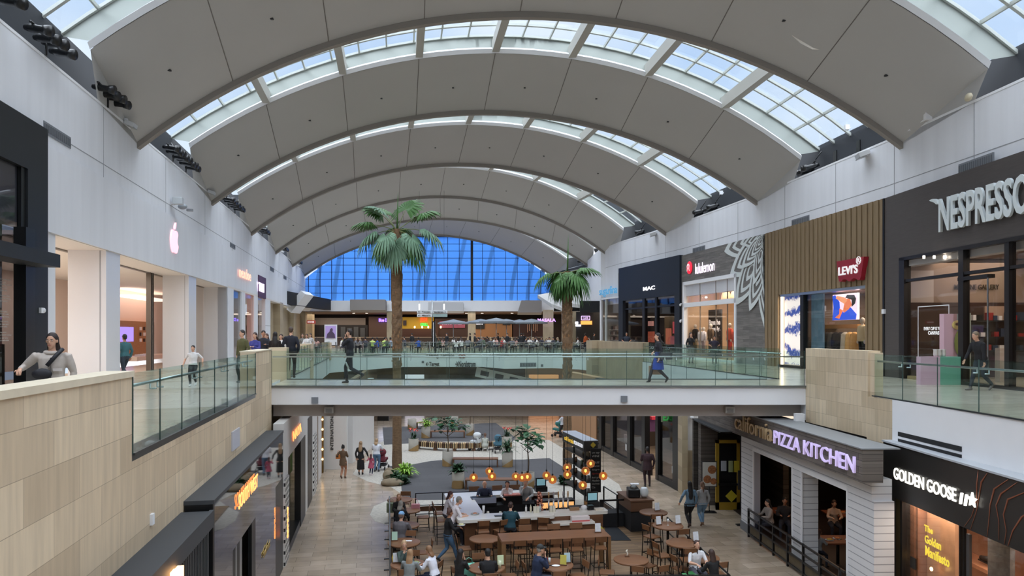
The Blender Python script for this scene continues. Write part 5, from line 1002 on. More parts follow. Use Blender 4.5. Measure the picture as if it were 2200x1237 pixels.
# ------------------------------------------------------------------ PALMS
LEAFG = M((62, 104, 44), .55, var=.35, scale=3, name='palm_green'); LEAFB = M((98, 130, 104), .6, var=.2, scale=3, name='palm_green_pale'); PET = M((110, 122, 70), .5, name='petiole_green')
def fan_leaf(root, base, az, el, plen, r, seed, mat, droop=.35, name='frond'):
    rnd = random.Random(seed); d = Vector((math.cos(az) * math.cos(el), math.sin(az) * math.cos(el), math.sin(el)))
    side = Vector((-math.sin(az), math.cos(az), 0)); pts = []; p = Vector(base); dd = d.copy(); n = 7
    for i in range(n): pts.append(p.copy()); p = p + dd * (plen / (n - 1)); dd = (dd + Vector((0, 0, -droop * .22))).normalized()
    mb = MB(); mb.tube(pts, [.03 - .018 * i / (n - 1) for i in range(n)], 5, PET)
    c = pts[-1]; up = side.cross(dd).normalized() 
    if up.z < 0: up = -up
    N = 34; span = R(250)
    for k in range(N):
        a = -span / 2 + span * k / (N - 1); L = r * (1 - .28 * (abs(a) / (span / 2)) ** 2) * (1 + rnd.uniform(-.06, .06))
        f = dd * math.cos(a) + side * math.sin(a) + up * (.10 * (1 if k % 2 else -1) * .3)
        w = side * math.cos(a) - dd * math.sin(a); w_ = .055 * r / .95
        q0 = c; q1 = c + f * L * .45 + up * .04; g = Vector((0, 0, -1)); q2 = c + f * L * .75 + g * L * .10 * (1 + abs(f.z)); q3 = c + f * L * .93 + g * L * (.26 + rnd.random() * .12) * droop / .35
        vs = [q0, q1 - w * w_, q1 + w * w_, q2 - w * w_ * .8, q2 + w * w_ * .8, q3, q1 + up * .025, q2 + up * .02]
        mb.add(vs, [(0, 1, 6), (0, 6, 2), (1, 3, 7, 6), (6, 7, 4, 2), (3, 5, 7), (7, 5, 4)], mat, False)
    return mb.build(name, None, root)
def palm(base, h, trunk_r, label, leaves, seed, fibre=.5):
    t = thing('fan_palm', label, 'palm tree', base); rnd = random.Random(seed)
    prof = []; n = 64; mb = MB(); seg = 14
    for i in range(n + 1):
        z = h * i / n; f = i / n; r = trunk_r * (1.25 - .25 * min(1, f * 3)) * (1 if f < .5 else 1 + .25 * math.sin((f - .5) * 6.3)) * (1 if f < .96 else .8)
        ring = []
        for k in range(seg):
            a = 2 * math.pi * k / seg; jag = (rnd.uniform(-.02, .05) if f > .42 else rnd.uniform(-.008, .008)); ring.append(((r + jag) * math.cos(a), (r + jag) * math.sin(a), z))
        prof.append(ring)
    vs = [v for ring in prof for v in ring]; fs = [(i * seg + k, i * seg + (k + 1) % seg, (i + 1) * seg + (k + 1) % seg, (i + 1) * seg + k) for i in range(n) for k in range(seg)]
    fs.append(tuple(n * seg + k for k in range(seg)))
    mb.add(vs, fs, None, False); mb.build('trunk', M((112, 88, 64), .9, var=.55, scale=7, bump=.8, stretch=(1, 1, 2.5), name='palm_bark'), t)
    mb = MB()
    for i in range(int(170 * fibre * 2)):
        z = h * (.43 + .56 * rnd.random()); a = rnd.random() * 6.283; r = trunk_r * (1 + .2 * rnd.random()); d = Vector((math.cos(a), math.sin(a), 0)); s = Vector((-d.y, d.x, 0)); p = Vector((r * d.x * .9, r * d.y * .9, z)); L = rnd.uniform(.08, .17)
        q = p + d * L * .55 + Vector((0, 0, L * .8)); w = rnd.uniform(.025, .045); mb.add([p - s * w, p + s * w, q + s * w * .4, q - s * w * .4, p + d * .05 + Vector((0, 0, -.06))], [(0, 1, 2, 3), (0, 4, 1), (4, 0, 3), (1, 4, 2), (4, 3, 2)])
    o = mb.build('leaf_bases', M((150, 112, 76), .9, var=.5, scale=5, name='boot_brown'), t); o['kind'] = 'stuff'
    for k, (az, el, pl, r, m) in enumerate(leaves): fan_leaf(t, (0, 0, h - .1), R(az), R(el), pl * 1.15, r * 1.12, seed * 50 + k, m, .3 + .25 * (el < 20))
    MB().tube([(0, 0, h), (.03, 0, h + 1.0), (.05, 0, h + 1.9)], [.05, .035, .004], 6, LEAFG).build('spear_leaf', None, t)
    return t
p = flr(853, 1008); top = CZ + (717 - 492) / F * p.y
palm(p, top, .21, 'taller fan palm in front of the blue gable window', [
    (180, 22, 1.35, .95, LEAFG), (186, 5, 1.15, 1.0, LEAFB), (140, 50, 1.35, 1.2, LEAFG), (205, 50, 1.1, 1.0, LEAFB), (55, 66, 1.2, 1.2, LEAFG), (24, 42, 1.4, 1.15, LEAFG), (2, 14, 1.4, 1.05, LEAFB), (-28, -8, .9, 1.0, LEAFB),
    (-12, -30, 1.1, 1.15, LEAFG), (-150, -25, .9, 1.0, LEAFG), (-100, -42, .75, 1.1, LEAFB), (-125, -8, .8, .9, LEAFB), (95, 20, 1.3, .9, LEAFG), (120, -20, 1.0, .95, LEAFG), (60, -18, 1.1, .95, LEAFG)], 3)
p = Vector(((1219 - CX) / F * 37, 37, 0)); top = CZ + (717 - 583) / F * 37
palm(p, top, .2, 'shorter fan palm rising in front of the far right baffles', [
    (180, 10, 1.0, .75, LEAFG), (200, -12, .35, .95, LEAFG), (170, -35, .3, 1.0, LEAFG), (225, -45, .3, .9, LEAFG), (0, 22, .75, .95, LEAFG), (10, -10, .5, 1.0, LEAFG), (-25, -35, .4, 1.0, LEAFG), (-40, 5, .5, .9, LEAFG), (60, 20, .6, .9, LEAFG), (120, 15, .6, .9, LEAFG), (90, -20, .5, .9, LEAFG)], 7, .7)
# ------------------------------------------------------------------ PLANTERS and plants
CONC = M((158, 152, 142), .8, var=.12, scale=4, name='concrete_pot'); TANP = M((150, 120, 76), .7, name='tan_glaze'); SOIL = M((44, 34, 26), .9)
FIG = M((44, 84, 52), .45, var=.4, scale=3, name='fig_leaf'); LIME = M((130, 170, 60), .5, var=.3, scale=3, name='lime_leaf'); DKL = M((40, 74, 44), .5, var=.4, scale=4, name='dark_leaf'); REDF = M((206, 78, 66), .5, name='coral_bract')
def planter(px, pyb, pyt, hw, label, arch='wedge', plant=None, plab=None, seed=1, group=None):
    p = flr(px, pyb); Y = p.y; r = hw / F * Y * .98; p.y += r; h = (CZ - (pyt - HY) / F * (Y + r * .6)); h = max(.5, min(1.0, h))
    t = thing('planter', label, 'planter', p, 0)
    MB().lathe([(r * .95, 0), (r, .03), (r, h), (r * .9, h), (r * .88, h - .08)], 28).build('pot', CONC, t); MB().lathe([(r * .89, h - .09), (r * .89, h - .07)], 20).build('soil', SOIL, t)
    mb = MB(); n = 28; seg = []
    for k in range(n + 1):      # painted tan patch around the front of the pot
        a = R(180) + R(180) * k / n; x, y = (r + .004) * math.cos(a), (r + .004) * math.sin(a); s = min(1, max(0, (x / r + 1) / 2))
        if arch == 'arch': zt = h * .52 * math.sqrt(max(0, 1 - (2 * s - 1) ** 6))
        elif arch == 'left': zt = h * .5 * (1 - s) ** .8 + .02
        else: zt = h * .5 * s ** .8 + .02
        seg.append((x, y, zt))
    vs = [(x, y, .02) for x, y, z in seg] + seg; mb.add(vs, [(i, i + 1, n + 2 + i, n + 1 + i) for i in range(n)], None, True); mb.build('tan_patch', TANP, t)
    if plant: plant(p + Vector((0, 0, h - .08)), plab, seed)
    return t
def leaf(mb, p, d, L, w, mat, droop=.3):
    d = Vector(d).normalized(); s = d.cross(Vector((0, 0, 1))); s = s.normalized() if s.length > 1e-3 else Vector((1, 0, 0)); n = s.cross(d); g = Vector((0, 0, -1))
    q = [p, p + d * L * .3, p + d * L * .65 + g * L * droop * .3, p + d * L + g * L * droop]; W_ = [.08, .8, 1.0, .05]; vs = []
    for i, c in enumerate(q): vs += [c - s * w * W_[i] * .5, c - n * w * .1, c + s * w * W_[i] * .5]
    fs = []; 
    for i in range(3): a = i * 3; fs += [(a, a + 1, a + 4, a + 3), (a + 1, a + 2, a + 5, a + 4)]
    mb.add(vs, fs, mat, True)
def fig_tree(hh, rr, n, trunk=True, mat=None, sub='fiddle_leaf_tree'):
    def f(p, lab_, seed):
        rnd = random.Random(seed); t = thing(sub, lab_, 'tree', p); mb = MB()
        mb.tube([(0, 0, -.05), (.03, 0, hh * .25), (-.02, .02, hh * .5), (0, 0, hh * .8)], [.035, .03, .025, .015], 6)
        nb = 7; tips = []
        for k in range(nb):
            a = 6.283 * k / nb + rnd.random() * .5; z0 = hh * (.45 + .08 * (k % 4)); L = rr * rnd.uniform(.45, .75); e = Vector((L * math.cos(a), L * math.sin(a), z0 + L * .7)); mb.tube([(0, 0, z0 - .05), e], [.016, .008], 5); tips.append(e)
        tips.append(Vector((0, 0, hh * .86))); mb.build('trunk', M((92, 74, 56), .8, name='twig_brown'), t); mb = MB()
        for e in tips:
            for j in range(n):
                a = rnd.random() * 6.283; el = rnd.uniform(-.3, .9); d = Vector((math.cos(a) * math.cos(el), math.sin(a) * math.cos(el), math.sin(el))); q = e + d * rnd.uniform(.02, rr * .28); leaf(mb, q, d, rr * .42 * rnd.uniform(.7, 1.15), rr * .27, None, .35)
        mb.build('foliage', mat or FIG, t)
    return f
def bushy(h, r, n, mat, flower=None, name='potted_plant', L=.5, w=.07):
    def f(p, lab_, seed):
        rnd = random.Random(seed); t = thing(name, lab_, 'plant', p); mb = MB()
        for k in range(n):
            a = rnd.random() * 6.283; el = rnd.uniform(.25, 1.45); d = Vector((math.cos(a) * math.cos(el), math.sin(a) * math.cos(el), math.sin(el))); q = Vector((rnd.uniform(-.4, .4) * r, rnd.uniform(-.4, .4) * r, rnd.random() * h * .5)); leaf(mb, q, d, L * rnd.uniform(.6, 1.1), w * rnd.uniform(.8, 1.3), None, .45)
        mb.build('foliage', mat, t)
        if flower:
            for k in range(5):
                a = 6.283 * k / 5; q = Vector((.22 * math.cos(a), .22 * math.sin(a), h * (.75 + .25 * rnd.random()))); mb = MB(); mb.tube([(q.x * .4, q.y * .4, 0), q], .008, 4, DKL)
                for j in range(7): b = rnd.random() * 6.283; leaf(mb, q, (math.cos(b) * .6, math.sin(b) * .6, .7), .2, .05, flower, .1)
                mb.build('flower_head', None, t)
    return f
planter(961, 1003, 969, 12, 'concrete planter with tan wedge at left end of the wooden bench', 'left', fig_tree(2.0, .95, 9), 'dark fiddle leaf tree in planter left of the wooden bench', 1)
planter(1090, 1004.5, 971, 12, 'concrete planter with tan wedge at right end of the wooden bench', 'wedge', bushy(.9, .25, 90, DKL, L=.7, w=.07), 'grassy green plant in planter right of the wooden bench', 2)
planter(983, 1051, 1013.5, 14, 'concrete planter with tan arch at left of the nearer bench', 'arch', bushy(.5, .3, 110, DKL, L=.5, w=.13), 'leafy green bush in the tan arched planter', 3)
planter(1135, 1050, 1015, 14, 'concrete planter behind the bar under the amber globes', 'wedge', fig_tree(2.25, 1.0, 8), 'tall fiddle leaf tree leaning over the grey carpet', 4)
planter(914, 942, 915.6, 10, 'concrete planter holding a lime green plant', 'left', bushy(.8, .25, 70, LIME, L=.6, w=.12), 'lime green leafy plant left of the dark fiddle leaf tree', 5)
planter(887, 970, 942, 11, 'concrete planter holding red flowers at left end of the slatted bench', 'wedge', bushy(.55, .25, 60, DKL, REDF, 'flowering_plant', .45, .06), 'red flowering plant at left end of the slatted bench', 6)
planter(884, 923, 900, 9.5, 'smaller concrete planter cut by the bridge above the lime plant', 'left', None, None, 7)
planter(1009, 936, 911, 9.5, 'concrete planter with thin trunk at the far carpet edge', 'wedge', fig_tree(2.6, .8, 7), 'slender tree in planter at far carpet edge', 8)
planter(976, 915, 893, 8, 'farthest concrete planter under the bridge edge', 'left', None, None, 9)
planter(1089, 962, 937, 11, 'concrete planter with red flowers beside the teal stroller', 'wedge', bushy(.55, .25, 60, DKL, REDF, 'flowering_plant', .45, .06), 'red flowering plant beside the parked teal stroller', 10)
# palm foot planting, boulders
fb = bushy(.7, .5, 150, LIME, L=.75, w=.08, name='ground_plant'); fb(flr(872, 1024), 'lime green arching plant at foot of the taller palm', 21)
fb = bushy(.4, .5, 130, DKL, L=.45, w=.14, name='ground_plant'); fb(flr(862, 1040), 'dark green low plant in front of the lime plant', 22); fb(flr(846, 1030), 'dark green low plant left of the palm foot', 23)
fb(flr(1212, 1040), 'dark green bush beside the black menu tower', 24)
def boulder(p, r, label, seed):
    t = thing('boulder', label, 'rock', p); mb = MB(); mb.ell((0, 0, r[2] * .6), r, 14, 9); rnd = random.Random(seed); mb.v = [(x * (1 + rnd.uniform(-.09, .09)), y * (1 + rnd.uniform(-.09, .09)), max(0, z * (1 + rnd.uniform(-.06, .06)))) for x, y, z in mb.v]; mb.build('rock', M((126, 112, 92), .9, var=.3, scale=4, bump=.5, name='boulder_stone'), t)
boulder(flr(842, 1042), (.55, .35, .2), 'flat brown boulder at palm foot in front of the plants', 1); boulder(flr(834, 1030), (.28, .25, .28), 'round dark boulder left of the palm foot', 2); boulder(flr(836, 1018), (.25, .2, .2), 'small boulder farthest left of the palm foot', 3)
# ------------------------------------------------------------------ BENCHES
WOODT = M((122, 84, 58), .4, var=.3, scale=2, stretch=(1, 9, 9), name='walnut_top'); DWOOD = M((96, 66, 46), .5, var=.25, scale=2, name='walnut_dark'); WSEAT = M((118, 80, 52), .45, var=.25, scale=4, stretch=(1, 8, 1), name='seat_wood'); IRON = M((34, 30, 28), .5, .4, name='dark_iron')
def bench(px0, px1, pyb, label, h=.46, dp=.5):
    a, b = flr(px0, pyb), flr(px1, pyb); t = thing('wooden_bench', label, 'bench', a, math.atan2(b.y - a.y, b.x - a.x)); L = (b - a).length
    MB().box(0, L, 0, dp, h - .06, h).build('seat', WOODT, t, bev=.008)
    for x in (0, L - .07): MB().box(x, x + .07, 0.02, dp - .02, 0, h - .06).build('leg', DWOOD, t)
bench(972, 1070, 1004, 'long wooden bench between two concrete planters on grey carpet'); bench(999, 1113, 1052, 'nearer wooden bench behind the bar guests'); bench(924, 998, 941, 'dark wooden bench on the far grey carpet'); bench(894, 922, 921, 'short wooden bench cut by the bridge edge'); bench(1020, 1062, 930, 'wooden bench partly behind the slender tree') if False else None
t = thing('curved_slatted_bench', 'long curved bench of striped wooden slats across the pebble floor', 'bench', flr(985, 968)); q = t.location; mbs = [MB(), MB()]
sl = []
for k in range(96):
    f = k / 95; px = 898 + f * 178; py = 966 + 5 * math.sin(f * math.pi) - 3; p = flr(px, py) - q; sl.append(p); c = (M((214, 186, 140), .5, name='pale_slat'), M((110, 74, 44), .5, name='brown_slat'), M((50, 36, 26), .5, name='dark_slat'))[(k * 7 + k // 3) % 3]
    MB().box(p.x - .018, p.x + .018, p.y - .3, p.y + .3, .17, .46).build('slat', c, t)
for k in (0, 20, 42, 64, 94): p = sl[k]; MB().box(p.x - .1, p.x + .1, p.y - .25, p.y + .25, 0, .17).build('leg', DWOOD, t)
# ------------------------------------------------------------------ CAFE: frame axes
CA = R(10.4)
DZ = .03
def stool_proto(h, label, cat, name, back=.36):
    t = thing(name, label, cat, (0, 0, 0)); s = .2
    MB().box(-s, s, -s, s, h - .035, h).build('seat', WSEAT, t, bev=.006)
    mb = MB(); mb.obox((0, -s - .03, h + back - .07), (.4, .025, .17), (8, 0, 0)); mb.build('backrest', WSEAT, t, bev=.005)
    for sx in (-1, 1):
        for sy in (-1, 1):
            MB().bar((sx * (s + .02), sy * (s + .01), 0), (sx * (s - .01), sy * (s - .01), h - .03), .022, mat=None).build('leg', IRON, t)
    for sx in (-1, 1): MB().bar((sx * (s - .01), -s, h - .03), (sx * (s - .02), -s - .05, h + back), .022).build('back_post', IRON, t)
    mb = MB(); z = .24 if h > .6 else .12
    for a, b in (((-s, -s), (s, -s)), ((s, -s), (s, s)), ((s, s), (-s, s)), ((-s, s), (-s, -s))): mb.bar((a[0], a[1], z), (b[0], b[1], z), .018)
    mb.build('stretcher', IRON, t); return t
ST = [None, None]
def seat(x, y, rz, kind, label, group=None, z=DZ):
    if ST[kind] is None:
        ST[kind] = stool_proto(.76 if kind else .46, label, 'bar stool' if kind else 'chair', 'bar_stool' if kind else 'dining_chair'); t = ST[kind]
    else: t = dup(ST[kind])
    t['label'] = label; t['group'] = group or ('bar stools on the timber deck' if kind else 'wood and iron dining chairs on the timber deck'); t.location = (x, y, z); t.rotation_euler = (0, 0, rz); return t
def rtable(px, py, hw, h, label):
    p = flr(px, py, h); r = hw / F * p.y; t = thing('round_table', label, 'table', (p.x, p.y, DZ), 0, 'round wooden cafe tables')
    MB().lathe([(r - .01, h - DZ - .05), (r, h - DZ - .035), (r, h - DZ - .005), (r - .01, h - DZ)], 32).build('tabletop', WOODT, t); MB().tube([(0, 0, .02), (0, 0, h - DZ - .05)], .035, 10).build('column', IRON, t)
    MB().box(-.32, .32, -.035, .035, 0, .03).box(-.035, .035, -.32, .32, .0, .03).build('foot', IRON, t); return p, r
TB = {}
for k, (px, py, hw, h, l) in {
    'A': (859, 1072, 27, .75, 'farthest round table in the left row by the grey fence'), 'B': (878, 1095, 25, .75, 'second round table of the left row behind the pink bag'), 'C': (868, 1127, 33, .75, 'third round table of the left row beside the man in blue cap'),
    'D': (868, 1164, 35, .75, 'round table with green menu card and napkin in the left row'), 'E': (876, 1210, 37, .75, 'nearest round table in the left row with three women'), 'G': (1041, 1156, 33, .75, 'empty round table at left end of the long high table'),
    'H': (1045, 1218, 40, .75, 'round table between the two black haired guests'), 'I': (1192, 1212, 40, .75, 'round table with iced drink beside man in navy cap'), 'J': (1356, 1201, 37.5, .75, 'empty round table with small figurine at bottom centre'), 'K': (1508, 1196, 37, .75, 'round table shared by boy in white shirt and long haired woman'),
    'L': (1404, 1099, 30, 1.05, 'high round table against the dark service station'), 'M': (1435, 1128, 32.5, 1.05, 'high round table with wine glass and menu stand'), 'N': (1466, 1165, 35, 1.05, 'high round table with white menu stand in the right row')}.items(): TB[k] = rtable(px, py, hw, h, l)
# long high table
def longtable():
    a = flr(1078, 1163, 1.05); b = flr(1313, 1152, 1.05); L = (b - a).length; rz = math.atan2(b.y - a.y, b.x - a.x); t = thing('high_table', 'long high wooden table with stools in front of the bar', 'table', (a.x, a.y, DZ), rz); h = 1.05 - DZ
    MB().box(0, L, 0, .88, h - .09, h).build('tabletop', WOODT, t, bev=.006)
    for x in (0, L - .12):
        for y in (.0, .76): MB().box(x, x + .12, y, y + .12, 0, h - .09).build('leg', M((126, 92, 58), .5, var=.2, name='oak_leg'), t)
    return t, rz, L
LT, LRZ, LTL = longtable()
def tloc(t, x, y): c, s = math.cos(t.rotation_euler.z), math.sin(t.rotation_euler.z); return (t.location.x + x * c - y * s, t.location.y + x * s + y * c)
for k, x in enumerate((.48, 1.02, 1.52, 2.15, 2.85)):
    p = tloc(LT, x, -.12); seat(p[0], p[1], LRZ, 1, ['first bar stool from the left along the long high table', 'second bar stool from the left along the long high table', 'middle bar stool along the long high table', 'fourth bar stool from the left along the long high table', 'rightmost bar stool at the long high table'][k])
for k, x in enumerate((.9, 1.8, 2.5)): p = tloc(LT, x, 1.0); seat(p[0], p[1], LRZ + math.pi, 1, ['left', 'middle', 'right'][k] + ' stool tucked under the far side of the long high table')
# BAR
bo = flr(984, 1118, 1.08); BRZ = R(11.5)
t = BAR = thing('bar_counter', 'wood clad bar with white stone top wrapping around the drinks station', 'bar', (bo.x, bo.y, DZ), BRZ); BL = 5.0; H_ = 1.08 - DZ; QZ = M((222, 218, 210), .18, var=.03, scale=2, name='white_quartz')
BW = M((104, 68, 44), .5, var=.35, scale=1.6, stretch=(1, 1, 7), name='bar_cladding')
def rrect(x0, x1, y0, y1, r, n=5, corners=(1, 1, 1, 1)):
    out = []
    for (cx, cy, a0, on) in ((x1 - r, y0 + r, -90, corners[1]), (x1 - r, y1 - r, 0, corners[2]), (x0 + r, y1 - r, 90, corners[3]), (x0 + r, y0 + r, 180, corners[0])):
        if on: out += [(cx + r * math.cos(R(a0 + 90 * k / n)), cy + r * math.sin(R(a0 + 90 * k / n))) for k in range(n + 1)]
        else: out.append((cx + (r if a0 in (-90, 0) else -r), cy + (-r if a0 in (-90, 180) else r)))
    return out
MB().prism(rrect(0, 3.2, 0, .72, .15), H_ - .1, H_).build('worktop', QZ, t); MB().prism(rrect(3.15, BL + .1, .25, .8, .1), H_ - .1, H_ + .001).build('worktop', QZ, t)
MB().prism(rrect(-.02, .95, .5, 4.0, .1), H_ - .1, H_ - .002).build('worktop', QZ, t); MB().prism(rrect(.9, 4.2, 3.35, 4.0, .05), H_ - .1, H_ - .001).build('worktop', QZ, t)
MB().prism(rrect(3.1, 4.5, -.15, .28, .03), H_ - .3, H_ - .24).build('lower_shelf', QZ, t)
MB().box(.25, 4.9, .25, .35, 0, H_ - .1).build('front_cladding', BW, t); MB().box(3.1, 4.5, -.1, .25, 0, H_ - .3).build('front_cladding', BW, t); MB().box(.3, .4, .3, 3.8, 0, H_ - .1).build('side_cladding', BW, t); MB().box(.3, 4.1, 3.7, 3.8, 0, H_ - .1).build('back_cladding', BW, t); MB().box(4.8, 4.9, .3, .8, 0, H_ - .1).build('side_cladding', BW, t)
MB().box(.95, 4.3, .72, 1.35, 0, .72).build('back_bench', M((58, 60, 64), .35, .7, name='steel_dark'), t); MB().box(.95, 4.2, 2.8, 3.35, 0, .8).build('back_bench', MC['steel_dark'], t)
def bp(x, y, z=H_): c, s = math.cos(BRZ), math.sin(BRZ); return Vector((bo.x + x * c - y * s, bo.y + x * s + y * c, DZ + z))
def item(name, label, cat, x, y, z, f, group=None, rz=BRZ):
    t = thing(name, label, cat, bp(x, y, z), rz, group); f(t); return t
def small(name, label, cat, p, f, group=None, rz=0): t = thing(name, label, cat, p, rz, group); f(t); return t
item('condiment_caddy', 'black caddy of bottles at the back of the bar', 'caddy', 1.3, 2.95, .8, lambda t: MB().box(-.45, .45, -.2, .2, 0, .28).build('tray', BLACK, t) and MB().box(-.43, .43, -.21, -.19, .1, .3).build('lid', M((150, 160, 180), .4), t))
item('condiment_caddy', 'black caddy left of the woman in white cardigan', 'caddy', 2.35, 3.0, .8, lambda t: MB().box(-.35, .35, -.2, .2, 0, .3).build('tray', BLACK, t) and MB().box(-.3, .3, -.15, .15, .3, .34).build('packets', M((190, 120, 110), .6, var=.8, scale=20), t))
for k, (x, y, c, l) in enumerate(((1.15, 1.1, (214, 210, 200), 'white jug on the bar back bench at left'), (1.55, 1.0, (200, 204, 190), 'pale plastic container beside the white jug'), (2.05, .95, (150, 170, 150), 'green glass bottle on the back bench'), (2.4, .9, (70, 84, 60), 'dark olive jar on the back bench'))):
    item('container', l, 'container', x, y, .72, lambda t: MB().lathe([(.07, 0), (.08, .16), (.05, .24), (.04, .3)], 12).build('body', M(c, .4), t))
item('lidded_box', 'red lidded plastic box on the bar back bench', 'box', 1.95, 1.02, .72, lambda t: MB().box(-.16, .16, -.1, .1, 0, .15).build('body', M((110, 70, 60), .4), t) and MB().box(-.17, .17, -.11, .11, .15, .21).build('lid', M((220, 50, 50), .4), t))
for k in range(4): item('pump_bottle', ['white', 'cream', 'pale green', 'clear'][k] + ' squeeze bottle behind the woman in teal', 'bottle', 1.15 + k * .16 + 1.2, .62, H_, lambda t: MB().lathe([(.035, 0), (.035, .16), (.012, .2), (.012, .24)], 10).build('body', M([(230, 230, 230), (226, 220, 196), (180, 200, 170), (190, 200, 204)][k], .3), t))
for k in range(4): item('paper_cup_box', ['first', 'second', 'third', 'fourth'][k] + ' white carton from the left beside the cluster of copper balls', 'carton', 2.62 + k * .1 + (k > 1) * .35, .5, H_, lambda t: MB().box(-.045, .045, -.045, .045, 0, .2).build('body', M((220, 214, 196), .6), t))
random.seed(8)
t = item('copper_ball_tree', 'tall cluster of shiny copper balls standing on the bar', 'decoration', 2.86, .8, .72, lambda t: MB().tube([(0, 0, 0), (0, 0, .95)], .02, 6).build('stem', BLACK, t))
for k in range(26):
    a = k * 2.4; z = .06 + k * .034; rr = .13 * (1 - k / 34); MB().ell((rr * math.cos(a), rr * math.sin(a), z), (.055, .055, .055), 10, 8).build('copper_ball', M((196, 140, 124), .18, .9, name='copper_shine'), t)
for k in range(5):
    t = item('beer_tap', ['chrome beer tap at the left end of the row', 'second chrome beer tap from the left', 'middle chrome beer tap', 'fourth chrome beer tap from the left', 'chrome beer tap at right end of the row'][k], 'tap', 3.25 + k * .17, 1.1, .72, lambda t: MB().tube([(0, 0, 0), (0, 0, .62)], .028, 8).build('column', STEEL, t) and MB().tube([(0, 0, .6), (0, -.08, .6), (0, -.1, .52)], .014, 6).build('spout', STEEL, t)); MB().lathe([(.012, .62), (.03, .74), (.022, .86)], 8).build('handle', M([(176, 140, 96), (150, 150, 154)][k % 2], .4), t)
def screen_till(t):
    MB().box(-.2, .2, -.02, .04, .18, .5).build('screen_housing', BLACK, t); MB().box(-.16, .16, -.03, -.02, .22, .46).build('screen', M((110, 150, 160), .4, emit=.5, name='till_screen'), t); MB().box(-.22, .22, -.15, .2, 0, .18).build('till_base', BLACK, t)
item('till', 'black till with lit screen at the far end of the bar', 'till', 3.6, 3.65, H_, screen_till); item('till', 'black till with lit screen beneath the chalk menu tower', 'till', 4.75, .95, H_, screen_till)
MB().box(4.0, 4.9, .8, 1.3, 0, H_ - .01).build('back_bench', MC['steel_dark'], BAR)
item('warming_lamp', 'orange lit glass shelf behind the beer taps', 'display case', 3.75, 2.0, 0, lambda t: MB().box(-.7, .7, 0, .4, 0, .75).build('cabinet', MC['steel_dark'], t) and MB().box(-.65, .65, -.01, .0, .8, 1.0).build('lit_panel', M((255, 190, 120), .5, emit=.5, name='warm_lit_panel'), t) and MB().box(-.7, .7, 0, .4, .75, 1.06).build('case', MC['steel_dark'], t))
for k in range(10):
    item('spirit_bottle', ['amber bottle', 'clear bottle', 'red capped bottle', 'green bottle', 'brown bottle', 'blue labelled bottle', 'tall clear bottle', 'short dark bottle', 'white labelled bottle', 'slim amber bottle'][k] + ' on the shelf behind the beer taps', 'bottle', 3.2 + k * .13, 1.2, .72, lambda t: MB().lathe([(.035, 0), (.035, .16), (.013, .22), (.013, .3)], 8).build('body', M([(150, 90, 40), (190, 200, 205), (200, 60, 50), (60, 110, 70), (96, 60, 40), (80, 110, 160), (210, 214, 216), (40, 34, 34), (220, 216, 206), (176, 120, 60)][k], .2), t), rz=0)
item('napkin_holder', 'tan napkin box on the bar top', 'napkin holder', 4.0, .55, H_, lambda t: MB().box(-.16, .16, -.05, .05, 0, .1).build('box', M((150, 116, 84), .6), t))
item('cling_film_box', 'red and white carton lying on the lower bar shelf', 'carton', 4.05, .08, H_ - .24, lambda t: MB().box(-.3, .3, -.1, .1, 0, .16).build('carton', M((226, 216, 214), .6), t) and MB().box(-.3, .3, -.104, -.1, .0, .05).build('red_band', M((196, 90, 90), .6), t))
item('phone', 'black phone lying on the bar top left of the woman in teal', 'phone', 1.35, .3, H_, lambda t: MB().box(-.12, .12, -.07, .07, 0, .02).build('body', BLACK, t)); item('pepper_grinder', 'small black jar beside the woman in teal', 'jar', 1.75, .22, H_, lambda t: MB().lathe([(.04, 0), (.04, .12), (.03, .16)], 10).build('body', BLACK, t))
item('paper_cup', 'stack of white cups on the bar by the man with a phone', 'cup', .95, .8, H_, lambda t: MB().lathe([(.035, 0), (.045, .24)], 10).build('cups', WHITE, t)); item('plate', 'plate of food beside the white cups on the bar', 'plate', .65, .7, H_, lambda t: MB().lathe([(.08, 0), (.15, .02)], 18).build('dish', WHITE, t) and MB().ell((0, 0, .03), (.08, .06, .03)).build('food', M((180, 120, 90), .7, var=.6, scale=20), t))
item('white_cloth', 'crumpled white cloth on the right end of the bar', 'cloth', 4.35, .6, H_, lambda t: MB().ell((0, 0, .06), (.12, .1, .09), 10, 8).build('cloth', WHITE, t)); item('receipt_printer', 'small black printer beside the white cloth', 'printer', 4.55, .55, H_, lambda t: MB().box(-.1, .1, -.1, .1, 0, .15).build('body', BLACK, t)); item('paper_stack', 'stack of menus at the right end of the bar', 'menus', 4.82, .45, H_, lambda t: MB().box(-.14, .14, -.1, .1, 0, .04).build('stack', M((214, 206, 190), .7), t))
item('plate', 'plate of food before the man in grey sweater', 'plate', 3.0, 3.65, H_, lambda t: MB().lathe([(.08, 0), (.15, .02)], 18).build('dish', WHITE, t) and MB().ell((0, 0, .03), (.08, .06, .03)).build('food', M((150, 160, 90), .7, var=.6, scale=20), t))
MB().obox((4.72, .23, .45), (.3, .02, .3), (0, 45, 0)).build('yellow_diamond_mark', M((196, 190, 60), .6), BAR)
for k, (x, rz) in enumerate(((.75, .0), (1.35, .35), (2.05, 0), (2.75, -.35))): p = bp(x, -.28); seat(p.x, p.y, BRZ + rz, 1, ['bar stool at the rounded left corner of the bar', 'angled bar stool left of the woman in teal', 'bar stool under the woman in teal at the bar', 'angled bar stool right of the woman in teal'][k])
for k, y in enumerate((1.3, 2.3)): p = bp(-.35, y); seat(p.x, p.y, BRZ - R(90), 1, ['bar stool under the grey haired man in white shirt', 'bar stool under the brown haired woman at the bar side'][k])
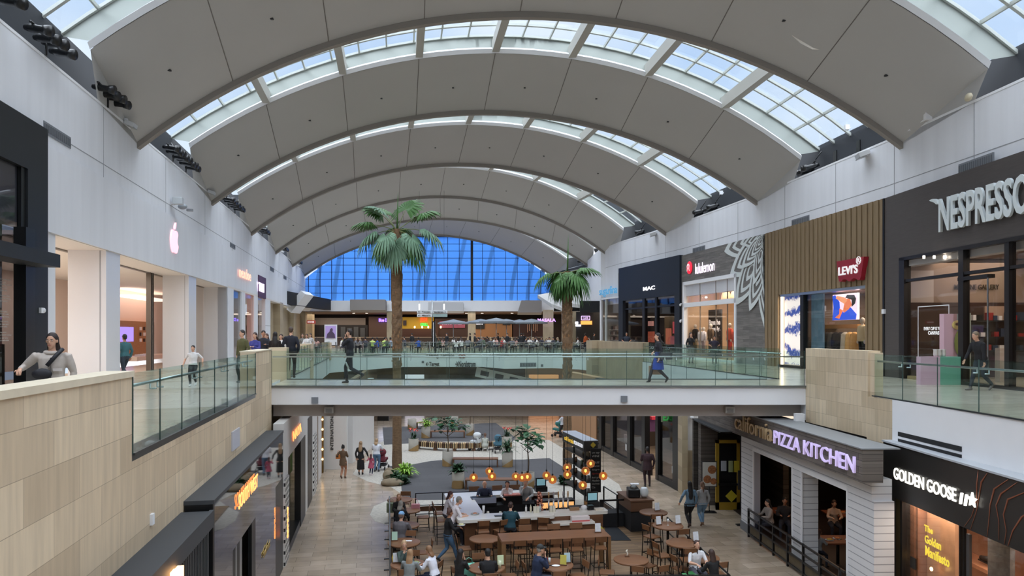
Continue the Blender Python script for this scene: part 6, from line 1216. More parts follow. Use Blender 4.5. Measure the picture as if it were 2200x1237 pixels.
for k, x in enumerate((1.2, 2.1, 2.8)): p = bp(x, 4.35); seat(p.x, p.y, BRZ + R(180), 1, ['bar stool under the man in navy polo', 'bar stool under the woman in white cardigan', 'bar stool under the man in grey sweater'][k])
# floor mat
a = [tuple(flr(x, y, .03)[:2]) for x, y in ((1300, 1118), (1310, 1117), (1356, 1161), (1313, 1161), (1300, 1140))]; t = thing('floor_mat', 'dark rubber mat on the deck right of the bar', 'mat', (a[0][0], a[0][1], DZ)); mb = MB(); mb.prism([(x - a[0][0], y - a[0][1]) for x, y in a], .002, .015); mb.build('mat', M((34, 38, 44), .9), t)
# service station, drinks
def station():
    t = thing('service_station', 'dark wooden service station with drink machines at right of the deck', 'cabinet', (4.15, 25.5, DZ), R(10)); 
    MB().box(-.03, .85, -.2, 1.35, 1.07, 1.12).build('top', DWOOD, t); MB().box(0, .8, -.15, 1.3, .72, 1.07).build('drawer_band', DWOOD, t); MB().box(.02, .78, -.1, 1.28, 0, .72).build('cabinet_body', BLACKM, t)
    MB().box(-.9, 0, .6, 1.3, .02, .5).build('lower_shelf', BLACKM, t); 
    for x in (-.9, -.84, -.25): MB().box(x, x + .06, .6, .66, 0, 1.0).build('post', BLACK, t)
    MB().box(-.9, 0, .6, .64, .94, 1.0).build('rail', BLACK, t); return t
stt = station(); sl_ = lambda x, y, z: Vector((4.15 + x * math.cos(R(10)) - y * math.sin(R(10)), 25.5 + x * math.sin(R(10)) + y * math.cos(R(10)), DZ + z))
small('coffee_machine', 'black and steel drink machine on the service station', 'machine', sl_(.28, .35, 1.12), lambda t: MB().box(-.22, .2, -.2, .3, 0, .32).build('body', BLACK, t, bev=.04) and MB().ell((0, -.02, .34), (.14, .16, .1)).build('hood', M((90, 92, 90), .3, .6), t) and MB().box(-.1, .2, -.02, .2, .42, .46).build('tray', WHITE, t))
small('drink_bowl', 'frosted white round vessel on the service station', 'vessel', sl_(.62, .2, 1.12), lambda t: MB().lathe([(.06, 0), (.14, .08), (.16, .2), (.12, .32), (.1, .36)], 16).build('vessel', M((214, 222, 226), .3), t))
# menu cards, glasses, food on tables
def on(k, dx, dy): p, r = TB[k]; return Vector((p.x + dx, p.y + dy, p.z))
MENU = M((214, 218, 224), .5, var=.25, scale=14, name='menu_print')
def menu(p, label, rz=.3, c=None): return small('menu_stand', label, 'menu', p, lambda t: MB().box(-.1, .1, -.03, .03, 0, .03).build('foot', DWOOD, t) and MB().obox((0, .02, .15), (.17, .008, .25), (-8, 0, 0)).build('card', c or MENU, t), rz=rz)
menu(on('D', -.3, .1), 'green tall menu card on the left row table near the napkin', .1, M((176, 206, 186), .5)); menu(on('L', .15, .1), 'white menu cards on the high table by the service station'); menu(on('M', .35, .12), 'white menu stand at right edge of the wine glass table'); menu(on('N', .42, .1), 'white menu stand behind the boy in white shirt')
menu(on('I', .35, .1), 'blue and yellow menu stand on the iced drink table', .2, M((180, 206, 214), .5)); menu(on('I', .22, -.1), 'yellow card holder on the iced drink table', -.2, M((200, 190, 90), .5)); menu(on('H', .38, .12), 'bright menu stand beside the black haired man', .2, M((206, 220, 180), .5)); menu(on('E', -.32, .02), 'white menu beside yellow bottle on the nearest left table', .2)
menu(tloc(LT, 3.0, .45) + (1.05,) if False else Vector((*tloc(LT, 2.98, .45), 1.05)), 'pair of white menu cards at right end of the long high table', .1); menu(on('M', -.28, .0), 'small clear card holder left of the wine glass', .4)
def glass(p, label, c=(206, 214, 216), h=.14, r=.035): return small('drinking_glass', label, 'glass', p, lambda t: MB().lathe([(r * .8, 0), (r, h)], 12).build('tumbler', M(c, .15), t))
glass(on('I', -.22, .05), 'tall glass of iced cola beside the man in navy cap', (120, 40, 24), .17, .04); glass(on('I', -.14, .12), 'clear glass of water behind the iced cola'); glass(on('K', .0, -.05), 'clear glass between the boy and the woman'); glass(on('H', .36, -.08), 'tall pale lemonade glass beside the black haired man', (214, 220, 190), .2, .045); glass(on('E', .1, .1), 'green tinted glass on the nearest left table', (150, 190, 160))
small('bottle', 'yellow bottle on the nearest left row table', 'bottle', on('E', -.4, .08), lambda t: MB().lathe([(.04, 0), (.045, .15), (.02, .22)], 10).build('body', M((224, 190, 50), .4), t))
small('wine_glass', 'wine glass on the high round table', 'glass', on('M', 0, .0), lambda t: MB().lathe([(.035, 0), (.005, .01), (.005, .09), (.035, .12), (.03, .2)], 12).build('glass', M((214, 216, 214), .1), t))
small('figurine', 'small white figurine on wooden base on the empty round table', 'figurine', on('J', -.08, .22), lambda t: MB().box(-.06, .06, -.04, .04, 0, .03).build('base', DWOOD, t) and MB().tube([(0, 0, .03), (.02, 0, .1), (-.02, 0, .16), (.01, 0, .2)], [.03, .02, .025, .015], 8).build('figure', M((220, 214, 200), .4), t))
def plate(p, label, c): return small('plate', label, 'plate', p, lambda t: MB().lathe([(.07, 0), (.13, .015)], 18).build('dish', WHITE, t) and MB().ell((0, 0, .025), (.09, .07, .035)).build('food', M(c, .7, var=.6, scale=20), t))
plate(on('H', -.05, .2), 'plate of salad between the black haired guests', (120, 150, 80)); plate(on('H', -.1, -.02), 'plate with sandwich before the black haired woman', (190, 150, 110)); plate(on('E', .22, .02), 'salad bowl before the woman in white blouse', (150, 170, 100))
small('napkin', 'white napkin on the left row table behind the blond woman', 'napkin', on('D', .12, .12), lambda t: MB().box(-.1, .1, -.06, .06, 0, .006).build('napkin', WHITE, t, bev=.001)); small('napkin', 'crumpled napkin and cutlery on the iced drink table', 'napkin', on('I', .02, -.15), lambda t: MB().ell((0, 0, .015), (.12, .07, .02)).build('napkin', WHITE, t)); small('phone', 'phone lying on the table before the boy in white', 'phone', on('K', -.1, .08), lambda t: MB().box(-.1, .1, -.03, .03, 0, .01).build('body', WHITE, t), rz=.5)
small('wallet', 'dark wallet on the table beside the crumpled napkin', 'wallet', on('I', -.12, -.12), lambda t: MB().box(-.08, .08, -.03, .03, 0, .02).build('body', BLACK, t))
# chairs round the low tables
def ch(k, dx, dy, face, kind, label):
    p, r = TB[k]; return seat(p.x + dx, p.y + dy, R(face), kind, label)
ch('D', .05, .62, 180, 0, 'chair beyond the green menu card table'); ch('D', .62, -.1, 100, 0, 'chair right of the green menu card table'); ch('E', .02, .62, 180, 0, 'chair of the blond woman facing the atrium'); ch('E', .05, -.62, 0, 0, 'nearest left chair under the woman in grey sweater'); ch('E', .68, -.1, 75, 0, 'chair under the woman in white blouse'); ch('A', .1, .6, 180, 0, 'chair at the farthest left row table'); ch('B', .5, .1, 100, 0, 'chair holding the pink handbag')
ch('C', .0, -.6, 0, 0, 'chair under the man in blue cap'); ch('B', -.2, -.55, 0, 0, 'chair under the grey haired guest in black'); ch('G', -.62, -.1, -80, 0, 'chair left of the empty round table by the bar'); ch('G', .1, -.6, 0, 0, 'chair in front of the empty round table by the bar'); ch('H', -.62, -.25, -50, 0, 'chair under the long black haired woman'); ch('H', .1, -.62, 10, 0, 'chair under the black haired man'); ch('H', .6, .12, 100, 0, 'chair right of the black haired man'); ch('H', -.2, .66, 190, 0, 'chair beyond the salad plate table')
ch('I', -.62, -.1, -75, 0, 'chair under the man in navy cap'); ch('I', .62, -.1, 110, 0, 'wooden chair angled right of the iced drink table'); ch('I', .05, -.66, 5, 0, 'chair with its back to us at the iced drink table'); ch('J', -.7, -.25, -100, 0, 'chair left of the figurine table'); ch('J', .52, .35, 130, 0, 'chair behind the figurine table at right'); ch('J', .1, -.72, -20, 0, 'chair at bottom left of the figurine table'); ch('J', .62, -.68, 25, 0, 'chair at bottom right of the figurine table')
ch('K', -.2, .62, 200, 0, 'chair under the boy in white shirt'); ch('K', .25, -.6, 20, 0, 'chair under the long brown haired woman at the fence'); ch('K', -.62, -.15, -70, 0, 'chair left of the boy and woman'); ch('L', -.05, -.55, 0, 1, 'high stool between the two far high tables'); ch('M', -.55, -.25, -60, 1, 'high stool left of the wine glass table'); ch('M', .25, -.62, 10, 1, 'high stool in front of the wine glass table'); ch('N', -.62, -.3, -70, 1, 'high stool left of the white menu stand table'); ch('N', .0, -.7, 0, 1, 'high stool in front of the white menu stand table')
# ------------------------------------------------------------------ FENCES
def fence(name, p0, p1, label, h=.88, boards=True, z=DZ, pw=1.1, grey=False):
    fr = Fr(p0, p1, name, label, 'fence', z); n = max(1, round(fr.L / pw))
    m_ = M((110, 112, 114), .5, .3, name='fence_grey') if grey else BLACK
    for zz in (.08, .42, h): MB().box(0, fr.L, -.02, .02, zz - .025, zz).build('rail', m_, fr.root)
    for i in range(n + 1): MB().box(i * fr.L / n - .02, i * fr.L / n + .02, -.025, .025, 0, h).build('post', m_, fr.root)
    if boards: MB().box(.03, fr.L - .03, -.012, .012, .17, .36).build('board', DWOOD, fr.root)
    if grey:
        MB().box(0, fr.L, -.01, .01, .12, h - .05).build('grey_panel', M((120, 122, 124), .6), fr.root)
        for i in range(n): MB().box((i + .5) * fr.L / n - .03, (i + .5) * fr.L / n + .03, .02, .18, -.03, .02).build('foot', BLACK, fr.root)
fence('grey_fence', flr(838, 1237), (-4.62, 27.2), 'long grey fence panels along the left edge of the cafe deck', grey=True, boards=False, z=0)
fence('black_rail_fence', flr(893, 1110), (1.4, 28.4), 'black rail fence with dark board across the back of the cafe'); fence('black_rail_fence', (5.17, 24.0), (5.5, 18.3), 'black rail fence with dark boards behind the high round tables', boards=False); fence('black_rail_fence', (2.45, 18.25), (5.5, 18.25), 'black rail along the bottom edge of the picture'); fence('black_rail_fence', (3.6, 28.3), (3.9, 26.8), 'short black rail fence right of the menu tower', h=1.0)
# ------------------------------------------------------------------ CHALK MENU TOWER
def tower():
    a = Vector((3.02, 27.6, 0)); b = Vector((2.4, 30.4, 0)); d = b - a; L = d.length; rz = math.atan2(d.y, d.x) - R(90); t = thing('menu_tower', 'tall black shelf tower with chalk menu board and lit brand header', 'kiosk', a, rz)
    MB().box(-.28, .28, 0, L, 2.5, 2.9).build('header_box', M((50, 48, 48), .5), t); MB().box(-.29, .29, -.01, L + .01, 2.9, 2.92).build('header_top', M((150, 154, 164), .4), t)
    MB().box(-.04, .36, -.12, -.04, .95, 2.62).build('chalk_board', M((18, 18, 20), .7), t)
    for y in (0, L * .5, L - .05):
        for x in (-.25, .2): MB().box(x, x + .05, y, y + .05, 0, 2.5).build('post', BLACK, t)
    for z in (.8, 1.3, 1.75, 2.2): MB().box(-.25, .25, 0, L, z, z + .03).build('shelf', BLACK, t)
    for k in range(9): MB().lathe([(.06, 0), (.06, .2)], 8, (0, .3 + (k % 3) * .8, (.83, 1.33, 1.78)[k // 3])).build('jar', M([(150, 150, 146), (90, 110, 90), (120, 90, 70)][k % 3], .3), t)
    MB().box(.05, .1, .4, 1.2, 1.9, 2.4).build('hung_board', M((120, 112, 90), .6), t)
    CH = M((190, 190, 186), .8, name='chalk_white'); CHR = M((200, 70, 64), .8, name='chalk_red')
    for k, (s_, z, c) in enumerate((('on tap', 2.42, CH), ('WINE', 2.3, CH), ('HOUSE', 2.06, CH), ('Cabernet', 1.93, CH), ('Sangria', 1.78, CH), ('Spritz', 1.63, CHR), ('Bud Light', 1.48, CH), ('Modelo', 1.37, CH), ('Ballast Brewing', 1.24, CH), ('Co.', 1.12, CH))): txt('chalk_lettering', s_, c, t, .0, .3 if len(s_) > 3 else .14, z, z + .075, -.121, ext=.003, shear=.2)
    q = txt('header_lettering', 'california', M((210, 170, 60), .5, emit=.4), t, -1.3, -.02, 2.6, 2.78, 0, ext=.01, bold=.02); q.rotation_euler = (0, 0, R(-90)); q.location = (-.285, L * .55, 0)
    q.location = (-.285, .2 + L * .36, 0)
    q2 = txt('header_lettering', 'PIZZA KITCHEN', M((220, 220, 226), .5, emit=.4), t, .0, 1.15, 2.62, 2.76, 0, ext=.01, bold=.03); q2.rotation_euler = (0, 0, R(-90)); q2.location = (-.285, 1.25, 0); q.location = (-.285, 1.28, 0)
    MB().obox((.08, -.02, 2.75), (.16, .02, .16), (0, 45, 0)).build('yellow_diamond_mark', M((196, 170, 60), .6), t)
tower()
# ------------------------------------------------------------------ AMBER GLOBES under the bridge
AMB = tglass('amber_glass', (240, 170, 104), .3, .05)
_n, _l = nodes(AMB); _o = [q for q in _n if q.type == 'OUTPUT_MATERIAL'][0]; _old = _o.inputs[0].links[0].from_socket
_t = _n.new('ShaderNodeEmission'); _t.inputs[0].default_value = (*lin((244, 166, 96)), 1); _t.inputs[1].default_value = .55; _m = _n.new('ShaderNodeMixShader'); _m.inputs[0].default_value = .2
_l.new(_old, _m.inputs[1]); _l.new(_t.outputs[0], _m.inputs[2]); _l.new(_m.outputs[0], _o.inputs[0])
GL = None
gl = [(1017.5, 1025.5, 24.6), (1051.5, 1012, 25.2), (1057, 1023, 24.4), (1108, 1023, 25.3), (1121.5, 1025.5, 25.0), (1133, 1024, 24.4), (1174, 1021, 24.9), (1187, 1030, 24.3), (1218.5, 1004, 25.1), (1219, 1019, 24.5), (1269, 995.5, 25.2), (1258, 1011, 24.6), (1296, 1022, 24.4), (1252, 1042, 24.2)]
nm = ['leftmost amber globe lamp above the navy polo man', 'upper amber globe of the pair above the bar', 'lower amber globe of the pair above the bar', 'left amber globe of the trio before the fig tree planter', 'middle amber globe of the trio before the fig tree planter', 'right amber globe of the trio before the fig tree planter', 'left amber globe over the beer taps', 'amber globe just right and below of the one over the taps', 'upper amber globe touching the tower left edge', 'lower amber globe touching the tower left edge', 'highest amber globe over the chalk board', 'amber globe left of the chalk board', 'rightmost amber globe past the chalk board', 'lowest amber globe beside the chalk board']
for k, (px, py, Y) in enumerate(gl):
    p = at(px, py, Y); hang = 4.38 - p.z
    if k == 0:
        GL = thing('globe_pendant', nm[0], 'pendant lamp', p, 0, 'amber globe pendants under the footbridge')
        MB().ell((0, 0, 0), (.145, .145, .145), 20, 14).build('globe', AMB, GL); MB().ell((0, 0, -.0), (.045, .045, .06), 10, 8).build('bulb', M((255, 206, 150), .5, emit=3.5, name='filament_glow'), GL); MB().lathe([(.03, .13), (.03, .2)], 10).build('cap', BLACK, GL); MB().tube([(0, 0, .2), (0, 0, 2.6)], .005, 4).build('cord', BLACK, GL); g = GL
    else: g = dup(GL); g.location = p; g['label'] = nm[k]
    for c in g.children:
        if c.name.startswith('cord'): c.scale.z = hang / 2.6 if False else 1; c.data = c.data.copy(); 
        if c.name.startswith('cord'):
            for v in c.data.vertices:
                if v.co.z > .5: v.co.z = hang
# ------------------------------------------------------------------ SPOTLIGHT RIGS and wall cameras
def rig(loc, rz, label, mirror=1):
    t = thing('spotlight_rig', label, 'stage lights', loc, rz, 'clusters of black theatre spotlights on the wall ledges'); rnd = random.Random(int(loc[1] * 10))
    MB().tube([(0, -.9, .55), (0, .9, .55)], .035, 6).build('pipe', BLACK, t); MB().tube([(0, 0, 0), (0, 0, .55)], .03, 6).build('upright', BLACK, t); MB().tube([(0, .5, .55), (-.3, .8, 1.0)], .025, 6).build('arm', BLACK, t)
    for k in range(4):
        y = -.75 + k * .48; z = .42 - .06 * (k % 2); d = Vector((1, -.35 + .2 * rnd.random(), -.18)).normalized(); p = Vector((0, y, z)); mb = MB(); mb.tube([p - d * .22, p - d * .05, p + d * .3, p + d * .32, p + d * .5], [.07, .11, .1, .13, .15], 10); mb.bar(p + Vector((0, 0, .0)), p + Vector((0, 0, .18)), .04); mb.build('spotlight', BLACK, t)
    return t
RG = {}
gaps = [(19.5, 'nearest'), (31.5, 'second'), (33.6, 'third'), (43.2, 'fourth'), (45, 'fifth'), (55.5, 'sixth'), (67, 'seventh'), (79, 'farthest')]
for Y, n_ in gaps: rig((XL(Y) + .05, Y, WT + .02), R(10), n_ + ' black spotlight cluster along the left wall ledge')
rig((XL(24.1) + .05, 24.0, WT + .02), R(10), 'black spotlight cluster beside the large left vault corner'); rig((XL(16) + .1, 16.4, WT + .02), R(10), 'black spotlight cluster at the top left picture corner')
for Y, n_ in ((34.5, 'nearest'), (45, 'second'), (47, 'third'), (56, 'fourth'), (67.5, 'fifth'), (78, 'farthest')): rig((XR(Y) + (.5 if Y < 60 else .3), Y, WT + .02), R(170), n_ + ' black spotlight cluster along the right wall ledge')
def flood(loc, rz, label, s=1): t = thing('floodlight', label, 'floodlight', loc, rz); MB().obox((.2 * s, 0, -.08 * s), (.34 * s, .42 * s, .16 * s), (0, 20, 0)).build('housing', M((196, 198, 200), .4), t, bev=.02); MB().obox((.24 * s, 0, -.18 * s), (.26 * s, .34 * s, .02), (0, 20, 0)).build('lens', M((150, 152, 150), .3), t); MB().box(-.02, .1, -.05, .05, -.03, .12).build('bracket', WHITE, t)
for k, (px, py) in enumerate(((268, 262), (446, 410), (541, 490), (601, 538), (636, 568))):
    u_ = LW.u(px); flood(LW.w(u_, LW.z(px, py)), R(10), ['large grey floodlight below the big left vault corner', 'grey floodlight high on the left wall past the apple emblem', 'third grey floodlight along the left wall top', 'fourth grey floodlight along the left wall top', 'farthest grey floodlight on the left wall top'][k])
for k, (px, py, fr_) in enumerate(((1868, 326, LWf), (1411, 500, Fr((8.88, 58.6), (11.49, 48.5))))): flood(fr_.w(fr_.u(px), fr_.z(px, py)), R(170), ['large grey floodlight on the right wall above the slatted storefront', 'small grey floodlight on the right wall above the cosmetics store'][k], 1.3)
p = LW.w(LW.u(369), LW.z(369, 440)); t = thing('projector_pair', 'pair of small white projectors on bracket above the apple emblem', 'projector', p, R(10)); MB().box(.1, .5, -.3, .0, 0, .3).build('projector', M((190, 196, 200), .4), t, bev=.02); MB().ell((.35, .35, .0), (.2, .16, .13)).build('projector', M((150, 158, 164), .4), t); MB().box(.5, .75, .4, .55, -.18, -.08).build('bracket', M((130, 134, 138), .5), t); MB().box(-.02, .12, -.1, .1, 0, .1).build('mount', WHITE, t)
for k, (px, py, fr_) in enumerate(((1802, 304, None), (1958, 270, NW), (1558, 406, None))):
    if fr_ is None: p = Vector((XR((34.5, 0, 46)[k]) + .85, (31.5, 0, 44)[k], (16.0, 0, 15.6)[k]))
    else: p = fr_.w(fr_.u(px), WT - fr_.z0 + .02)
    t = thing('security_camera', ['small white camera on the black back wall in the large right gap', 'pair of white antenna boxes on the right wall top', 'small white camera on the black back wall in the second right gap'][k], 'camera', p)
    MB().box(-.12, .06, -.08, .08, -.1, .12).build('body', WHITE, t)
    if k == 1: MB().box(-.1, .2, -1.1, -.95, 0, .35).build('antenna', WHITE, t); MB().box(-.1, .1, .0, .3, .0, .4).build('antenna', WHITE, t); MB().bar((0, -1, .05), (0, .1, .05), .04).build('bracket', WHITE, t)
    MB().box(.0, .12, -.03, .03, -.03, .03).build('bracket', WHITE, t)
mb = MB()
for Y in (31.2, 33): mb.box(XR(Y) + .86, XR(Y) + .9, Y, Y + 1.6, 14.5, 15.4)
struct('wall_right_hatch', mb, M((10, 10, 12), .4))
# torn panel flap in the vault and torn bit on the right wall top
t = thing('peeling_panel_flap', 'thin peeling cream flap hanging from the vault panel at upper right', 'flap', at(1730, 92, 24.4)); q = t.location; mb = MB(); P = [at(1700, 75, 24.6), at(1748, 103, 24.3), at(1762, 107, 24.3), at(1745, 106, 24.0), at(1720, 93, 24.2)]
mb.add([p - q for p in P], [(0, 1, 4), (1, 2, 3), (1, 3, 4)]); mb.build('flap', M((206, 198, 184), .8), t)
t = thing('star_balloon_scrap', 'crumpled pale star scrap caught on the right wall top', 'scrap', NW.w(NW.u(2084), WT + .02)); MB().ell((-.05, 0, .08), (.08, .2, .14), 7, 4).build('scrap', M((206, 196, 170), .7), t)
# ------------------------------------------------------------------ PEOPLE
def mtx(yaw=0, pitch=0, roll=0): return Euler((R(pitch), R(roll), R(yaw))).to_matrix()
class Blob:
    def __init__(s): s.parts = []
    def tube(s, pts, rs, tag, n=12):
        mb = MB(); mb.tube(pts, rs, n); s.parts.append((mb.v, mb.f, tag)); return s
    def loft(s, rings, tag, n=14):   # rings: (centre, x-axis vector*rx, y-axis vector*ry)
        vs = []
        for c, a, b in rings:
            for k in range(n): t = 2 * math.pi * k / n; vs.append(c + a * math.cos(t) + b * math.sin(t))
        m = len(rings); fs = [(i * n + k, i * n + (k + 1) % n, (i + 1) * n + (k + 1) % n, (i + 1) * n + k) for i in range(m - 1) for k in range(n)] + [tuple(range(n))[::-1], tuple((m - 1) * n + k for k in range(n))]
        s.parts.append((vs, fs, tag)); return s
    def ell(s, c, r, tag, rot=None):
        mb = MB(); mb.ell(c, r, 12, 8, None, rot); s.parts.append((mb.v, mb.f, tag)); return s
    def mesh(s, name, mats, vox, extra=None, sm=3):
        vs = []; fs = []; tg = []
        for v, f, t in s.parts: o = len(vs); vs += [tuple(x) for x in v]; fs += [tuple(i + o for i in q) for q in f]; tg += [t] * len(v)
        me = bpy.data.meshes.new('src'); me.from_pydata(vs, [], fs); me.update(); o = bpy.data.objects.new('src', me)
        r = o.modifiers.new('r', 'REMESH'); r.mode = 'VOXEL'; r.voxel_size = vox; q = o.modifiers.new('s', 'SMOOTH'); q.iterations = sm; q.factor = .5
        out = evaluated(o); bpy.data.objects.remove(o); bpy.data.meshes.remove(me)
        # samples for colouring: source vertices plus edge midpoints
        smp = []
        for v, f, t in s.parts:
            for p in v: smp.append((Vector(p), t))
            for q_ in f:
                if len(q_) == 4:
                    a_, b_, c_, d_ = (Vector(v[i]) for i in q_)
                    for i in (.12, .37, .62, .87):
                        for j in (.25, .75): smp.append(((a_ * (1 - j) + b_ * j) * (1 - i) + (d_ * (1 - j) + c_ * j) * i, t))
        kd = KDTree(len(smp)); [kd.insert(p, i) for i, (p, t) in enumerate(smp)]; kd.balance()
        tags = []; 
        for t in [x[1] for x in smp]:
            if t not in tags: tags.append(t)
        idx = [tags.index(smp[kd.find(p.center)[1]][1]) for p in out.polygons]
        vs = [tuple(v.co) for v in out.vertices]; fs = [tuple(p.vertices) for p in out.polygons]; smf = [True] * len(fs)
        if extra:
            for v, f, t in extra:
                if t not in tags: tags.append(t)
                o_ = len(vs); vs += [tuple(x) for x in v]; fs += [tuple(i + o_ for i in q) for q in f]; idx += [tags.index(t)] * len(f); smf += [True] * len(f)
        bpy.data.meshes.remove(out); nm = bpy.data.meshes.new(name); nm.from_pydata(vs, [], fs)
        for t in tags: nm.materials.append(mats[t])
        nm.polygons.foreach_set('material_index', idx); nm.polygons.foreach_set('use_smooth', smf); nm.update(); return nm
def ik(a, b, l1, l2, pole):
    d = b - a; L = min(d.length, (l1 + l2) * .999); u = d.normalized(); b = a + u * L
    x = (l1 * l1 - l2 * l2 + L * L) / (2 * L); h = math.sqrt(max(0, l1 * l1 - x * x)); p = Vector(pole); p = p - u * p.dot(u); p = p.normalized() if p.length > 1e-5 else u.orthogonal().normalized()
    return a + u * x + p * h, b
ARMS = {'down': (.07, .03, -.51), 'fwd': (.03, .24, -.44), 'back': (.05, -.22, -.45), 'table': (-.04, .36, -.20), 'phone': (-.10, .26, -.18), 'chin': (-.13, .17, .04), 'out': (.42, .14, -.12), 'hold': (-.04, .32, -.24), 'push': (.0, .40, -.26), 'up': (.12, .28, .28), 'lap': (-.06, .26, -.38), 'bag': (.03, .10, -.30), 'side': (.22, .0, -.42)}
def person(label, loc, face, h=1.7, top=(40, 40, 44), bot=(40, 44, 56), hair=(30, 24, 22), hs='short', pose='stand', la='down', ra='down', lean=0, hp=0, hy=0, skin=(196, 150, 122), slv='long', fem=False, skirt=None, coat=0, shoe=(40, 36, 36), seat_z=None, vox=.016, bulk=1.0, legs_skin=False, group=None, z=None, shoes='shoe', stride=.33, fingers=True):
    s = h / 1.7; X = Vector((1, 0, 0)); Y = Vector((0, 1, 0)); Z = Vector((0, 0, 1)); bulk *= 1.07; w = (.9 if fem else 1.0) * bulk
    sit = seat_z is not None
    pel = Vector((0, 0, (seat_z + .10) / s if sit else .93)); 
    if pose == 'walk': pel.z = .905
    if pose == 'crouch': pel = Vector((0, -.12, .34))
    rt = Euler((R(-lean), 0, 0)).to_matrix(); up = rt @ Z; fwd = rt @ Y
    P = lambda v: v * s
    b = Blob(); ch_ = pel + up * .46; nk = pel + up * .55; hc = nk + up * .138 + fwd * .025
    hipw, wst, chs = (.165 if fem else .16) * bulk, (.125 if fem else .145) * bulk, (.15 if fem else .172) * w
    b.loft([(P(pel - up * .10), X * hipw * .72 * s, fwd * .09 * s), (P(pel - up * .045), X * hipw * .97 * s, fwd * .11 * bulk * s), (P(pel + up * .0), X * hipw * .93 * s, fwd * .105 * bulk * s), (P(pel + up * .03), X * hipw * .6 * s, fwd * .07 * bulk * s)], 'bot')
    b.loft([(P(pel + up * (.0 - coat)), X * (hipw + .014 + coat * .08) * s, fwd * (.12 + coat * .05) * bulk * s), (P(pel + up * .16), X * wst * s, fwd * .10 * bulk * s), (P(pel + up * .30), X * chs * s, fwd * .115 * bulk * s), (P(pel + up * .42), X * (chs + .01) * s, fwd * .10 * bulk * s), (P(pel + up * .49), X * .13 * w * s, fwd * .075 * s), (P(pel + up * .53), X * .065 * s, fwd * .058 * s)], 'top')
    if fem:
        for sx in (-1, 1): b.ell(P(pel + up * .33 + fwd * .085 + X * sx * .065), (.06 * s, .05 * s, .06 * s), 'top')
    b.tube([P(nk - up * .03), P(nk + up * .07 + fwd * .01)], [.052 * s, .048 * s], 'skin')
    hr = rt @ mtx(hy, -hp); hX, hY, hZ = hr @ X, hr @ Y, hr @ Z; HC = P(hc); s0 = s; H = lambda x, y, z_: HC + (hX * x + hY * y + hZ * z_) * s0 * 1.05
    M3 = hr
    b.ell(H(0, -.008, .025), (.074 * s, .092 * s, .098 * s), 'skin', M3); b.ell(H(0, .02, -.045), (.056 * s, .066 * s, .072 * s), 'skin', M3); b.ell(H(0, .095, -.012), (.012 * s, .016 * s, .024 * s), 'skin', M3)
    for sx in (-1, 1): b.ell(H(sx * .076, -.004, -.005), (.010 * s, .018 * s, .03 * s), 'skin', M3)
    b.ell(H(0, .05, -.095), (.03 * s, .025 * s, .02 * s), 'skin', M3)
    ex = []
    def exell(c, r, t):
        mb = MB(); mb.ell(c, r, 8, 6, None, M3); ex.append((mb.v, mb.f, t))
    for sx in (-1, 1):
        exell(H(sx * .031, .081, .012), (.012 * s, .006 * s, .0055 * s), 'eyew'); exell(H(sx * .031, .0858, .012), (.0052 * s, .003 * s, .005 * s), 'dark'); exell(H(sx * .031, .086, .034), (.02 * s, .006 * s, .004 * s), 'dark')
    exell(H(0, .086, -.058), (.024 * s, .007 * s, .007 * s), 'lip')
    # arms
    hands = []
    for sx, a in ((-1, la), (1, ra)):
        sh = ch_ + X * sx * (.155 * w + .005) + up * .0; t = ARMS[a] if isinstance(a, str) else a; tg_ = sh + X * sx * t[0] + Vector((0, t[1], t[2])) + (fwd - Y) * .15
        el, wr = ik(sh, tg_, .285, .255, X * sx * .55 - Y * .45 - Z * .5); sl = .012 if slv == 'long' else .006
        b.tube([P(sh + up * .01), P(sh.lerp(el, .5)), P(el)], [(.046 + sl) * w * s, (.044 + sl) * w * s, (.038 + sl) * s], 'top' if slv != 'none' else 'skin')
        b.ell(P(sh - Z * .012 - X * sx * .012), (.052 * w * s,) * 3, 'top'); b.tube([P(el), P(el.lerp(wr, .45)), P(wr)], [(.038 + sl) * s, (.036 + sl) * s, (.026 + sl * .7) * s], 'top' if slv == 'long' else 'skin')
        d = (wr - el).normalized(); f = (d + (Vector((0, 0, -.3)) if t[2] < .0 else Vector())).normalized(); side = f.cross(Z if abs(f.z) < .9 else Y).normalized(); nrm = side.cross(f)
        pc = wr + f * .045; b.loft([(P(wr), side * .024 * s, nrm * .018 * s), (P(pc), side * .038 * s, nrm * .016 * s), (P(wr + f * .085), side * .038 * s, nrm * .013 * s)], 'skin', 10)
        if fingers:
            inn = -nrm if sx > 0 else nrm; inn = (inn * .3 - Z * .7).normalized() if abs(f.z) < .7 else (Y * .6 - X * sx * .4).normalized()
            for k, (o_, L) in enumerate(((-.028, .062), (-.010, .074), (.010, .07), (.027, .054))):
                p0 = wr + f * .078 + side * o_; mb = MB(); mb.tube([P(p0), P(p0 + f * L * .45 + inn * .006), P(p0 + f * L * .8 + inn * .022), P(p0 + f * L * .92 + inn * .04)], [.0088 * s, .0085 * s, .0078 * s, .006 * s], 6); ex.append((mb.v, mb.f, 'skin'))
            p0 = wr + f * .03 - side * .028 * (1 if sx > 0 else -1) * -1; q_ = side * (1 if sx > 0 else -1); mb = MB(); mb.tube([P(wr + f * .028 + q_ * .022), P(wr + f * .055 + q_ * .05), P(wr + f * .08 + q_ * .056 + inn * .01)], [.011 * s, .0095 * s, .007 * s], 6); ex.append((mb.v, mb.f, 'skin'))
        hands.append(P(wr + f * .08))
    # legs
    lt = 'skin' if legs_skin else 'bot'
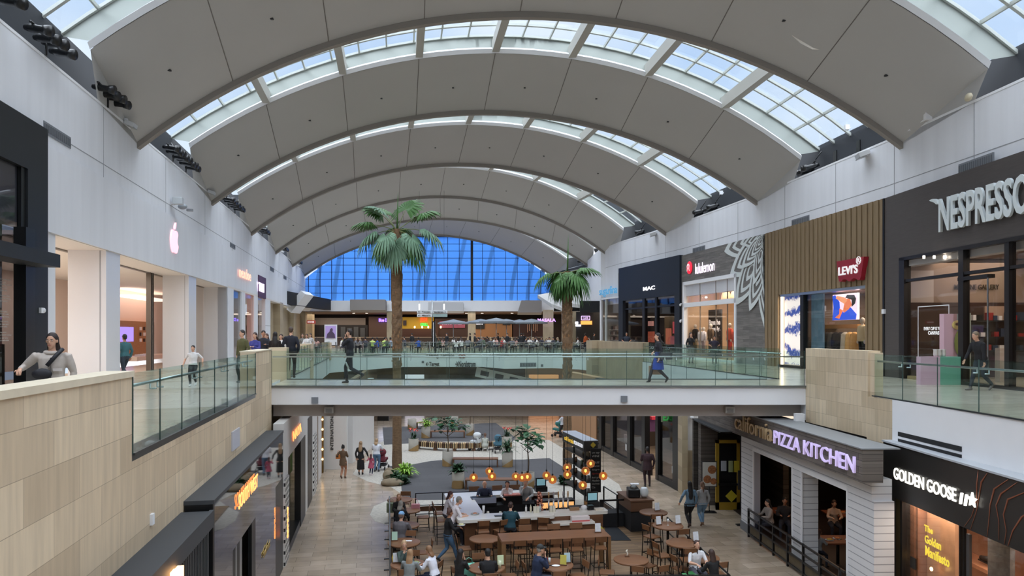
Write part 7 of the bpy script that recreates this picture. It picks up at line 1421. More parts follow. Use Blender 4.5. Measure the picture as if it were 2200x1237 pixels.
    for sx in (-1, 1):
        hip = pel + X * sx * .088 * bulk - up * .03
        if sit: 
            hgt = pel.z; kx = sx * .13; an = Vector((kx, .42 if hgt < .75 else .36, .09 if hgt < .75 else max(.09, hgt - .74))); pole = Vector((sx * .1, .8, .7))
        elif pose == 'walk': an = Vector((sx * .07, stride * (1 if sx > 0 else -1), .085 + (0 if sx > 0 else .07))); pole = Y
        elif pose == 'kick': an = Vector((sx * .07, (.12 if sx > 0 else -.42), .085 if sx > 0 else .28)); pole = Y
        elif pose == 'crouch': an = Vector((sx * .13, .04, .085)); pole = Vector((sx * .2, 1, .3))
        else: an = Vector((sx * .10, .02 * sx, .085)); pole = Y
        kn, an = ik(hip, an, .43, .42, pole); k_ = bulk * (1.06 if fem else 1)
        b.tube([P(hip), P(hip.lerp(kn, .4)), P(kn)], [.092 * k_ * s, .082 * k_ * s, .061 * s], lt); b.ell(P(kn), (.055 * s,) * 3, lt)
        b.tube([P(kn), P(kn.lerp(an, .35)), P(an)], [.058 * s, .06 * s, .044 * s], lt)
        ft = Y if not (pose in ('walk', 'kick') and sx < 0) else Vector((0, .75, -.6)).normalized(); 
        if shoes == 'heel': ft = Vector((0, .85, -.45)).normalized() if not (pose == 'walk' and sx < 0) else Vector((0, .5, -.8)).normalized()
        fz = Vector((0, 0, -.045)) if ft == Y else Vector((0, 0, -.03)); dn = ft.cross(X); dn = dn if dn.z > 0 else -dn
        b.loft([(P(an + fz - ft * .065), X * .028 * s, dn * .03 * s), (P(an + fz - ft * .02), X * .038 * s, dn * .042 * s), (P(an + fz + ft * .08 + dn * -.008), X * .044 * s, dn * .034 * s), (P(an + fz + ft * .165 + dn * -.02), X * .03 * s, dn * .02 * s)], 'shoe', 10)
        b.tube([P(an + Z * .02), P(an + fz)], [.04 * s, .04 * s], 'shoe' if shoes != 'heel' else 'shoe')
        if shoes == 'heel': b.tube([P(an + fz - ft * .05), P(Vector((an.x, an.y - .03, max(.0, an.z - .085))))], [.018 * s, .008 * s], 'shoe')
    if skirt:       # (length below pelvis, hem radius, tag colour)
        L, rr = skirt[0], skirt[1]
        b.loft([(P(pel + up * .14), X * .13 * s, fwd * .105 * s), (P(pel), X * .172 * s, fwd * .135 * s), (P(pel - Z * L * .6), X * (.17 + (rr - .17) * .6) * s, Y * (.15 + (rr - .17) * .5) * s), (P(pel - Z * L), X * rr * s, Y * rr * .85 * s)], 'skirt')
    col = lambda c, r_=.85: M(c, r_, var=.12, scale=14)
    mats = {'skin': M(skin, .55, name='skin_%s' % (skin,)), 'top': col(top), 'bot': col(bot), 'shoe': M(shoe, .6), 'dark': M((26, 20, 18), .5), 'eyew': M((226, 222, 216), .4), 'lip': M((168, 92, 84), .5), 'skirt': col(skirt[2]) if skirt else None}
    t = thing('person', label, 'person', loc, R(face), group)
    me = b.mesh('body', mats, vox * s, ex); o = bpy.data.objects.new('body', me); C.objects.link(o); o.parent = t
    # hair
    if hs:
        g = Blob(); g.ell(H(0, -.02, .042), (.084 * s, .094 * s, .097 * s), 'h', M3)
        if hs in ('short', 'crop'): g.ell(H(0, -.045, -.0), (.076 * s, .062 * s, .075 * s), 'h', M3)
        L = {'bob': .15, 'long': .36, 'vlong': .5, 'mid': .24, 'pony': .08, 'bun': .06}.get(hs)
        if L:
            rg = [(H(0, -.028, .05), hX * .088 * s, hY * .085 * s), (H(0, -.04, -.04), hX * .09 * s, hY * .062 * s)]
            n_ = 4
            for i in range(1, n_ + 1):
                q_ = HC + (hX * 0 + hY * (-.05 - .012 * i)) * s + (-Z * L * i / n_) * s - up * .04 * s; rg.append((q_ + Vector((0, -.02 * i / n_ - .02, 0)) * s, X * (.095 if i < n_ else .055) * s, Y * (.05 if i < n_ else .025) * s))
            if hs in ('bun', 'pony'): rg = rg[:3]
            g.loft(rg, 'h')
        if hs == 'bun': g.ell(H(0, -.08, .12), (.04 * s,) * 3, 'h')
        if hs == 'pony': g.tube([H(0, -.10, .03), H(0, -.15, -.02), H(0, -.14, -.16), H(0, -.13, -.26)], [.025 * s, .035 * s, .03 * s, .012 * s], 'h')
        hm = M(hair, .6, var=.25, scale=20, stretch=(1, 1, .2)); ho = bpy.data.objects.new('hair', g.mesh('hair', {'h': hm}, .014 * s, None, 2)); C.objects.link(ho); ho.parent = t
    t['_h'] = [tuple(x) for x in []] if False else 0
    del t['_h']
    def cap(rgb):
        cb = MB(); cb.ell(H(0, -.012, .055), (.088 * s, .1 * s, .085 * s), 14, 8, None, M3); cb.loft_ = 0; q_ = MB(); cb.build('cap', M(rgb, .8), t)
        br = MB(); br.ell(H(0, .1, .045), (.062 * s, .065 * s, .008 * s), 12, 6, None, M3); br.build('cap_brim', M(rgb, .8), t)
    return t, hands, cap, H
def hat_xy(px, py, zh): return flr(px, py, zh)
def FL(px, py, z=0): p = flr(px, py, z); return p
def HD(px, py, h, z0):       # standing spot from the head-top pixel of a person h tall on floor z0
    zt = z0 + h; Y = (CZ - zt) * F / (py - HY); return Vector(((px - CX) / F * Y, Y, z0))
def bag(name, label, cat, p, size, col, rz=0, strap=.2, rnd=.02):
    t = thing(name, label, cat, p, rz); a, b_, c = size; o = MB().box(-a / 2, a / 2, -b_ / 2, b_ / 2, 0, c).build('bag_body', M(col, .6), t, bev=rnd)
    if strap: MB().tube([(-a * .3, 0, c - .01), (-a * .25, 0, c + strap * .7), (0, 0, c + strap), (a * .25, 0, c + strap * .7), (a * .3, 0, c - .01)], .008, 5).build('strap', M(col, .6), t)
    return t
SK1, SK2, SK3 = (206, 160, 134), (176, 126, 98), (110, 76, 58)
# ---- upper level
q = at(112, 780, 10.8); q.z = UF
t, hn, cap, H = person('woman with glasses and long dark hair in beige puffer jacket at left parapet', q, 205, 1.62, (186, 176, 168), (60, 60, 66), (44, 32, 28), 'mid', 'stand', 'down', (.20, .16, -.20), 0, 4, -14, SK1, fem=True, coat=.1, bulk=1.28, vox=.012)
for sx in (-1, 1): MB().tube([H(sx * .032 + .022 * math.cos(a * .7), .098, .012 + .018 * math.sin(a * .7)) for a in range(10)], .0014, 4).build('glasses_rim', M((60, 50, 46), .4), t)
MB().box(.03, .15, .15, .175, 1.10, 1.14).build('jacket_flap', M((196, 188, 184), .7), t); MB().box(-.15, -.03, .15, .175, 1.10, 1.14).build('jacket_flap', M((196, 188, 184), .7), t); MB().box(-.01, .005, .15, .17, .9, 1.3).build('jacket_zip', M((110, 104, 100), .6), t); MB().tube([(.09 * math.cos(a * .52), -.01 + .085 * math.sin(a * .52), 1.375 - .012 * math.sin(a * .52)) for a in range(13)], .028, 8).build('jacket_collar', M((190, 180, 172), .85), t)
tb = thing('crossbody_bag', 'black crossbody bag worn by the woman in the beige jacket', 'bag', q, R(205)); MB().ell((.1, .21, 1.06), (.13, .05, .085), 12, 8).build('bag_body', M((26, 26, 34), .6), tb); MB().tube([(-.14, .05, 1.42), (-.08, .17, 1.34), (.04, .2, 1.18)], .03, 6).build('strap', M((26, 26, 34), .6), tb)
p = at(268, 760, 25.5); p.x -= .0; p.z = UF; person('passerby in teal jacket half hidden by the white column', p, 60, 1.62, (60, 104, 110), (50, 60, 70), (40, 34, 32), 'short', 'walk', skin=SK2, vox=.02)
p = FL(415, 829, UF); person('boy in white t-shirt and dark shorts walking beyond the glass rail', p, 185, 1.27, (214, 214, 214), (50, 50, 56), (24, 20, 20), 'short', 'walk', 'side', 'side', 0, 0, 0, SK1, 'short', shoe=(230, 230, 230), stride=.12, vox=.015)
for (px, py, hh, f_, top, bot, hair, hs, fem, l, la, ra, sk) in (
    (521, 719, 1.74, 150, (84, 84, 52), (50, 50, 54), (50, 44, 40), 'crop', False, 'man in olive green jacket by the left glass rail end', 'down', 'down', SK1),
    (548, 721, 1.66, 175, (66, 68, 140), (40, 44, 60), (60, 40, 34), 'bob', True, 'woman in blue hooded top with red collar at the rail', 'phone', 'phone', SK1),
    (566, 716, 1.74, 200, (40, 40, 48), (36, 40, 56), (26, 22, 22), 'short', False, 'dark haired person in black behind the woman in blue', 'phone', 'down', SK2),
    (573, 720, 1.62, 170, (70, 56, 52), (40, 40, 50), (80, 50, 36), 'mid', True, 'brown haired woman beside the dark haired person in black', 'phone', 'down', SK1),
    (591, 717, 1.68, 10, (34, 28, 28), (40, 40, 46), (26, 20, 20), 'long', True, 'woman with long black hair in dark red-brown top seen from behind', 'phone', 'phone', SK2),
    (604, 720, 1.6, 190, (230, 228, 228), (60, 60, 66), (40, 28, 26), 'mid', True, 'woman in white top behind the stone pier', 'down', 'down', SK1),
    (625, 711, 1.86, 5, (28, 30, 42), (30, 32, 44), (70, 54, 44), 'short', False, 'tall man in navy hooded top seen from behind', 'down', 'down', SK1),
    (650, 720, 1.62, 200, (120, 120, 116), (60, 60, 66), (80, 60, 46), 'long', True, 'left woman of the trio behind the far stone pier', 'down', 'down', SK1),
    (659, 722, 1.6, 180, (224, 222, 220), (60, 60, 66), (50, 34, 30), 'long', True, 'middle woman of the trio in printed white shirt', 'down', 'phone', SK1),
    (667, 719, 1.64, 170, (190, 186, 184), (60, 60, 66), (44, 32, 30), 'mid', True, 'right woman of the trio in pale shirt', 'down', 'down', SK1)):
    Y = {521: 24.5, 548: 26.5, 566: 28.5, 573: 29.4, 591: 26.8, 604: 31, 625: 27.0, 650: 44, 659: 42, 667: 46}[px]; q = at(px, 700, Y); q.z = UF
    person(l, q, f_, hh, top, bot, hair, hs, 'stand', la, ra, 0, 0, 0, sk, fem=fem, coat=.06, vox=.022, fingers=False)
t, hn, cap, H = person('man in black tracksuit striding left across the bridge', FL(752, 822.5, UF), 90, 1.76, (24, 26, 34), (26, 28, 34), (40, 30, 26), 'short', 'kick', (-.13, .16, .05), (.02, .12, -.46), 0, 0, 0, SK1, shoe=(50, 50, 54), vox=.013)
small('water_bottle', 'clear grey bottle in the hand of the man striding on the bridge', 'bottle', t.location + Vector((-.1, -.2, .72)), lambda t_: MB().tube([(0, 0, 0), (.04, 0, -.1), (.1, 0, -.22)], [.02, .032, .03], 8).build('bottle', M((150, 160, 158), .2), t_))
t, hn, cap, H = person('woman in bright blue dress and black cardigan walking on the bridge', FL(1414, 821, UF), 95, 1.66, (28, 28, 36), (40, 36, 40), (28, 22, 24), 'long', 'walk', 'down', 'bag', 0, 0, 0, SK1, fem=True, skirt=(.46, .24, (30, 62, 150)), shoes='heel', shoe=(18, 18, 20), legs_skin=False, stride=.30, vox=.013)
bag('shoulder_bag', 'dark grey shoulder bag of the woman in the blue dress', 'bag', t.location + Vector((.22, -.25, .78)), (.4, .14, .24), (54, 54, 58)); bag('paper_bag', 'brown paper shopping bag carried by the woman in blue', 'bag', t.location + Vector((-.05, .28, .25)), (.42, .14, .3), (150, 122, 98), 0, .25, .002)
person('bearded man in dark shirt standing by the sweets storefront', at(1346, 700, 52) * 1 - Vector((0, 0, at(1346, 700, 52).z - UF)), 175, 1.72, (40, 46, 60), (50, 50, 56), (30, 24, 22), 'crop', 'stand', 'bag', 'bag', skin=SK2, slv='short', vox=.024, fingers=False)
person('woman in black top with phone outside the grey wood store', at(1484, 700, 40.5) - Vector((0, 0, at(1484, 700, 40.5).z - UF)), 190, 1.68, (28, 28, 30), (120, 116, 112), (60, 44, 36), 'mid', 'stand', 'chin', 'down', skin=SK1, fem=True, vox=.022, fingers=False)
person('man in dark t-shirt standing before the red garments window', at(1535, 700, 40) - Vector((0, 0, at(1535, 700, 40).z + .0 - UF)), 170, 1.5, (46, 40, 56), (60, 58, 60), (30, 26, 26), 'crop', 'stand', 'bag', 'bag', skin=SK2, slv='short', vox=.022, fingers=False)
t, hn, cap, H = person('curly haired person in black walking past the coffee store', FL(2108, 838, UF), 100, 1.72, (26, 26, 30), (34, 38, 50), (120, 104, 84), 'crop', 'walk', 'down', 'fwd', 14, 0, 0, SK1, shoe=(110, 104, 100), stride=.3, vox=.014, bulk=1.08)
# ---- lower hall walkers
person('woman in brown tunic and shorts carrying an orange bag', FL(737, 1028), -5, 1.62, (92, 70, 50), (30, 28, 28), (24, 20, 20), 'bun', 'walk', 'bag', 'phone', skin=(170, 120, 92), fem=True, skirt=(.22, .2, (92, 70, 50)), legs_skin=True, shoe=(90, 60, 40), stride=.1, vox=.016)
bag('handbag', 'orange leather handbag at the hip of the woman in brown', 'bag', FL(727, 1028) + Vector((.02, .05, .95)), (.3, .14, .22), (204, 120, 50))
person('fair haired woman in long black dress and olive jacket', FL(775, 1020), 0, 1.66, (30, 28, 28), (30, 28, 28), (150, 120, 90), 'long', 'walk', 'down', 'side', skin=SK1, fem=True, skirt=(.62, .2, (16, 16, 18)), legs_skin=True, shoe=(26, 24, 24), stride=.1, vox=.016)
person('little girl in pink dress holding the hand of the woman in black', FL(797, 1021), 0, 1.05, (160, 70, 92), (40, 44, 70), (80, 40, 40), 'mid', 'walk', (.14, .02, -.1), 'down', skin=SK1, fem=True, skirt=(.32, .26, (160, 70, 92)), shoe=(220, 190, 200), stride=.1, vox=.018)
person('woman in white striped shirt and jeans pushing a pushchair', FL(809, 1013), -10, 1.64, (214, 216, 224), (84, 112, 140), (160, 130, 96), 'bob', 'stand', 'hold', 'push', skin=SK1, slv='short', bulk=1.1, vox=.016)
def stroller(p, rz, label, col):
    t = thing('pushchair', label, 'pushchair', p, rz)
    MB().tube([(0, -.45, 1.0), (0, -.2, .62), (0, .25, .12)], .02, 6).build('frame', BLACK, t); MB().tube([(-.22, -.45, 1.0), (.22, -.45, 1.0)], .018, 6).build('handle', BLACK, t)
    mb = MB(); mb.obox((0, .05, .5), (.38, .5, .12), (10, 0, 0)); mb.obox((0, -.2, .72), (.38, .1, .5), (-20, 0, 0)); mb.build('seat', M(col, .8), t)
    c = MB(); c.ell((0, -.1, .9), (.22, .28, .2), 12, 8); c.build('canopy', M(col, .8), t); MB().box(-.18, .18, -.25, .15, .2, .32).build('basket', M((40, 40, 44), .8), t)
    for x in (-.22, .22):
        for y in (-.3, .3): MB().tube([(x - .015, y, .1), (x + .015, y, .1)], .1, 12).build('wheel', M((50, 48, 48), .6), t); MB().tube([(x, y, .1), (x * .9, 0, .5)], .014, 5).build('strut', BLACK, t)
    return t
stroller(FL(822, 1008), R(-10), 'dark red pushchair of the woman in the striped shirt', (110, 40, 50))
person('small child in orange top far down the lower hall', FL(756, 922), 0, 1.1, (190, 120, 90), (60, 70, 110), (60, 44, 36), 'short', 'walk', skin=SK1, stride=.12, vox=.03, fingers=False)
person('woman in pale green outfit crouching at the curved bench', FL(1042, 969), 0, 1.64, (176, 178, 168), (160, 160, 150), (90, 62, 46), 'pony', 'crouch', 'fwd', 'fwd', lean=20, skin=SK1, fem=True, shoe=(220, 218, 214), vox=.02)
stroller(FL(1069, 972), R(15), 'parked teal pushchair beside the crouching woman', (64, 104, 122)); stroller(FL(1022, 967), R(70), 'white and grey pushchair left of the crouching woman', (200, 204, 206)) 
person('person in pale blue shirt pushing a green pushchair far right', FL(1208, 940), 60, 1.66, (196, 204, 214), (40, 38, 42), (40, 34, 32), 'short', 'walk', 'push', 'push', skin=SK2, stride=.12, vox=.024, fingers=False)
stroller(FL(1198, 938), R(60), 'green pushchair pushed in the lower hall at right', (50, 110, 106))
person('man in dark maroon suit walking away by the black framed store', FL(1391, 1045), 0, 1.78, (50, 28, 34), (44, 26, 32), (30, 26, 26), 'crop', 'stand', 'phone', 'down', skin=SK3, bulk=1.16, coat=.2, shoe=(24, 20, 20), vox=.016)
person('woman with long black hair in denim jacket and black leggings', FL(1482, 1132), 8, 1.64, (96, 122, 142), (22, 22, 24), (20, 18, 20), 'vlong', 'walk', 'side', 'down', skin=SK1, fem=True, coat=.1, shoe=(60, 40, 34), bulk=1.1, stride=.14, vox=.014)
person('woman in grey sweater and blue jeans with hair in ponytail', FL(1509, 1129), 6, 1.58, (146, 146, 146), (104, 132, 156), (110, 80, 60), 'pony', 'walk', 'down', 'down', skin=SK1, fem=True, coat=.06, shoe=(120, 84, 60), bulk=1.12, stride=.13, vox=.014)
t, hn, cap, H = person('waitress in black top and jeans carrying plates', FL(962, 1208, DZ), -72, 1.62, (22, 22, 24), (70, 100, 130), (74, 46, 38), 'bun', 'walk', 'hold', 'hold', 4, 6, 0, SK2, 'long', fem=True, coat=.04, shoe=(26, 26, 28), bulk=1.12, stride=.3, vox=.013)
c_ = R(-72); hp_ = t.location + Vector((-math.sin(c_) * .42, math.cos(c_) * .42, 1.1)); plate(hp_, 'plate with food carried by the waitress', (200, 196, 150))
# ---- seated guests
def sitp(label, px, py, zh, face, seat_z, **k):
    """sits so that the head centre falls at the given spot"""
    h = k.get('h', 1.7); s = h / 1.7; lean = k.get('lean', 0); zc = DZ + (seat_z + .10) + s * (.71 * math.cos(R(lean)))
    Y = (CZ - zc) * F / (py - HY); x = (px - CX) / F * Y; off = s * .72 * math.sin(R(lean)); fx, fy = -math.sin(R(face)), math.cos(R(face))
    k.setdefault('z', None); k.pop('z'); return person(label, Vector((x - fx * off, Y - fy * off, DZ)), face, seat_z=seat_z, **k)
L0, H0 = .46, .76
sitp('woman with long dark blond hair in black facing us at the left tables', 857, 1066, 1.2, 190, L0, h=1.62, top=(28, 24, 26), hair=(140, 104, 76), hs='long', la='table', ra='phone', lean=12, hp=-20, skin=SK1, fem=True)
sitp('grey haired guest in black jacket seen from behind', 861, 1082, 1.2, -15, L0, h=1.66, top=(26, 26, 30), hair=(150, 146, 140), hs='bob', la='table', ra='table', lean=8, skin=SK1)
t, hn, cap, H = sitp('man in light blue cap and grey hooded jacket seen from behind', 862, 1106, 1.25, -15, L0, h=1.76, top=(92, 88, 92), hair=(120, 100, 90), hs='crop', la='lap', ra='table', lean=6, skin=SK1, bulk=1.12, coat=.08); cap((126, 168, 210))
sitp('blond woman in dark green top smiling toward us', 868, 1168, 1.2, 195, L0, h=1.64, top=(70, 84, 80), hair=(176, 144, 110), hs='mid', la='table', ra='chin', lean=6, skin=SK1, fem=True, vox=.013)
sitp('woman with blond hair in grey sweater with her back to us', 881, 1188, 1.2, -8, L0, h=1.64, top=(124, 130, 132), bot=(34, 38, 60), hair=(156, 122, 90), hs='long', la='table', ra='table', lean=8, skin=SK1, fem=True, bulk=1.1, vox=.013)
sitp('woman with brown bob in white blouse eating', 922, 1180, 1.2, 62, L0, h=1.62, top=(222, 224, 236), bot=(30, 34, 56), hair=(130, 96, 68), hs='bob', la='table', ra='table', lean=16, skin=SK1, fem=True, vox=.013)
sitp('grey haired man in white shirt leaning on the bar with phone', 986, 1073, 1.5, -78, H0, h=1.78, top=(222, 214, 218), bot=(26, 28, 40), hair=(130, 128, 122), hs='crop', la='phone', ra='table', lean=20, hp=-12, skin=SK1, slv='short', bulk=1.1, shoe=(170, 170, 172), vox=.013)
sitp('woman with dark red hair in pale blouse at the bar side', 967, 1061, 1.5, -80, H0, h=1.62, top=(206, 202, 208), bot=(60, 60, 70), hair=(64, 34, 34), hs='bob', la='chin', ra='table', lean=12, skin=SK1, fem=True)
sitp('bald man in navy polo leaning on the far side of the bar', 1041, 1038, 1.4, 180, H0, h=1.72, top=(50, 58, 80), bot=(60, 56, 50), hair=(130, 112, 96), hs=None, la='table', ra='table', lean=22, hp=-20, skin=SK1, slv='short', bulk=1.1)
sitp('woman in white cardigan resting her head on her hand', 1090, 1038, 1.4, 175, H0, h=1.64, top=(218, 218, 222), hair=(28, 22, 22), hs='mid', la='chin', ra='table', lean=16, hp=-14, skin=SK1, fem=True)
sitp('man in grey sweater eating at the far side of the bar', 1129, 1034, 1.4, 170, H0, h=1.74, top=(162, 168, 170), hair=(90, 60, 44), hs='crop', la='hold', ra='chin', lean=18, hp=-22, skin=SK1, bulk=1.05)
sitp('woman in dark teal jacket seen from behind at the bar', 1097, 1085, 1.45, -8, H0, h=1.64, top=(24, 62, 74), bot=(34, 34, 40), hair=(56, 36, 32), hs='short', la='table', ra='table', lean=10, skin=SK1, bulk=1.1)
sitp('woman with very long black hair in black top', 989, 1187, 1.2, -38, L0, h=1.64, top=(22, 20, 22), bot=(24, 24, 28), hair=(22, 18, 20), hs='vlong', la='table', ra='chin', lean=4, skin=SK1, fem=True, vox=.013)
sitp('black haired man in black shirt seen from behind', 1048, 1187, 1.2, 12, L0, h=1.72, top=(22, 22, 26), bot=(30, 30, 34), hair=(20, 18, 20), hs='short', la='chin', ra='table', lean=8, skin=SK1, vox=.013)
t, hn, cap, H = sitp('man in dark cap and navy sweater raising hand to face', 1160, 1178, 1.2, -70, L0, h=1.76, top=(30, 42, 70), bot=(60, 64, 80), hair=(140, 136, 130), hs='crop', la='chin', ra='chin', lean=8, hp=-8, skin=SK1, bulk=1.12, vox=.013); cap((48, 50, 50))
sitp('boy with brown hair in white t-shirt looking down', 1497, 1168, 1.2, 190, L0, h=1.66, top=(226, 228, 234), bot=(80, 80, 90), hair=(64, 42, 36), hs='short', la='table', ra='table', lean=10, hp=-24, skin=SK1, slv='short', vox=.013)
sitp('woman with long brown hair in black top leaning on the table', 1529, 1188, 1.2, 22, L0, h=1.62, top=(20, 20, 22), bot=(24, 24, 30), hair=(54, 34, 28), hs='vlong', la='table', ra='table', lean=12, skin=SK1, fem=True, vox=.013)
sitp('diner in pale top inside the restaurant window at left', 1650, 1078, 1.2, 100, L0, h=1.66, top=(150, 140, 134), hair=(30, 26, 26), hs='mid', la='table', ra='table', lean=6, skin=SK1, vox=.02, fingers=False)
sitp('diner in dark top deep inside the left restaurant window', 1686, 1074, 1.2, 160, L0, h=1.7, top=(40, 36, 38), hair=(24, 22, 22), hs='short', la='table', ra='table', skin=SK2, vox=.02, fingers=False)
sitp('long haired diner in pale shirt inside the right restaurant window', 1792, 1080, 1.2, 170, L0, h=1.64, top=(190, 170, 156), hair=(50, 32, 28), hs='long', la='table', ra='table', lean=8, skin=SK1, fem=True, vox=.02, fingers=False)
sitp('child in black and white patterned shirt at the restaurant rail', 1760, 1142, 1.05, -60, L0, h=1.25, top=(130, 132, 134), hair=(70, 44, 36), hs='mid', la='table', ra='table', lean=6, skin=SK1, vox=.018, fingers=False)
for (px, py, r_, l) in ((1690, 1096, .55, 'dark dining table inside the left restaurant window'), (1812, 1102, .6, 'dining table lit by a lamp inside the right restaurant window'), (1800, 1158, .6, 'dining table covered with plates near the restaurant rail')):
    p = flr(px, py, .76); t = thing('dining_table', l, 'table', (p.x, p.y, .02)); MB().box(-r_, r_, -.45, .45, .7, .74).build('tabletop', M((110, 62, 40), .4), t); MB().tube([(0, 0, 0), (0, 0, .7)], .05, 8).build('column', BLACK, t)
    for k in range(3): plate(Vector((p.x - .3 + .3 * k, p.y - .1 + .15 * (k % 2), .76)), ['left', 'middle', 'right'][k] + ' plate on the ' + l, [(200, 170, 80), (190, 120, 70), (170, 180, 90)][k])
t = bag('handbag', 'pink leather handbag hanging on a chair in the left row', 'bag', flr(893, 1100, .6), (.3, .14, .3), (190, 130, 140)); bag('paper_bag', 'green and tan paper shopping bag at the left fence', 'bag', flr(840, 1100, .45) , (.3, .16, .34), (120, 132, 106), 0, .16, .002); bag('shopping_bag', 'mint green shopping bag beside the long haired woman in black', 'bag', flr(1007, 1238, .35), (.36, .2, .34), (120, 190, 170), .3, .18, .002)
t = thing('potted_plant', 'large green leaves poking up at the bottom rail', 'plant', flr(1484, 1246, .5)); mb = MB(); 
for k, d in enumerate(((-1, .1, .3), (-.4, .2, .5), (.5, .1, .5), (1, 0, .7), (.1, .1, .9))): leaf(mb, Vector((0, 0, 0)), d, .36, .2, None, .35)
mb.build('foliage', M((70, 140, 84), .5, name='bright_leaf'), t)
# ---- food court crowd: a few figures built once, then copied
CROWD = []; base = Vector((0, 0, -50))
def crowd_src(i):
    top = [(30, 30, 34), (220, 218, 214), (120, 120, 124), (30, 76, 160), (190, 210, 120), (80, 96, 76), (170, 60, 60), (216, 110, 60), (60, 60, 70), (190, 150, 140), (24, 60, 66), (150, 160, 176)][i]
    sit = i not in (0, 7, 10); hair = [(26, 22, 22), (60, 44, 36), (150, 130, 100), (30, 26, 26)][i % 4]
    return person('guest', (0, 0, UF), 0, 1.68, top, (46, 48, 58), hair, ['short', 'mid', 'bob', 'crop'][i % 4], 'stand', 'table' if sit else 'down', 'table' if sit else 'down', 6 if sit else 0, 0, 0, [SK1, SK2, SK1, SK3][i % 4], seat_z=.46 if sit else None, vox=.04, fingers=False, fem=i % 2 == 1)[0]
CN = ['black', 'white', 'grey', 'royal blue', 'lime', 'moss green', 'red', 'orange', 'charcoal', 'pale pink', 'dark teal', 'pale blue']
PLACES = ['near the purple poster', 'behind the walking man', 'left of the taller palm', 'right of the taller palm', 'by the directory pylon', 'under the leftmost parasol', 'below the middle pillar', 'in front of the tan stall', 'under the middle parasols', 'under the rightmost parasol', 'before the broad pillar', 'at the shorter palm']
random.seed(31); used = {}; SRC = {}
spots = [(680, 61, 9), (733, 63, 1), (738, 66, 4), (763, 62, 2), (775, 62, 2), (786, 64, 8), (800, 62, 4), (812, 61, 3), (826, 63, 4), (832, 60.6, 5), (841, 62, 11), (900, 61, 3), (935, 61.5, 10), (946, 62, 5), (952, 64, 9), (980, 60.8, 1), (992, 64, 1), (1005, 66, 2), (1020, 68, 0), (1030, 63, 8), (1040, 66, 5), (1055, 62, 2), (1060, 70, 1), (1068, 66, 9), (1077, 61.5, 6), (1085, 65, 1), (1090, 72, 0), (1100, 62, 2), (1107, 66, 9), (1120, 68, 0), (1128, 64, 8), (1138, 70, 1), (1147, 63, 2), (1155, 67, 1), (1163, 71, 8), (1172, 64, 2), (1180, 69, 1), (1190, 66, 8), (1200, 62, 2), (1243, 66, 1), (1258, 66, 7), (1268, 70, 8), (1276, 74, 0), (870, 70, 8), (885, 74, 0), (960, 72, 0), (975, 76, 1), (990, 78, 8), (1010, 80, 0), (1035, 78, 2), (1048, 82, 8), (1070, 80, 0), (1082, 84, 1), (1112, 80, 8), (1125, 84, 0), (1140, 78, 2), (1150, 84, 8)]
def placename(px):
    for lim, n_ in zip((730, 790, 845, 905, 945, 985, 1020, 1060, 1110, 1150, 1200, 1400), PLACES):
        if px < lim: return n_
DEPTH = {0: 'near the rail', 1: 'in the second row', 2: 'farther back'}
for px, Y, i in spots:
    q = at(px, 700, Y); q.z = UF
    if i not in SRC: SRC[i] = crowd_src(i); t = SRC[i]
    else: t = dup(SRC[i])
    d_ = 0 if Y < 64.5 else (1 if Y < 71 else 2); key = (CN[i], placename(px), d_); used[key] = used.get(key, 0) + 1
    t.location = q; t.rotation_euler = (0, 0, random.choice((0, 1.6, 3.1, 4.6, 2.4, .7)))
    t['label'] = 'guest in %s top %s, %s%s' % (key[0], key[1], DEPTH[d_], ['', ', rightward one', ', third from left'][used[key] - 1]); t['group'] = 'guests in the food court'
t = thing('person', 'x', 'person', (0, 0, -90)); bpy.data.objects.remove(t)
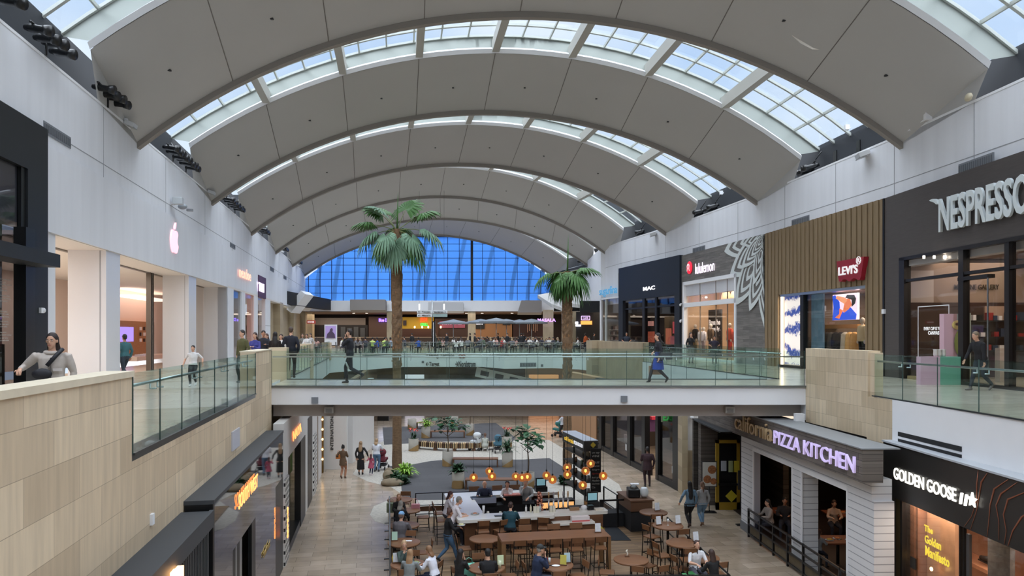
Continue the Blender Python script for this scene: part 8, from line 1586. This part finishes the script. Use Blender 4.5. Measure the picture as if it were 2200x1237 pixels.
# cafe tables and chairs of the food court
def fc_table():
    t = thing('cafe_table', '', 'table', (0, 0, 0), 0, 'small square food court tables'); MB().box(-.35, .35, -.35, .35, .71, .74).build('tabletop', M((150, 146, 138), .4), t); MB().tube([(0, 0, 0), (0, 0, .71)], .03, 6).build('column', IRON, t); return t
def fc_chair():
    t = thing('cafe_chair', '', 'chair', (0, 0, 0), 0, 'slatted metal food court chairs'); m_ = M((110, 112, 108), .5, .3, name='chair_grey')
    MB().box(-.22, .22, -.2, .22, .42, .46).build('seat', m_, t); mb = MB(); [mb.box(-.22, .22, -.23, -.2, .55 + k * .1, .62 + k * .1) for k in range(4)]; mb.box(-.22, -.19, -.23, -.2, .44, .95); mb.box(.19, .22, -.23, -.2, .44, .95); mb.build('backrest', m_, t)
    for x in (-.2, .18):
        for y in (-.2, .18): MB().box(x, x + .02, y, y + .02, 0, .42).build('leg', m_, t)
    return t
T0 = C0 = None; random.seed(12); ct_ = {}
TONE = ['tan', 'grey']
n_ = 0
for row, Y in enumerate((61.6, 64.6, 68.2, 72, 77)):
    for k in range(15):
        px = 742 + k * 36 + (row % 2) * 16 + random.uniform(-5, 5)
        if 840 < px < 868 or px > 1285: continue
        q = at(px, 700, Y); q.z = UF
        if q.x > 13 or (Y > 61 and q.x > 7.4 and Y < 64): continue
        nm_ = 'row %s table %s, %s' % (['one', 'two', 'three', 'four', 'five'][row], placename(px), ['left side', 'middle', 'right side', 'far right side'][ct_.setdefault((row, placename(px)), 0)]); ct_[(row, placename(px))] += 1
        if T0 is None: T0 = fc_table(); t = T0
        else: t = dup(T0)
        t.location = q; t['label'] = 'small square ' + nm_
        for sx, rz in ((-1, -R(90)), (1, R(90))):
            if C0 is None: C0 = fc_chair(); c = C0
            else: c = dup(C0)
            c.location = q + Vector((sx * .6, .05, 0)); c.rotation_euler = (0, 0, rz + random.uniform(-.2, .2)); c['label'] = ('left' if sx < 0 else 'right') + ' chair, ' + nm_
# shrubs in front of the broad pillar
for k, (px, py, Y, l) in enumerate(((1176, 735, 76, 'dark hedge plant in front of the broad pillar'), (1192, 735, 76, 'dark hedge plant left of the tan pillar'))):
    q = at(px, 700, Y); q.z = UF; bushy(1.6, .8, 120, DKL, L=.6, w=.12, name='hedge_plant')(q, l, 60 + k)
bpy.data.scenes.remove(TMP)
